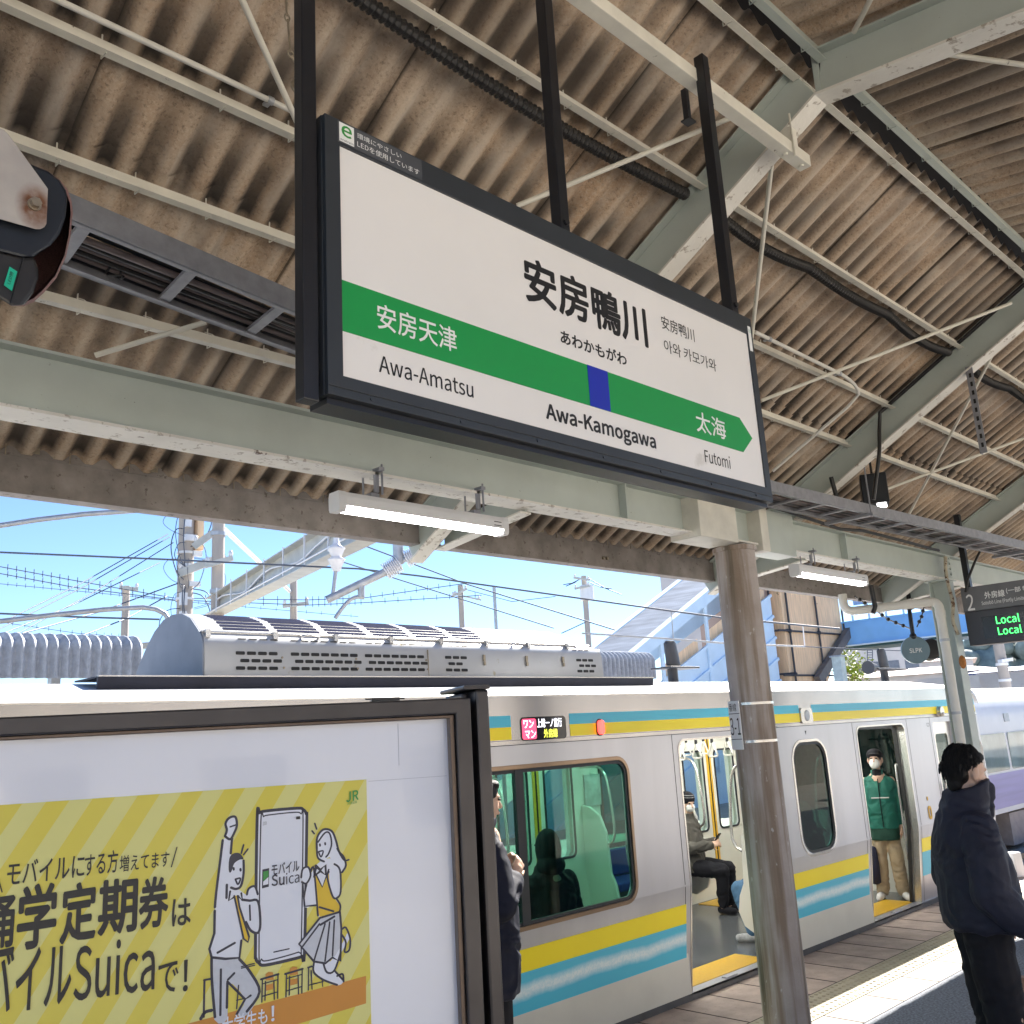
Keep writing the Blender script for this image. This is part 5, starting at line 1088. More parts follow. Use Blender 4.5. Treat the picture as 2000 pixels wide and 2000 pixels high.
# ---------------------------------------------------------------- interior
MB().box(TX0+.1, TX1-.2, 4.47, 6.56, -1.95, FL).build('floor', M['train_floor'], tr)
MB().box(TX0+.1, TX1-.2, 4.46, 6.57, .06, .12).build('ceiling', M['door_cream'], tr)
mb = MB(); mb.box(TX0+.2, 10.3, 5.02, 5.10, .045, .058); mb.box(TX0+.2, 10.3, 5.86, 5.94, .045, .058); mb.build('ceiling_lamps', M['interior_lamp'], tr)
mb = MB()
for a, b in ((TX0+.1, 6.0), (7.25, 8.9)): mb.box(a, b, 4.452, 4.458, -1.86, -1.13)
mb.build('inner_lining', M['door_cream'], tr)
for c, (dx0, dx1) in ((6.615, (6.03, 7.2)), (9.475, (8.93, 10.02))):     # far doors, shut
    fo = None
    for s in (-1, 1):
        a, b = (dx0+.01, c-.006) if s < 0 else (c+.006, dx1-.01); wc = c + s*.31
        lf = MB().prism([(a, FL), (b, FL), (b, -.08), (a, -.08)], lambda u, v, w: Vector((u, 6.50+w, v)), 0, .03, holes=[rrect(wc-.19, wc+.19, -1.15, -.29, .06)]).build('far_door_leaf', M['door_cream'], tr)
        MB().prism(rrect(wc-.205, wc+.205, -1.165, -.275, .07), lambda u, v, w: Vector((u, 6.492+w, v)), 0, .012, holes=[rrect(wc-.185, wc+.185, -1.145, -.295, .055)]).build('gasket', M['window_rubber'], lf)
        MB().prism(rrect(wc-.19, wc+.19, -1.15, -.29, .06), lambda u, v, w: Vector((u, 6.515+w, v)), 0, .005).build('pane', M['glass_clear'], lf)
        e = c - .045 if s < 0 else c + .008
        MB().box(e, e+.037, 6.494, 6.4985, FL+.01, -.09).build('yellow_edge', M['door_yellow'], lf)
    MB().box(c-.007, c+.007, 6.488, 6.50, FL+.01, -.085).build('door_seam', M['black'], tr)
for x0, x1 in ((3.05, 5.405), (7.62, 8.34)):
    fo = MB().prism(rrect(x0-.02, x1+.02, -1.15, -.18, .1), lambda u, v, w: Vector((u, 6.555+w, v)), 0, .02, holes=[rrect(x0+.02, x1-.02, -1.11, -.22, .08)]).build('far_window', M['window_rubber'], tr)
    MB().prism(rrect(x0, x1, -1.125, -.205, .1), lambda u, v, w: Vector((u, 6.582+w, v)), 0, .005).build('pane', M['glass_green'], fo)
for a, b in ((2.9, 5.85), (7.35, 8.78)):
    for y0, y1, yb in ((4.47, 4.86, 4.47), (6.17, 6.55, 6.50)):
        st = MB().box(a, b, y0, y1, -1.50, -1.42).build('bench_seat', M['seat_blue'], tr, bevel=.02)
        MB().box(a, b, yb, yb+.05, -1.41, -1.16).build('bench_back', M['seat_blue'], st, bevel=.015)
        MB().box(a, b, y0 if y0 < 5 else y1-.12, y0+.12 if y0 < 5 else y1, -1.80, -1.51).build('heater_box', M['train_floor'], st)
def partition(x, yw, s):
    pr = [(0, -1.72), (.20, -1.74), (.34, -1.66), (.385, -1.55), (.36, -1.42), (.31, -1.32), (.30, -1.15), (.285, -.95), (.22, -.80), (.10, -.72), (0, -.70)]
    pt = MB().prism([(yw + s*a, b) for a, b in (pr if s > 0 else pr[::-1])], lambda u, v, w: Vector((x+w, u, v)), 0, .035).build('seat_partition', M['door_cream'], tr, bevel=.008)
    P = lambda d, z: Vector((x+.018, yw + s*d, z))
    MB().tube(sm3([P(.0, -.34), P(.20, -.34), P(.28, -.37), P(.335, -.47), P(.37, -.70), P(.385, -.92), P(.36, -1.02), P(.30, -1.06)]), .013, 8).build('grab_rail', M['stainless_trim'], pt)
def sm3(p, k=4):
    out_ = []; n = len(p)
    for i in range(n-1):
        a, b, c, d = p[max(0, i-1)], p[i], p[i+1], p[min(n-1, i+2)]
        for j in range(k):
            t = j/k; out_.append(.5*((2*b) + (c-a)*t + (2*a-5*b+4*c-d)*t*t + (3*b-a-3*c+d)*t**3))
    return out_ + [p[-1]]
for x in (5.88, 7.30, 8.80, 2.86): partition(x, 4.47, 1); partition(x, 6.55, -1)
mb = MB()
for y in (5.12, 5.80): mb.tube([(3.0, y, -.03), (10.2, y, -.03)], .012, 8)
for x in (3.0, 5.95, 7.25, 8.85, 10.0):
    for y in (5.12, 5.80): mb.tube([(x, y, -.03), (x, y, .07)], .010, 6)
mb.build('strap_rail', M['stainless_trim'], tr)
def strap(x, y):
    mb = MB(); mb.box(x-.006, x+.006, y-.012, y+.012, -.17, -.02); sp_ = mb.build('hanging_strap', M['black'], tr)
    mb = MB(); mb.tube([(x, y-.008, -.165), (x, y+.008, -.165), (x, y+.05, -.27), (x, y+.04, -.285), (x, y-.04, -.285), (x, y-.05, -.27)], .0085, 6, closed=True); mb.build('strap_handle', M['door_cream'], sp_)
for x in (6.35, 6.60, 6.82, 7.05, 7.3, 7.55, 7.8): strap(x, 5.12)
for x in (6.7, 6.95, 7.2, 7.5, 7.8, 8.1, 8.4): strap(x, 5.80)
bk = MB().prism([(4.47, FL), (6.56, FL), (6.56, .06), (4.47, .06)], lambda u, v, w: Vector((10.48+w, u, v)), 0, .04, holes=[rrect(4.72, 6.3, -1.0, -.13, .03)]).build('cab_bulkhead', M['door_cream'], tr)
MB().prism(rrect(4.70, 6.32, -1.02, -.11, .03), lambda u, v, w: Vector((10.474+w, u, v)), 0, .005, holes=[rrect(4.74, 6.28, -.98, -.15, .03)]).build('window_trim', M['window_rubber'], bk)
MB().prism(rrect(4.72, 6.3, -1.0, -.13, .03), lambda u, v, w: Vector((10.495+w, u, v)), 0, .005).build('pane', M['glass_dark'], bk)
MB().tube([(10.46, 5.3, -1.35), (10.44, 5.3, -1.36), (10.44, 5.3, -1.45), (10.46, 5.3, -1.46)], .008, 6).build('handle', M['black'], bk)
g1, g2 = onY(*R(9, 1238, 535), 4.60), onY(*R(9, 1308, 1045), 4.60)
MB().tube(sm3([Vector((g1.x+.06, 4.62, g1.z-.01)), Vector((g1.x+.03, 4.60, g1.z)), Vector((g1.x, 4.60, g1.z-.05)), Vector(((g1.x+g2.x)/2, 4.60, (g1.z+g2.z)/2)), Vector((g2.x, 4.60, g2.z+.05)), Vector((g2.x+.02, 4.60, g2.z)), Vector((g2.x+.08, 4.62, g2.z))]), .012, 8).build('door_handrail', M['stainless_trim'], tr)
mb = MB(); mb.box(7.36, 7.60, 6.545, 6.552, -.72, -.42); mb.build('interior_poster', M['glass_clear'] if False else nm('interior poster', (.40,.44,.42), .2, 0, .4, 9), tr)

# ================================================================ SECOND TRAIN
t2 = thing('express_train', 'white train with a purple band standing on the next track', 'train', (24, 8.6, G0+.2))
EYY = 7.75; E0, E1 = 18.6, 44
ez = lambda z: z*1.76
e1 = [(EYY, -2.15), (EYY, -.70), (EYY+.02, -.2), (EYY+.06, .12), (EYY+.35, .36), (EYY+.9, .48), (EYY+1.45, .50)]
e2 = e1 + [(2*(EYY+1.45)-y, z) for y, z in e1[::-1][1:]]
mb = MB(); nn = len(e2)
st_ = [(E0, .55), (E0+.5, .8), (E0+1.3, .97), (E0+2, 1.0), (E1, 1.0)]
vs = [(x, EYY+1.45 + (y-EYY-1.45)*s, -2.15 + (z+2.15)*s) for x, s in st_ for y, z in e2]
mb.add(vs, [(i*nn+j, i*nn+j+1, (i+1)*nn+j+1, (i+1)*nn+j) for i in range(len(st_)-1) for j in range(nn-1)] + [tuple(range(nn))], True)
mb.build('body', M['white_paint'], t2)
ef = lambda u, v, w: Vector((u, EYY + w, v))
mb = MB(); mb.prism([(E0+1.6, -2.05), (E1, -2.05), (E1, -1.36), (E0+1.6, -1.36)], ef, -.012, -.002); mb.build('purple_band', M['purple_paint'], t2)
for wx in [E0+2.6 + i*1.62 for i in range(14)]:
    fo = MB().prism(rrect(wx, wx+1.46, -1.31, -.53, .06), ef, -.014, -.003).build('window', nm('train glass', (.22,.30,.29), .06, 0, .3, 1.5), t2)
ufm = nm('pale underfloor box', (.38,.33,.31), .6)
for wx in (22.3, 23.9, 31, 38): MB().box(wx, wx+1.1, EYY+.05, EYY+1, -2.85, -2.2).build('underfloor_box', ufm, t2)
MB().box(E0+1, E1, EYY+.4, EYY+2.4, -2.9, -2.16).build('underframe', M['black'], t2)
mb = MB(); mb.prism([(22.85, -.30), (23.15, -.30), (23.15, -.12), (22.85, -.12)], ef, -.0, .02); mb.build('display', M['galv'], t2)
# ================================================================ PEOPLE
class Fig:
    def __init__(s, label, loc, yaw, h, nme='person'):
        s.loc = Vector(loc); s.M = Matrix.Rotation(yaw, 3, 'Z') * (h/1.75); s.k = h/1.75; s.label = label; s.root = None
    def T(s, p): return s.loc + s.M @ Vector(p)
    def mb(s): s.m = MB(); return s
    def cap(s, p, q, r0, r1): s.m.cap(s.T(p), s.T(q), r0*s.k, r1*s.k); return s
    def chain(s, pts, rs):
        for i in range(len(pts)-1): s.cap(pts[i], pts[i+1], rs[i], rs[i+1])
        return s
    def ell(s, c, r, tilt=None): 
        Mx = s.M.copy()
        if tilt is not None: Mx = s.M @ tilt
        s.m.ell(s.T(c), r, 18, 12, Mx); return s
    def loft(s, rings, e=.85):
        s.m.loft([(s.T(c), s.M @ Vector(a), s.M @ Vector(b), e) for c, a, b in rings], 24); return s
    def body(s, mt='skin', vox=.007):
        o = s.m.build('person', M[mt], None, remesh=vox, smooth_it=3); tag(o, s.label, 'person'); s.root = o
        me = o.data; org = s.loc + Vector((0,0,H))        # origin at the feet
        for v in me.vertices: v.co -= org
        o.location = org; ORG[o.name] = org; return s
    def part(s, name, mt, vox=.011, it=4, fold=0):
        o = s.m.build(name, M[mt] if isinstance(mt, str) else mt, s.root, remesh=vox, smooth_it=it)
        if fold:                  # cloth creases: ridged noise pushed along the normals
            nrm = [v.normal.copy() for v in o.data.vertices]
            for v, nv in zip(o.data.vertices, nrm):
                p = v.co; q = mnoise.noise(Vector((p.x*4, p.y*4, p.z*5.5))); r_ = mnoise.noise(Vector((p.x*9 + 7, p.y*9, p.z*13 + q*3)))
                v.co += nv * (fold*(.5 - abs(r_)*2.2) + fold*.8*q)
        return o
    def plain(s, name, mt, **kw): return s.m.build(name, M[mt] if isinstance(mt, str) else mt, s.root, **kw)
    def head(s, c, yaw=0, pitch=0, face=True):
        """skull, jaw, nose, ears round the centre c (eye level); returns a placing function"""
        Rm = Matrix.Rotation(yaw, 3, 'Z') @ Matrix.Rotation(pitch, 3, 'Y'); c = Vector(c); P = lambda x, y, z: c + Rm @ Vector((x, y, z)); s.P = P; s.Rm = Rm
        s.ell(P(-.012, 0, .028), (.098, .076, .092), Rm); s.ell(P(.030, 0, -.03), (.060, .060, .075), Rm); s.cap(P(.045, .022, -.088), P(.045, -.022, -.088), .026, .026); s.cap(P(.0, .048, -.055), P(.05, .02, -.09), .024, .022); s.cap(P(.0, -.048, -.055), P(.05, -.02, -.09), .024, .022)
        s.cap(P(.088, 0, .005), P(.103, 0, -.030), .010, .014); s.ell(P(.088, 0, -.065), (.012, .024, .010), Rm); s.ell(P(.080, 0, .022), (.016, .048, .010), Rm)
        for q_ in (-1, 1): s.ell(P(-.006, q_*.081, -.010), (.020, .012, .034), Rm)
        return s
    def hand(s, w, d, up, side, curl=.5, L=.085):
        """palm at the wrist w, fingers along d, back of the hand along up, thumb to the side"""
        w, d, up = Vector(w), Vector(d).normalized(), Vector(up).normalized(); sd = d.cross(up).normalized() * side
        s.cap(w, w + d*.035, .026, .030); s.cap(w + d*.03 + sd*.020, w + d*.075 + sd*.024, .018, .015); s.cap(w + d*.03 - sd*.020, w + d*.075 - sd*.024, .018, .014); s.cap(w+d*.03, w+d*.075, .02, .016)
        for i, f in enumerate((1.0, 1.08, 1.0, .8)):
            o = sd*(.028 - .0185*i); b = w + d*.075 + o; k1 = (d - up*curl*.7).normalized(); k2 = (d - up*curl*2.2).normalized()
            s.cap(b, b + k1*.038*f, .0095, .0088); s.cap(b + k1*.038*f, b + k1*.038*f + k2*.042*f, .0088, .0075)
        b = w + d*.025 + sd*.028; t1 = (sd*.8 + d*.6 - up*.25).normalized(); s.cap(b, b + t1*.042, .013, .011); s.cap(b + t1*.042, b + t1*.042 + (d*.9 + sd*.2 - up*.3).normalized()*.032, .011, .009)
        return s
def yawto(dx, dy): return math.atan2(dy, dx)
V3 = Vector
# ---- man in the navy jacket, right
f = Fig('man in a dark navy jacket and black trousers standing at the right edge', (4.97, 1.94, P0z), yawto(.62, -.78), 1.735)
HD = (.035, 0, 1.635); hy = .30
f.mb().head(HD, hy, .16).cap((.0, 0, 1.46), (.015, 0, 1.58), .058, .054).chain([(0, 0, 1.40), (0, 0, 1.0)], [.12, .12])
for q_ in (-1, 1): f.chain([(0, q_*.17, 1.38), (-.03, q_*.26, 1.13), (.17, q_*.24, .93)], [.05, .045, .032]).chain([(0, q_*.09, .95), (.02, q_*.10, .50), (-.01, q_*.10, .09)], [.08, .06, .045]).chain([(-.03, q_*.10, .05), (.14, q_*.115, .04)], [.045, .04]).hand((.19, q_*.235, .915), (.8, -q_*.1, -.55), (.3, q_*.8, .3), -q_, .5)
f.body()
f.mb().loft([((.01, 0, .915), (.165, 0, 0), (0, .215, 0)), ((.008, 0, .94), (.178, 0, 0), (0, .235, 0)), ((.0, 0, 1.08), (.170, 0, 0), (0, .245, 0)), ((-.01, 0, 1.22), (.160, 0, 0), (0, .245, 0)), ((-.02, 0, 1.34), (.138, 0, 0), (0, .235, 0)), ((-.02, 0, 1.42), (.115, 0, 0), (0, .19, 0)), ((-.005, 0, 1.475), (.105, 0, 0), (0, .135, 0)), ((.012, 0, 1.53), (.105, 0, .012), (0, .11, 0)), ((.026, 0, 1.575), (.108, 0, .03), (0, .106, 0))])
f.cap((.10, 0, 1.42), (.135, 0, 1.56), .03, .022)
for q_ in (-1, 1):
    f.chain([(-.01, q_*.185, 1.375), (-.025, q_*.26, 1.25), (-.035, q_*.29, 1.11)], [.088, .092, .088]).chain([(-.035, q_*.29, 1.11), (.06, q_*.285, 1.01), (.165, q_*.25, .935)], [.086, .080, .062])
f.part('jacket', 'navy_cloth', .009, 3, fold=.010)
f.mb()
f.m.tube([f.T((.01 + .168*math.cos(a), .222*math.sin(a), .93)) for a in [i*math.pi/12 for i in range(24)]], .006, 6, closed=True); f.plain('hem_cord', 'navy_cloth')
f.mb()
for q_ in (-1, 1): f.chain([(-.01, q_*.07, .95), (.0, q_*.072, .72), (.015, q_*.078, .50), (-.01, q_*.08, .28), (-.02, q_*.085, .10)], [.112, .104, .090, .080, .084])
f.part('trousers', 'black_cloth', .010, 3, fold=.009)
f.mb()
P = f.P
f.ell(P(-.022, 0, .050), (.098, .079, .090), f.Rm).ell(P(-.052, 0, -.002), (.060, .071, .072), f.Rm).ell(P(.035, 0, .078), (.050, .060, .032), f.Rm).ell(P(-.025, .054, .042), (.050, .022, .036), f.Rm).ell(P(-.03, -.054, .042), (.050, .022, .036), f.Rm).ell(P(-.066, 0, -.060), (.032, .046, .045), f.Rm)
for i in range(24):
    a = random.uniform(0, 6.28); z = random.uniform(-.02, .13); rr0 = .098*math.sqrt(max(.05, 1-(max(0, z)/.14)**2)); c0 = P(-.03 + math.cos(a)*rr0*1.02, math.sin(a)*rr0*.90, z)
    if math.cos(a) > -.15 and z < .06: continue
    c1 = P(-.03 + math.cos(a)*rr0*1.06, math.sin(a)*rr0*.93, z - random.uniform(.02, .05)); f.cap(c0, c1, .010, .004)
f.part('hair', 'hair', .006, 2)
f.mb()
for i in range(1500):         # single strands combed from the crown outwards
    a = random.uniform(0, 6.283); z0 = random.uniform(.0, .138); g = lambda z: .098*math.sqrt(max(.02, 1 - (max(0, z-.035)/.112)**2))
    if math.cos(a) > .30 and z0 < .070: continue
    z1 = max(-.10 if math.cos(a) < -.45 else (.030 if math.cos(a) < .3 else .05), z0 - random.uniform(.03, .07)); p_ = []
    for k in range(4):
        z = z0 + (z1-z0)*k/3; rr0 = g(z) + .003 + .002*k; q_ = .93 if z > -.02 else .93 - (-.02-z)*3.0
        p_.append(f.T(P(-.024 + math.cos(a)*rr0*q_, math.sin(a)*rr0*.84*q_, z)))
        a += random.uniform(-.03, .03)
    f.m.tube(p_, [.0022, .002, .0016, .0006], 3, cap=False)
f.plain('hair_strands', 'hair')
f.mb()
for q_ in (-1, 1): f.chain([(-.05, q_*.10, .035), (.10, q_*.115, .035), (.16, q_*.12, .03)], [.045, .045, .034])
f.part('shoes', 'black_cloth', .009)
# ---- woman in the green jacket inside the open door
f = Fig('woman in a green jacket, cap and white mask standing in the right open train door', (10.135, 4.82, FL), yawto(-.90, -.42), 1.535)
HD = (.03, 0, 1.60)
f.mb().head(HD, -.15, -.12).cap((.0, 0, 1.42), (.015, 0, 1.55), .050, .048).chain([(0, 0, 1.36), (0, 0, .95)], [.11, .11])
for q_ in (-1, 1): f.chain([(0, q_*.15, 1.35), (-.01, q_*.178, 1.08), (.02, q_*.188, .82)], [.045, .04, .03]).chain([(0, q_*.075, .92), (.01, q_*.09, .50), (-.01, q_*.11, .09)], [.075, .055, .042]).hand((.02, q_*.188, .80), (.1, 0, -1), (0, q_*1, 0), 1, .6)
f.body()
f.mb().loft([((0, 0, .80), (.145, 0, 0), (0, .178, 0)), ((0, 0, .92), (.15, 0, 0), (0, .18, 0)), ((0, 0, 1.12), (.155, 0, 0), (0, .178, 0)), ((-.01, 0, 1.28), (.14, 0, 0), (0, .172, 0)), ((-.01, 0, 1.36), (.11, 0, 0), (0, .148, 0)), ((.0, 0, 1.42), (.075, 0, 0), (0, .09, 0)), ((.01, 0, 1.48), (.07, 0, .01), (0, .07, 0))])
for q_ in (-1, 1): f.chain([(0, q_*.135, 1.33), (-.01, q_*.180, 1.10), (.01, q_*.188, .86)], [.066, .060, .050])
f.part('jacket', 'green_cloth', .009, 3, fold=.009)
f.mb().loft([((.022, 0, 1.34), (.085, 0, 0), (0, .070, 0)), ((.022, 0, 1.41), (.070, 0, 0), (0, .066, 0)), ((.028, 0, 1.475), (.060, 0, .01), (0, .058, 0))]); f.plain('dark_collar', 'black_cloth')
f.mb().loft([((0, 0, .665), (.15, 0, 0), (0, .172, 0)), ((0, 0, .74), (.15, 0, 0), (0, .172, 0)), ((0, 0, .84), (.14, 0, 0), (0, .168, 0))]); f.part('lower_coat', 'dark_green_cloth', .012)
f.mb()
for q_ in (-1, 1): f.chain([(0, q_*.075, .85), (.01, q_*.09, .50), (.0, q_*.11, .10)], [.092, .080, .076])
f.part('trousers', 'beige_cloth', .009, 3, fold=.009)
f.mb()
for q_ in (-1, 1): f.chain([(-.04, q_*.12, .04), (.12, q_*.15, .04), (.18, q_*.165, .032)], [.042, .045, .034])
f.part('shoes', 'shoe_white', .008)
P = f.P
f.mb().ell(P(.062, 0, -.052), (.048, .062, .062), f.Rm); f.part('face_mask', 'mask_white', .006)
f.mb().ell(P(-.02, 0, .03), (.100, .086, .085), f.Rm).ell(P(-.045, 0, -.02), (.07, .078, .07), f.Rm); f.part('hair', nm('brown hair', (.03, .015, .01), .4, 0, .3, 60), .006)
f.mb().ell(P(-.012, 0, .058), (.112, .094, .075), f.Rm).ell(P(.085, .01, .055), (.06, .07, .012), f.Rm); f.part('cap', 'black_cloth', .006)
f.mb(); 
for q_ in (-1, 1): f.ell(P(.086, q_*.030, .008), (.010, .014, .007), f.Rm)
f.plain('eyes', 'hair')
f.mb(); f.m.bar(f.T((.158, -.10, 1.16)), f.T((.158, .10, 1.16)), .004, .010); f.plain('reflective_trim', 'shoe_white')
f.mb(); f.m.tube([f.T((.158, -.005, .82)), f.T((.163, -.005, 1.12)), f.T((.12, 0, 1.38))], .005, 6); f.plain('zip', 'black_cloth')
wl = f.T((.04, -.20, .70))
bg_ = thing('tote_bag', 'dark navy tote bag hanging from the hand of the woman in green', 'bag', (wl.x, wl.y, wl.z-.45))
u_, v_ = f.M @ V3((.75, .35, 0)), f.M @ V3((-.3, .9, 0))
mb = MB(); mb.loft([(wl + V3((0,0,z)), u_*a, v_*b, .5) for z, a, b in ((-.46, .11, .035), (-.44, .15, .05), (-.25, .16, .055), (-.10, .155, .04), (-.085, .15, .02))], 20); mb.build('bag_body', nm('bag cloth', (.012,.014,.04), .7, bmp=.2), bg_)
mb = MB(); mb.tube([wl + V3((0,0,-.10)) + u_*.08, wl + V3((0,0,.02)), wl + V3((0,0,.075)), wl + V3((0,0,.02)), wl + V3((0,0,-.10)) - u_*.08], .006, 6); mb.build('handle', M['black_cloth'], bg_)
# ---- seated passengers
def seated(label, loc, yaw, h, coat, trous, shoe='black_cloth', arms='lap', legs=((.42, .10, .46), (.42, -.10, .46)), feet=((.40, .10, .06), (.40, -.10, .06)), headp=(.03, 0, 1.20), hyaw=0, pitch=0, hat=None, mask=False, hood=False, hair='hair', vox=.009):
    f = Fig(label, loc, yaw, h)
    f.mb().head(headp, hyaw, pitch).cap((0, 0, 1.02), (headp[0]-.02, 0, headp[2]-.05), .055, .052).chain([(-.02, 0, .95), (0, 0, .52)], [.12, .12])
    wr = ((.30, .07, .76), (.30, -.09, .74)) if arms == 'phone' else ((.26, .10, .60), (.26, -.10, .60))
    el = ((.02, .25, .70), (.02, -.25, .70))
    for (w, e_, l, ft) in zip(wr, el, legs, feet):
        q_ = 1 if w[1] > 0 else -1
        f.chain([(0, q_*.16, .98), e_, w], [.045, .04, .03]).chain([(0, q_*.09, .50), l, ft], [.08, .06, .042]).hand(w, (.7, -q_*.45, .15), (.3, q_*.5, .3), -q_, .7)
    f.body(vox=vox)
    f.mb().loft([((.02, 0, .44), (.17, 0, 0), (0, .21, 0)), ((.0, 0, .60), (.165, 0, 0), (0, .215, 0)), ((-.02, 0, .82), (.155, 0, 0), (0, .215, 0)), ((-.02, 0, .97), (.12, 0, 0), (0, .19, 0)), ((-.01, 0, 1.04), (.09, 0, 0), (0, .11, 0)), ((.0, 0, 1.09), (.085, 0, 0), (0, .085, 0))])
    for w, e_ in zip(wr, el):
        q_ = 1 if w[1] > 0 else -1; f.chain([(-.01, q_*.165, .96), e_, w], [.085, .078, .056])
    f.part('coat', coat, .011, 3, fold=.009)
    f.mb()
    for l, ft, q_ in zip(legs, feet, (1, -1)): f.chain([(.03, q_*.09, .50), l, (ft[0], ft[1], .11)], [.105, .085, .065])
    f.part('trousers', trous, .011, 3, fold=.008)
    f.mb()
    for ft in feet: f.chain([(ft[0]-.03, ft[1], .045), (ft[0]+.13, ft[1]*1.2, .04)], [.045, .038])
    f.part('shoes', shoe, .010)
    P = f.P
    if hood: f.mb().ell(P(-.030, 0, -.015), (.105, .100, .150), f.Rm).ell(P(-.05, 0, -.13), (.10, .12, .08), f.Rm); f.part('hood', hat, .010)
    elif hat:
        f.mb().ell(P(-.012, 0, .055), (.110, .092, .085), f.Rm).ell(P(-.015, 0, .03), (.108, .09, .05), f.Rm); f.part('knit_hat', hat, .008)
        if mask:
            f.mb()
            for z in (.075, .10): f.m.tube([f.T(P(-.012 + .112*math.cos(a)*(1-(z-.05)*3), .093*math.sin(a)*(1-(z-.05)*3), z)) for a in [i*math.pi/10 for i in range(20)]], .004, 5, closed=True)
            f.plain('hat_stripe', nm('grey wool', (.25,.25,.25), .9))
    else: f.mb().ell(P(-.02, 0, .04), (.102, .088, .085), f.Rm).ell(P(-.05, 0, -.02), (.066, .08, .08), f.Rm); f.part('hair', hair, .008)
    if mask: f.mb().ell(P(.058, 0, -.042), (.046, .060, .054), f.Rm); f.part('face_mask', 'mask_white', .007)
    f.mb()
    for q_ in (-1, 1): f.ell(P(.086, q_*.030, .008), (.010, .014, .007), f.Rm)
    f.plain('eyes', 'hair'); return f
f = seated('seated passenger in striped knit hat and white mask looking at a phone', (8.62, 6.26, FL), yawto(.20, -.97), 1.56, 'grey_cloth', 'black_cloth', arms='phone', hyaw=-.55, pitch=.10, hat='black_cloth', mask=True)
pc_ = f.T((.36, -.01, .80)); ph_ = MB(); d_ = f.M @ V3((.5, 0, .7)); s_ = f.M @ V3((0, 1, 0)); n_ = d_.cross(s_); ph_.obox(pc_, d_.normalized()*.07, s_.normalized()*.034, n_.normalized()*.004)
po_ = ph_.build('mobile_phone', M['black'], None, bevel=.003); tag(po_, 'black mobile phone in the hands of the passenger with the knit hat', 'phone')
seated('dark seated passenger in a tall hood seen from behind in the big window', (4.93, 4.78, FL), yawto(.15, .95), 1.60, 'black_cloth', 'black_cloth', hat='black_cloth', hood=True, headp=(.0, 0, 1.22), vox=.012)
seated('dark seated passenger with rucksack in the narrow rounded window', (8.55, 4.84, FL), yawto(.1, .99), 1.45, 'grey_cloth', 'black_cloth', hat='grey_cloth', hood=True, vox=.012)
rk_ = Vector((8.66, 5.12, FL+.60)); mb = MB(); mb.ell(rk_, (.17, .14, .22), 16, 10); mb.ell(rk_ + V3((.05, .08, -.08)), (.10, .08, .11), 12, 8); o = mb.build('rucksack', M['black_cloth'], None, remesh=.012); tag(o, 'bulky black rucksack on the lap of the passenger in the narrow window', 'bag')
seated('seated passenger in jeans behind the pale partition in the left open door', (7.95, 4.80, FL), yawto(-.10, .99), 1.55, nm('dark blue coat', (.02,.05,.10), .8), 'jeans', nm('grey white trainer', (.38,.38,.38), .6, 0, .4, 25), legs=((.40, .16, .46), (.42, -.08, .46)), feet=((.22, .30, .06), (.35, -.12, .06)), vox=.012)
# ---- person half hidden by the poster board
f = Fig('person in dark navy coat half hidden behind the post of the poster board', (3.645, 4.03, P0z), yawto(.93, -.36), 1.73)
f.mb().head((.03, 0, 1.60), .0, .06).cap((.0, 0, 1.43), (.015, 0, 1.55), .055, .052).chain([(0, 0, 1.38), (0, 0, .95)], [.12, .12])
f.chain([(0, .16, 1.36), (.02, .25, 1.10), (.15, .10, 1.22)], [.045, .04, .03]).hand((.16, .09, 1.23), (.6, -.5, .55), (.6, .5, .3), -1, .9)
f.chain([(0, -.16, 1.36), (.0, -.26, 1.08), (.14, -.12, 1.20)], [.045, .04, .03]).hand((.15, -.11, 1.215), (.55, .35, .6), (.6, -.6, .3), 1, .9)
for q_ in (-1, 1): f.chain([(0, q_*.09, .95), (.02, q_*.10, .50), (-.01, q_*.10, .09)], [.08, .06, .045])
f.body()
f.mb().loft([((0, 0, .62), (.16, 0, 0), (0, .22, 0)), ((0, 0, .80), (.175, 0, 0), (0, .235, 0)), ((0, 0, 1.05), (.17, 0, 0), (0, .235, 0)), ((-.01, 0, 1.30), (.15, 0, 0), (0, .225, 0)), ((-.01, 0, 1.38), (.12, 0, 0), (0, .18, 0)), ((.0, 0, 1.44), (.085, 0, 0), (0, .10, 0)), ((.01, 0, 1.50), (.085, 0, .012), (0, .085, 0))])
for q_ in (-1, 1): f.chain([(0, q_*.165, 1.34), (.01, q_*.255, 1.09), (.12, q_*.15, 1.18)], [.082, .082, .06])
f.part('coat', nm('navy coat cloth', (.008, .010, .024), .75, 0, .2, 8, bmp=.4, bscale=16, spec=.3), .010, 3, fold=.010)
f.mb()
for q_ in (-1, 1): f.chain([(0, q_*.085, .85), (.015, q_*.10, .50), (-.01, q_*.10, .10)], [.11, .085, .078])
f.part('trousers', 'black_cloth', .012)
f.mb()
for q_ in (-1, 1): f.chain([(-.05, q_*.10, .035), (.14, q_*.12, .035)], [.045, .04])
f.part('shoes', 'black_cloth', .010)
P = f.P
f.mb().ell(P(-.022, 0, .045), (.104, .088, .088), f.Rm).ell(P(-.05, 0, -.015), (.066, .080, .08), f.Rm).ell(P(.05, 0, .085), (.045, .06, .03), f.Rm); f.part('hair', 'hair', .006)
f.mb()
for q_ in (-1, 1): f.ell(P(.086, q_*.030, .008), (.010, .014, .007), f.Rm)
f.plain('eyes', 'hair')
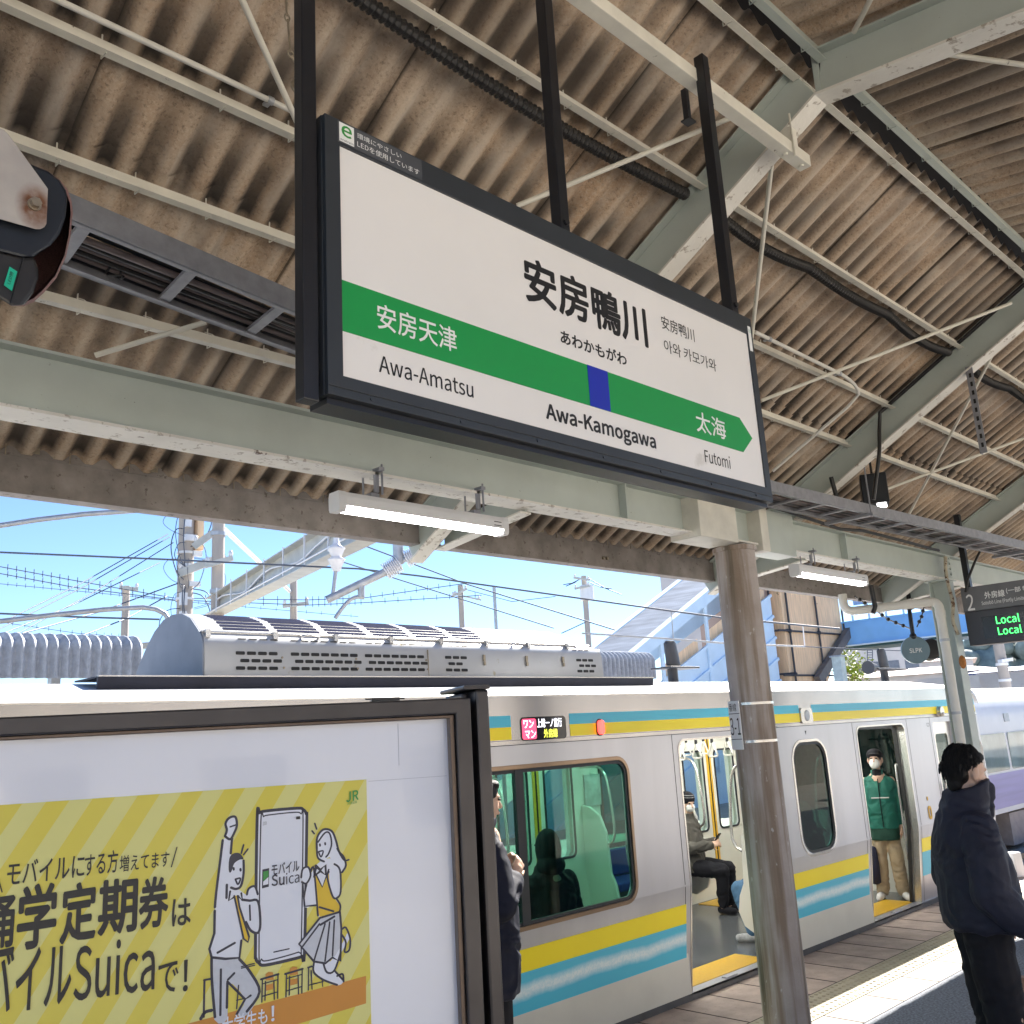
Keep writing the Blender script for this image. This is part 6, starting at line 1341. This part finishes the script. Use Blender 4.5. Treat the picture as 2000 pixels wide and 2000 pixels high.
# ================================================================ BEYOND THE TRAIN
# corrugated shelter roof with rounded edge behind the train
def rounded_roof(x0, x1, label):
    t = thing('corrugated_roof', label, 'roof', ((x0+x1)/2, 12.4, G0), 'corrugated shelter roofs behind the train')
    P_ = .128; n = int((x1-x0)/P_)*10
    prof_ = [(12.0, .98), (12.0, 1.25), (12.0, 1.36), (12.03, 1.43), (12.10, 1.485), (12.2, 1.51), (12.6, 1.53), (14.5, 1.66)]
    def fn(u, v):
        x = x0 + (x1-x0)*u; k = v*(len(prof_)-1); i = min(int(k), len(prof_)-2); q_ = k-i
        y = prof_[i][0] + (prof_[i+1][0]-prof_[i][0])*q_; z = prof_[i][1] + (prof_[i+1][1]-prof_[i][1])*q_
        a = .034*math.sin(2*math.pi*x/P_); fl = min(1, max(0, (z-1.36)/.15))
        return Vector((x, y - a*(1-fl), z + a*fl))
    mb = MB(); mb.grid(fn, n, 14); mb.build('sheet', M['slate_grey'], t, recalc=False)
    mb = MB()
    for x in (x0+.5, (x0+x1)/2, x1-.5): mb.box(x-.06, x+.06, 13.6, 13.75, G0, 1.55)
    mb.build('post', M['galv'], t); return t
rounded_roof(-12, 5.2, 'pale grey corrugated roof with rounded ribs behind the train at the left')
rounded_roof(5.9, 15.95, 'grey ribbed roof edge behind the train at the right end of the air conditioner')
# ---- poles
def pole(px, ytop, dist, r, label, arms=(), mt='pole_concrete', base=G0, nme='utility_pole', extra=None):
    top = at(px, ytop, dist); b = Vector((top.x, top.y, base)); t = thing(nme, label, 'pole', b, None)
    MB().tube([b, b.lerp(top, .5), top], [r*1.12, r*1.05, r], 16).build('mast', M[mt], t)
    for (pa, pb, h_) in arms:
        A, B = at(*pa, dist-.3), at(*pb, dist-.3); MB().bar(A, B, .09, h_).build('cross_arm', M['catenary_grey'], t)
        for q_ in (.08, .92): c = A.lerp(B, q_); MB().ell(c + V3((0,0,h_)), (.05, .05, .08), 8, 6).build('pole_insulator', M['insulator'], t)
    if extra: extra(t, top, b)
    return t
def junk(t, top, b):
    random.seed(11); mb = MB()
    for i in range(30):
        z = random.uniform(top.z-4.4, top.z-.2) + .3; c = Vector((top.x + random.uniform(-.1, .1), top.y, z)); s1 = random.choice((-1, 1)); w_ = random.uniform(.15, .75); h_ = random.uniform(.5, 1.5)
        q_ = [c, c + V3((s1*w_*.7, -.25, -.1*h_)), c + V3((s1*w_, -.35, -.45*h_ + random.uniform(-.1, .1))), c + V3((s1*w_*.7, -.3, -.85*h_)), c + V3((s1*.1, -.2, -h_))]
        mb.tube(sm3([Vector(p) for p in q_], 5), random.choice((.006, .009, .012)), 5)
    mb.build('loose_cables', M['wire'], t)
    for i in range(14):
        z = top.z - .4 - i*.33; d0 = random.uniform(-.2, .2); MB().obox((top.x + d0, top.y-.17, z), (random.uniform(.05, .14), 0, 0), (0, .05, 0), (0, 0, random.uniform(.03, .14))).build('pole_fitting', M['insulator'], t)
        if i % 3 == 0: MB().tube([(top.x, top.y, z), (top.x, top.y, z+.05)], .19, 14).build('pole_band', M['insulator'], t)
    mb = MB(); mb.box(top.x+.16, top.x+.30, top.y-.2, top.y+.0, top.z-1.3, top.z+.1); mb.build('pole_box', M['plywood'], t)
    mb = MB(); mb.bar((top.x-.12, top.y-.30, b.z+2), (top.x-.12, top.y-.30, top.z-2.7), .07, .07); mb.build('cable_duct', M['insulator'], t); random.seed(5)
pole(366, 960, 21, .16, 'thick concrete utility pole with a mess of white fittings and loose cables', [((345, 1122), (440, 1085), .16), ((378, 1068), (432, 1030), .14)], extra=junk)
def bands(t, top, b):
    for dz_ in (.25, 1.45, 2.55, 3.3): MB().tube([(top.x, top.y, top.z-dz_-.04), (top.x, top.y, top.z-dz_+.04)], .155, 16).build('band', M['galv'], t)
pole(427, 1020, 20, .125, 'plain concrete catenary mast at the left end of the gantry beam', [((400, 1105), (455, 1090), .1)], extra=bands, nme='catenary_mast')
pole(573, 1116, 27, .10, 'short concrete pole with one pink cross arm behind the air conditioner', [((552, 1184), (603, 1178), .10)], nme='utility_pole')
pole(247, 1145, 30, .105, 'thin concrete pole with a small top bracket left of the thick pole', [((233, 1148), (270, 1151), .10)])
pole(899, 1143, 34, .10, 'distant concrete pole with side brackets left of the thin metal mast', [((883, 1165), (912, 1150), .07), ((885, 1160), (940, 1172), .05)])
pole(965, 1146, 30, .055, 'thin pale metal mast near the middle of the sky', mt='galv', nme='metal_mast')
def trafo(t, top, b):
    c = at(1146, 1158, 38); mb = MB(); mb.tube([c + V3((0, 0, -.3)), c + V3((0, 0, .3))], .28, 16); mb.build('transformer', M['insulator'], t)
    mb = MB(); random.seed(3)
    for q_ in ((1100, 1142, 1135, 1130), (1105, 1145, 1140, 1125), (1150, 1130, 1215, 1162), (1152, 1138, 1195, 1150)): mb.tube([at(q_[0], q_[1], 38), at((q_[0]+q_[2])/2, (q_[1]+q_[3])/2+3, 38), at(q_[2], q_[3], 38)], .02, 5)
    mb.build('loose_cables', M['wire'], t)
pole(1140, 1125, 38, .11, 'distant utility pole carrying a pale transformer right of the mast', [((1122, 1150), (1152, 1144), .08), ((1120, 1128), (1152, 1133), .08)], extra=trafo)
def head_lamp(t, top, b):
    c = at(1962, 1290, 34); MB().obox(c, (.22, -.1, .02), (.1, .12, 0), (0, 0, .05)).build('street_lamp_head', M['insulator'], t); mb = MB()
    for dz_ in (.3, 1.0, 1.5, 2.1): mb.tube([(top.x, top.y, top.z-dz_-.05), (top.x, top.y, top.z-dz_+.03)], .19, 12)
    mb.build('band', M['insulator'], t)
pole(1946, 1235, 34, .16, 'grey utility pole with a street lamp beyond the departure board', extra=head_lamp)
# ---- gantry beam
gA, gB = at(428, 1180, 20), at(700, 1018, 13.2)
gb = thing('gantry_beam', 'heavy weathered steel catenary gantry beam rising from its mast to the canopy edge', 'beam', (gA.x, gA.y, gA.z))
gB.z = gA.z + .05; d_ = (gB-gA); side = Vector((d_.y, -d_.x, 0)).normalized()
if side.dot(-gA) < 0: side = -side
mb = MB()
def gp(t, w_, z): return gA + d_*t + side*w_ + Vector((0, 0, z))
for (w0, w1, z0, z1, z0b, z1b) in ((-.01, .01, -.17, .17, -.25, .25), (-.16, .16, .17, .19, .25, .27), (-.16, .16, -.19, -.17, -.27, -.25)):
    mb.add([gp(-.06, w0, z0), gp(-.06, w1, z0), gp(-.06, w1, z1), gp(-.06, w0, z1), gp(1.15, w0, z0b), gp(1.15, w1, z0b), gp(1.15, w1, z1b), gp(1.15, w0, z1b)], [(0,1,2,3), (4,7,6,5), (0,4,5,1), (1,5,6,2), (2,6,7,3), (3,7,4,0)])
mb.build('beam', M['catenary_grey'], gb)
mb = MB(); mb.tube([gp(-.05 + i*.06, .05 + .02*math.sin(i), .02 + .12*math.sin(i*.9)*(.6)) for i in range(20)], .022, 6); mb.tube([gp(-.05 + i*.1, .17, -.16) for i in range(12)], .018, 6)
for i in range(7): mb.bar(gp(.06+i*.14, .17, -.22), gp(.06+i*.14, .17, .26), .02, .02)
mb.build('cable_clips', M['insulator'], gb)
text(gb, 'beam_lettering', '138-201', M['wire'], .30, .42, -.02, .05, lambda u, v, w: gp(u, .012, v))
# diagonal stays
def straight(name, p, q, dist1, dist2, r, mt, label, cat, grp=None):
    return tag(MB().tube([at(*p, dist1), at(*q, dist2)], r, 8).build(name, M[mt]), label, cat, grp)
straight('stay_rod', (436, 1032), (566, 1155), 20, 26.9, .05, 'insulator', 'diagonal white stay between the catenary mast and the short pole', 'rod')
# ---- cantilever arm with ribbed insulators
ca_ = thing('catenary_boom', 'pale catenary boom with two fat ribbed insulators under the eave', 'catenary boom', at(735, 1120, 10.5))
def ap_(x, y): return at(600 + x/2.76, 650 + y/2.76, 10.5)
for a_1, b_1, r_1 in (((105, 1440), (420, 1290), .045), ((498, 1238), (530, 1220), .03), ((618, 1180), (680, 1150), .045), ((492, 1245), (490, 1120), .06), ((292, 1425), (290, 1335), .04)): MB().tube([ap_(*a_1), ap_(*b_1)], r_1, 12).build('boom_tube', M['galv'], ca_)
for a, b in (((420, 1290), (500, 1240)), ((530, 1222), (618, 1180))):
    A, B = ap_(*a), ap_(*b); pts = [A.lerp(B, i/48) for i in range(49)]; MB().tube(pts, [(.085 + .026*math.sin(i*2*math.pi/6))*(1 if 0 < i < 48 else .5) for i in range(49)], 16).build('ribbed_insulator', M['insulator'], ca_)
mb = MB(); mb.tube(sm3([ap_(150, 1540), ap_(185, 1490), ap_(225, 1445), ap_(265, 1425), ap_(308, 1428)]), .022, 8); mb.build('curved_arm', M['galv'], ca_)
si = thing('string_insulator', 'white string insulator hanging between gantry beam and catenary boom', 'insulator', ap_(157, 1420))
mb = MB(); mb.tube([ap_(158, 1060), ap_(158, 1105)], .025, 8); mb.tube([ap_(157, 1260), ap_(138, 1415)], .022, 8); mb.build('link_rod', M['galv'], si)
for y in (1130, 1190): c = ap_(157, y); MB().lathe if False else None; mb = MB(); mb.tube([c + V3((0,0,.05)), c + V3((0,0,.0)), c + V3((0,0,-.03)), c + V3((0,0,-.07)), c + V3((0,0,-.085)), c + V3((0,0,-.2))], [.03, .035, .045, .10, .09, .04], 14); mb.build('insulator_disc', M['insulator'], si)
# ---- wires
WG = 'overhead wires beyond the train'
def wire(pxs, dist, r, label, mt='wire', spikes=0):
    pts = [at(x, y, dist if not isinstance(dist, (list, tuple)) else dist[i]) for i, (x, y) in enumerate(pxs)]
    if len(pts) == 2: mid = pts[0].lerp(pts[1], .5); mid.z -= (pts[1]-pts[0]).length*.004; pts = [pts[0], mid, pts[1]]
    mb = MB(); mb.tube(pts, r, 6)
    for i in range(spikes):
        t = (i+.5)/spikes*(len(pts)-1); k = min(int(t), len(pts)-2); c = pts[k].lerp(pts[k+1], t-k); mb.tube([c + V3((0,0,-r*5)), c + V3((0,0,r*8))], r*.9, 4)
    return tag(mb.build('overhead_wire', M[mt]), label, 'wire', WG)
P4 = lambda x, y: R(4, x, y); P5 = lambda x, y: R(5, x, y)
wire([P4(-30, 1182), P4(900, 1222), P4(1932, 1272), P5(600, 1310), P5(1930, 1495), (1408, 1206), (1480, 1213), (1640, 1228)], 14, .014, 'long black messenger wire crossing the whole sky')
wire([P4(-30, 1512), P4(860, 1545)], 13, .013, 'black contact wire just above the corrugated roof at the left')
wire([P5(1480, 1620), P5(1932, 1648), (1413, 1256), (1480, 1259), (1573, 1263)], 14, .014, 'pale contact wire in front of the footbridge stairs', 'galv')
wire([(1311, 1194), (1315, 1246)], 14, .008, 'thin dropper between messenger and contact wire by the stairs', 'galv')
wire([(1568, 1222), (1572, 1262)], 14, .01, 'white dropper in front of the plywood tower', 'insulator')
wire([(1573, 1263), (1690, 1268), (1790, 1272)], 14, .008, 'thin wire running from the tower towards the round sign')
wire([P4(-30, 1255), P4(400, 1335), P4(940, 1430), P5(0, 1440), P5(300, 1430), P5(860, 1350)], [26]*6, .012, 'sagging spiked wire from the left to the distant pole', spikes=46)
wire([P4(-30, 1292), P4(400, 1372), P4(940, 1440), P5(0, 1468), P5(300, 1455), P5(940, 1415)], [26]*6, .012, 'second sagging spiked wire under the first', spikes=46)
wire([P4(-30, 1350), P4(500, 1400), P4(1000, 1450), P4(1932, 1530)], 30, .009, 'third spiked wire low over the air conditioner', spikes=34)
wire([P4(-30, 1555), P4(420, 1620), P4(700, 1640)], 28, .009, 'low spiked wire above the corrugated roof', spikes=14)
wire([P5(195, 1105), P5(860, 1355), P5(1660, 1602)], 24, .018, 'upper twisted cable falling from the eave to the stairs')
wire([P5(30, 1185), P5(700, 1395), P5(1330, 1592)], 24, .016, 'lower twisted cable falling from the eave to the air conditioner')
for i, (a, b) in enumerate((((905, 1085), (-30, 1580)), ((915, 1100), (-30, 1610)), ((935, 1130), (60, 1640)), ((860, 1240), (-30, 1640)), ((960, 1350), (120, 1620)), ((900, 1420), (450, 1630)))):
    wire([P4(*a), P4((a[0]+b[0])/2, (a[1]+b[1])/2+18), P4(*b)], [21, 19, 17], .010 if i < 4 else .013, ['topmost', 'second', 'third', 'fourth', 'fifth', 'lowest'][i] + ' black wire fanning left from the thick utility pole')
wire([P4(-40, 1045), P4(200, 1008), P4(450, 978), P4(730, 958)], 12, .033, 'fat spiral wrapped cable under the eave at the far left', 'galv')
wire([P4(-40, 1560), P4(250, 1525), P4(560, 1492), P4(770, 1480), P4(840, 1490), P4(890, 1515), P4(905, 1540)], 12, .032, 'fat grey tube curving down behind the end of the air conditioner', 'galv')
wire([P5(1370, 1620), P5(1500, 1560)], 36, .02, 'short wire low beside the transformer pole')
wire([(1085, 1165), (1000, 1175), (905, 1150)], 36, .015, 'thin slack wire between the two distant poles')

# ================================================================ FOOTBRIDGE
fb = thing('footbridge', 'pale blue station footbridge with roofed stairs, plywood boarded tower and blue girder over the tracks', 'footbridge', (41, 22, G0))
NY, FY = 22.0, 25.0; sl = .50
def zroof(x): return 2.96 + sl*(x-28.56)
X0, X1 = 20.0, 38.4
mb = MB()
n_ = 26
for i in range(n_):
    y0 = NY + .35 + (FY-NY-.7)*i/n_; y1 = y0 + (FY-NY-.7)/n_*.55
    mb.add([(X0, y0, zroof(X0)+.02), (X1, y0, zroof(X1)+.02), (X1, y1, zroof(X1)+.07), (X0, y1, zroof(X0)+.07)], [(0,1,2,3)]); y2 = NY + .35 + (FY-NY-.7)*(i+1)/n_
    mb.add([(X0, y1, zroof(X0)+.07), (X1, y1, zroof(X1)+.07), (X1, y2, zroof(X1)+.02), (X0, y2, zroof(X0)+.02)], [(0,1,2,3)])
mb.build('stair_roof', M['roof_grey'], fb)
mb = MB()
for y in (NY, FY-.33): mb.add([(X0, y, zroof(X0)+.10), (X1, y, zroof(X1)+.10), (X1, y+.34, zroof(X1)+.10), (X0, y+.34, zroof(X0)+.10), (X0, y, zroof(X0)-.42), (X1, y, zroof(X1)-.42), (X1, y+.34, zroof(X1)-.30), (X0, y+.34, zroof(X0)-.30)], [(0,1,2,3), (0,4,5,1), (4,7,6,5), (3,2,6,7)])
mb.build('roof_fascia', M['bridge_pale'], fb)
def zw(x): return 2.32 + .445*(x-31.15)
mb = MB()
for k in range(5):
    za_, zb2_ = -k*.95, -(k+1)*.95 + .06
    mb.add([(X0, NY+.12, zw(X0)+za_), (X1, NY+.12, zw(X1)+za_), (X1, NY+.12, zw(X1)+zb2_), (X0, NY+.12, zw(X0)+zb2_)], [(0,1,2,3)])
    mb.bar((X0, NY+.08, zw(X0)+za_), (X1, NY+.08, zw(X1)+za_), .10, .12)
mb.add([(X0, NY+.2, zw(X0)-.05), (X1, NY+.2, zw(X1)-.05), (X1, NY+.2, G0), (X0, NY+.2, G0)], [(0,1,2,3)])
for x in (29.8, 33.0, 36.2): mb.box(x-.09, x+.09, NY+.02, NY+.10, zw(x)-5, zroof(x)-.40)
mb.build('stair_siding', M['bridge_pale'], fb)
mb = MB(); mb.add([(X0, FY-.3, zw(X0)-.3), (X1, FY-.3, zw(X1)-.3), (X1, FY-.3, zroof(X1)), (X0, FY-.3, zroof(X0))], [(0,1,2,3)]); mb.build('far_siding', M['bridge_pale'], fb)
mb = MB()
for x0, x1 in ((30.1, 32.6), (33.3, 35.8), (36.4, 38.2)): mb.add([(x0, NY+.3, zw(x0)-.05), (x1, NY+.3, zw(x1)-.05), (x1, NY+.3, zw(x1)+.48), (x0, NY+.3, zw(x0)+.48)], [(0,1,2,3)])
mb.build('plywood_panel', M['plywood'], fb)
# tower boarded with plywood
T0, T1, TYn, TYf, TZ = 39.1, 44.65, 22.0, 26.0, 6.9
mb = MB(); mb.prism([(T0, .2), (41.2, .2), (44.7, 4.05), (T1, TZ), (T0, TZ)], lambda u, v, w: Vector((u, TYn+w, v)), 0, 4.0)
mb.build('boarded_tower', M['plywood'], fb)
mb = MB(); mb.box(T0-.75, T0-.02, TYn+.5, TYf, .2, TZ); mb.build('tower_side', nm('reddish board', (.46,.33,.28), .8, 0, .12, 1), fb)
mb = MB(); B_ = TYn-.10
for x in (39.4, 42.1): mb.tube([(x, B_, 0), (x, B_, TZ+.2)], .05, 8)
for z in (1.95, 3.95, 6.0): mb.tube([(T0-.7, B_, z), (T1+.1, B_, z)], .045, 8)
for x in (38.2, 38.75): mb.tube([(x, B_+.5, 0), (x, B_+.5, TZ)], .045, 8)
for z in (2.0, 3.95, 5.9):
    mb.tube([(38.2, B_+.5, z), (39.4, B_, z+.05)], .045, 8)
    for x in (39.4, 42.1): mb.ell((x, B_, z), .11, 8, 6)
mb.tube([(44.7, B_, 3.3), (44.7, B_, TZ)], .05, 8)
mb.build('scaffold_tube', nm('dark scaffold tube', (.05,.05,.06), .5, .4), fb)
mb = MB(); mb.bar((41.1, TYn-.25, 1.7), (44.9, TYn-.25, 4.15), .30, .42); mb.build('stair_soffit', nm('grey brown beam', (.13,.12,.12), .6), fb)
# girder across the tracks
mb = MB(); mb.box(44.7, 44.8, -6, 22.2, 3.42, 4.52); mb.box(44.62, 44.9, -6, 22.2, 4.50, 4.58)
mb.build('bridge_girder', M['bridge_blue'], fb)
MB().box(44.60, 44.86, -6, 22.2, 3.36, 3.42).build('girder_lip', M['bridge_pale'], fb)
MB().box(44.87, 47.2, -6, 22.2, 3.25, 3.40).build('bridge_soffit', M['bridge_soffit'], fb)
mb = MB(); y = -5.0
while y < 21.8: mb.box(44.72, 44.76, y, y+.10, 4.58, 4.95); y += .85
mb.build('railing_post', M['bridge_pale'], fb)
mb = MB(); mb.box(45.0, 45.05, 15.0, 21.4, 5.35, 7.2); mb.build('bridge_wall', nm('blue bridge wall', (.25,.42,.75), .5), fb)
MB().box(44.6, 47.4, -6, 22.2, 7.3, 7.45).build('bridge_roof', M['bridge_pale'], fb)

# ================================================================ FAR BUILDINGS, TREES
def house(px0, px1, ybot, ytop, dist, depth, wall, roof, label, roof_h=.18, nme='house', windows=0, overhang=.4, zb=G0):
    A, B = at(px0, ytop, dist), at(px1, ytop, dist); zt = (A.z+B.z)/2; A = Vector((A.x, A.y, zb)); B = Vector((B.x, B.y, zb)); d = (B-A); L = d.length; u = d/L; bk = Vector((-u.y, u.x, 0)); bk = bk if bk.dot(A) > 0 else -bk
    t = thing(nme, label, 'house' if nme == 'house' else 'building', A.lerp(B, .5)); h_ = zt-zb
    W = lambda a, b, c: A + u*a + bk*b + Vector((0,0,c))
    mb = MB(); mb.add([W(0,0,0), W(L,0,0), W(L,depth,0), W(0,depth,0), W(0,0,h_), W(L,0,h_), W(L,depth,h_), W(0,depth,h_)], [(0,3,2,1),(4,5,6,7),(0,1,5,4),(1,2,6,5),(2,3,7,6),(3,0,4,7)]); mb.build('wall', M[wall], t)
    o = overhang; rh = L*roof_h
    if roof: mb = MB(); mb.add([W(-o,-o,h_+.01), W(L+o,-o,h_+.01), W(L+o,depth+o,h_+.01), W(-o,depth+o,h_+.01), W(L*.2,depth/2,h_+rh), W(L*.8,depth/2,h_+rh)], [(0,1,5,4),(1,2,5),(2,3,4,5),(3,0,4),(0,3,2,1)]); mb.build('roof', M[roof], t)
    mb = MB()
    for i in range(windows):
        a = L*(i+.5)/windows - .5; mb.add([W(a, -.05, h_*.45), W(a+1.1, -.05, h_*.45), W(a+1.1, -.05, h_*.75), W(a, -.05, h_*.75)], [(0,1,2,3)])
    if windows: mb.build('window', nm('dull house window', (.16,.18,.22), .2), t)
    return t, W, L, h_
house(1640, 1945, 1330, 1318, 58, 9, 'house_wall', 'house_roof', 'wide low house with a pale pinkish tiled roof behind the train front', .07, windows=0)
house(1872, 1946, 1335, 1316, 56, 1.5, 'house_brown', None, 'short dark reddish brown gable wall under the pinkish roof', nme='gable_wall')
house(1790, 1912, 1345, 1322, 50, 3, 'house_wall', None, 'pale low wall building with a dotted brown eave strip behind the second train', windows=4)
house(1905, 2060, 1350, 1310, 52, 8, 'house_wall', 'blue_roof', 'pale house with a bright blue sheet roof at the right edge', .10, windows=3)
house(1640, 1790, 1300, 1235, 90, 12, 'house_wall', None, 'pale multi storey building under the blue bridge girder', nme='pale_building', windows=4)
house(1795, 1900, 1300, 1290, 95, 10, 'house_wall', 'house_roof', 'distant white house beside the steel column', .1, windows=3)
tw = house(1281, 1420, 1300, 1040, 62, 8, 'house_wall', None, 'tall pale blank building behind the footbridge stairs', nme='pale_building')
lad = thing('wall_ladder', 'dark ladder on the pale building under the bridge girder', 'ladder', at(1698, 1290, 88.5)); mb = MB()
for x in (1694, 1704): mb.bar(at(x, 1296, 88.5), at(x, 1255, 88.5), .08, .08)
for i in range(9): y = 1293 - i*4.6; mb.bar(at(1694, y, 88.5), at(1704, y, 88.5), .06, .06)
mb.build('ladder_frame', M['wire'], lad)
A = at(1634, 1288, 43); cab_ = thing('signal_cabinet', 'small pale grey green structure below the end of the blue girder', 'cabinet', (A.x, A.y, G0))
MB().box(A.x-.15, A.x+.25, A.y-.25, A.y+.15, G0, A.z+.10).build('cabinet_body', nm('pale grey green', (.62,.68,.64), .6), cab_); MB().box(A.x-.22, A.x+.32, A.y-.32, A.y+.22, A.z+.10, A.z+.16).build('cabinet_roof', M['galv'], cab_)
# broad-leaved shrub under the bridge
def tree(px, py0, py1, dist, rad, label, n=1500, mt='leaf', leaf=.10):
    b = at(px, py0, dist); top = at(px, py1, dist); h_ = top.z - G0; t = thing('bushy_tree', label, 'tree', (b.x, b.y, G0))
    mb = MB(); mb.tube([(b.x, b.y, G0), (b.x+.05, b.y, G0+h_*.4), (b.x-.05, b.y, G0+h_*.75)], [rad*.09, rad*.06, rad*.03], 8)
    random.seed(px)
    cl = []
    for i in range(16):
        a = random.uniform(0, 6.28); q_ = random.uniform(.2, 1); z = G0 + h_*random.uniform(.42, .98); c = Vector((b.x + rad*q_*math.cos(a)*.8, b.y + rad*q_*math.sin(a)*.8, z)); cl.append(c)
        mb.tube([(b.x, b.y, G0+h_*.38), c], [rad*.035, rad*.01], 5)
    mb.build('trunk', M['brown_wood'], t)
    mb = MB()
    for i in range(n):
        c = random.choice(cl) + Vector((random.gauss(0, rad*.22), random.gauss(0, rad*.22), random.gauss(0, rad*.20)))
        u = Vector((random.uniform(-1,1), random.uniform(-1,1), random.uniform(-.6,.6))).normalized(); v = u.cross(Vector((random.uniform(-1,1), random.uniform(-1,1), random.uniform(-1,1)))).normalized(); s_ = leaf*random.uniform(.6, 1.4)
        mb.add([c-u*s_, c+v*s_*.5, c+u*s_, c-v*s_*.5], [(0,1,2,3)])
    mb.build('crown', M[mt], t, recalc=False)
tree(1652, 1315, 1262, 52, 1.5, 'sunlit yellow green bushy tree below the blue bridge girder')
tree(1668, 1318, 1285, 60, 1.6, 'low yellow green shrub beside the bridge pier', 900)
# wooded hill
hb = [at(1880, 1290, 330), at(2150, 1290, 330)]
mb = MB()
def hill(u, v):
    c = at(1800 + 420*u, 1300, 340 + 120*v); z = 8 + 16*math.sin(math.pi*min(1, .15+u))*(.4+.6*math.sin(math.pi*min(1, v+.15))) + 2.2*math.sin(u*23) + 1.4*math.sin(u*51+1)
    return Vector((c.x, c.y, G0 + z*(1 if 0 < v < 1 else .0)))
mb.grid(hill, 60, 8); o = mb.build('hill', M['far_trees'], recalc=False); o['kind'] = 'structure'
mb = MB(); random.seed(4)
for i in range(420):
    u, v = random.random(), random.uniform(.1, .7); c = hill(u, v); r = random.uniform(2.0, 4.5); mb.ell(c + V3((0,0,r*.5)), (r, r, r*random.uniform(.7, 1.2)), 7, 5)
tag(mb.build('far_wood', M['far_trees']), kind='stuff')
rt = thing('lattice_tower', 'distant red and white lattice tower behind the steel column', 'tower', at(1873, 1330, 120)); a_, b_ = at(1862, 1330, 120), at(1886, 1330, 120); tz = at(1873, 1225, 120).z
mb = MB(); u = (b_-a_)
C_ = [Vector((a_.x, a_.y, G0)), Vector((b_.x, b_.y, G0))]
for q_ in (0, .33, .66, 1): p = a_.lerp(b_, q_); mb.bar((p.x, p.y, G0), (p.x, p.y, tz), .10, .10)
for i in range(8): z = G0 + (tz-G0)*i/8; z2 = G0 + (tz-G0)*(i+1)/8; mb.bar((a_.x, a_.y, z), (b_.x, b_.y, z2), .06, .06); mb.bar((b_.x, b_.y, z), (a_.x, a_.y, z2), .06, .06)
mb.build('lattice', M['white_paint'], rt); mb = MB(); mb.bar((a_.x, a_.y, tz), (b_.x, b_.y, tz), .5, .6); mb.build('red_top', M['tower_red'], rt)

# ================================================================ SMALL THINGS ON THE PLATFORM
kz = onZ(1985, 1712, P0z)
km = thing('marker_block', 'small white marker block with a number standing behind the man in navy', 'marker', kz)
mb = MB(); u = Vector((-.35, -.94, 0)); n_v = Vector((-.94, .35, 0)); Z_ = Vector((0, 0, 1))
mb.add([kz + u*a + n_v*b + Z_*c for c, s_ in ((.0, 1), (.27, .75)) for a, b in ((-.08*s_, -.07), (.08*s_, -.07), (.08*s_, .07*s_), (-.08*s_, .07*s_))], [(0,3,2,1), (4,5,6,7), (0,1,5,4), (1,2,6,5), (2,3,7,6), (3,0,4,7)]); mb.build('block', M['white_paint'], km, bevel=.01)
text(km, 'number_lettering', '9', M['rack_steel'], -.03, .03, .12, .22, lambda a, b, w: kz + u*a + n_v*(.0705 - .066*b + .0035) + Z_*b, .02)
bz = onZ(1968, 1985, P0z+.50)
bn = thing('wooden_bench', 'corner of a pale wooden bench at the lower right edge', 'bench', (bz.x+.3, bz.y-.6, P0z))
u = Vector((.35, -.94, 0)); v_ = Vector((.94, .35, 0))
for i in range(3):
    c = bz + u*.75 + v_*(.06 + i*.135); MB().obox(c, u*.75, v_*.058, (0, 0, .02)).build('seat_board', M['bench_wood'], bn, bevel=.008)
for q_ in (.12, 1.35):
    MB().obox(bz + u*q_ + v_*.18 + Vector((0, 0, -.26)), u*.03, v_*.16, (0, 0, .235)).build('leg', M['brown_wood'], bn, bevel=.005)
MB().obox(bz + u*.10 + v_*.36 + Vector((0, 0, .05)), u*.03, v_*.03, (0, 0, .045)).build('arm_rest', M['brown_wood'], bn, bevel=.006)
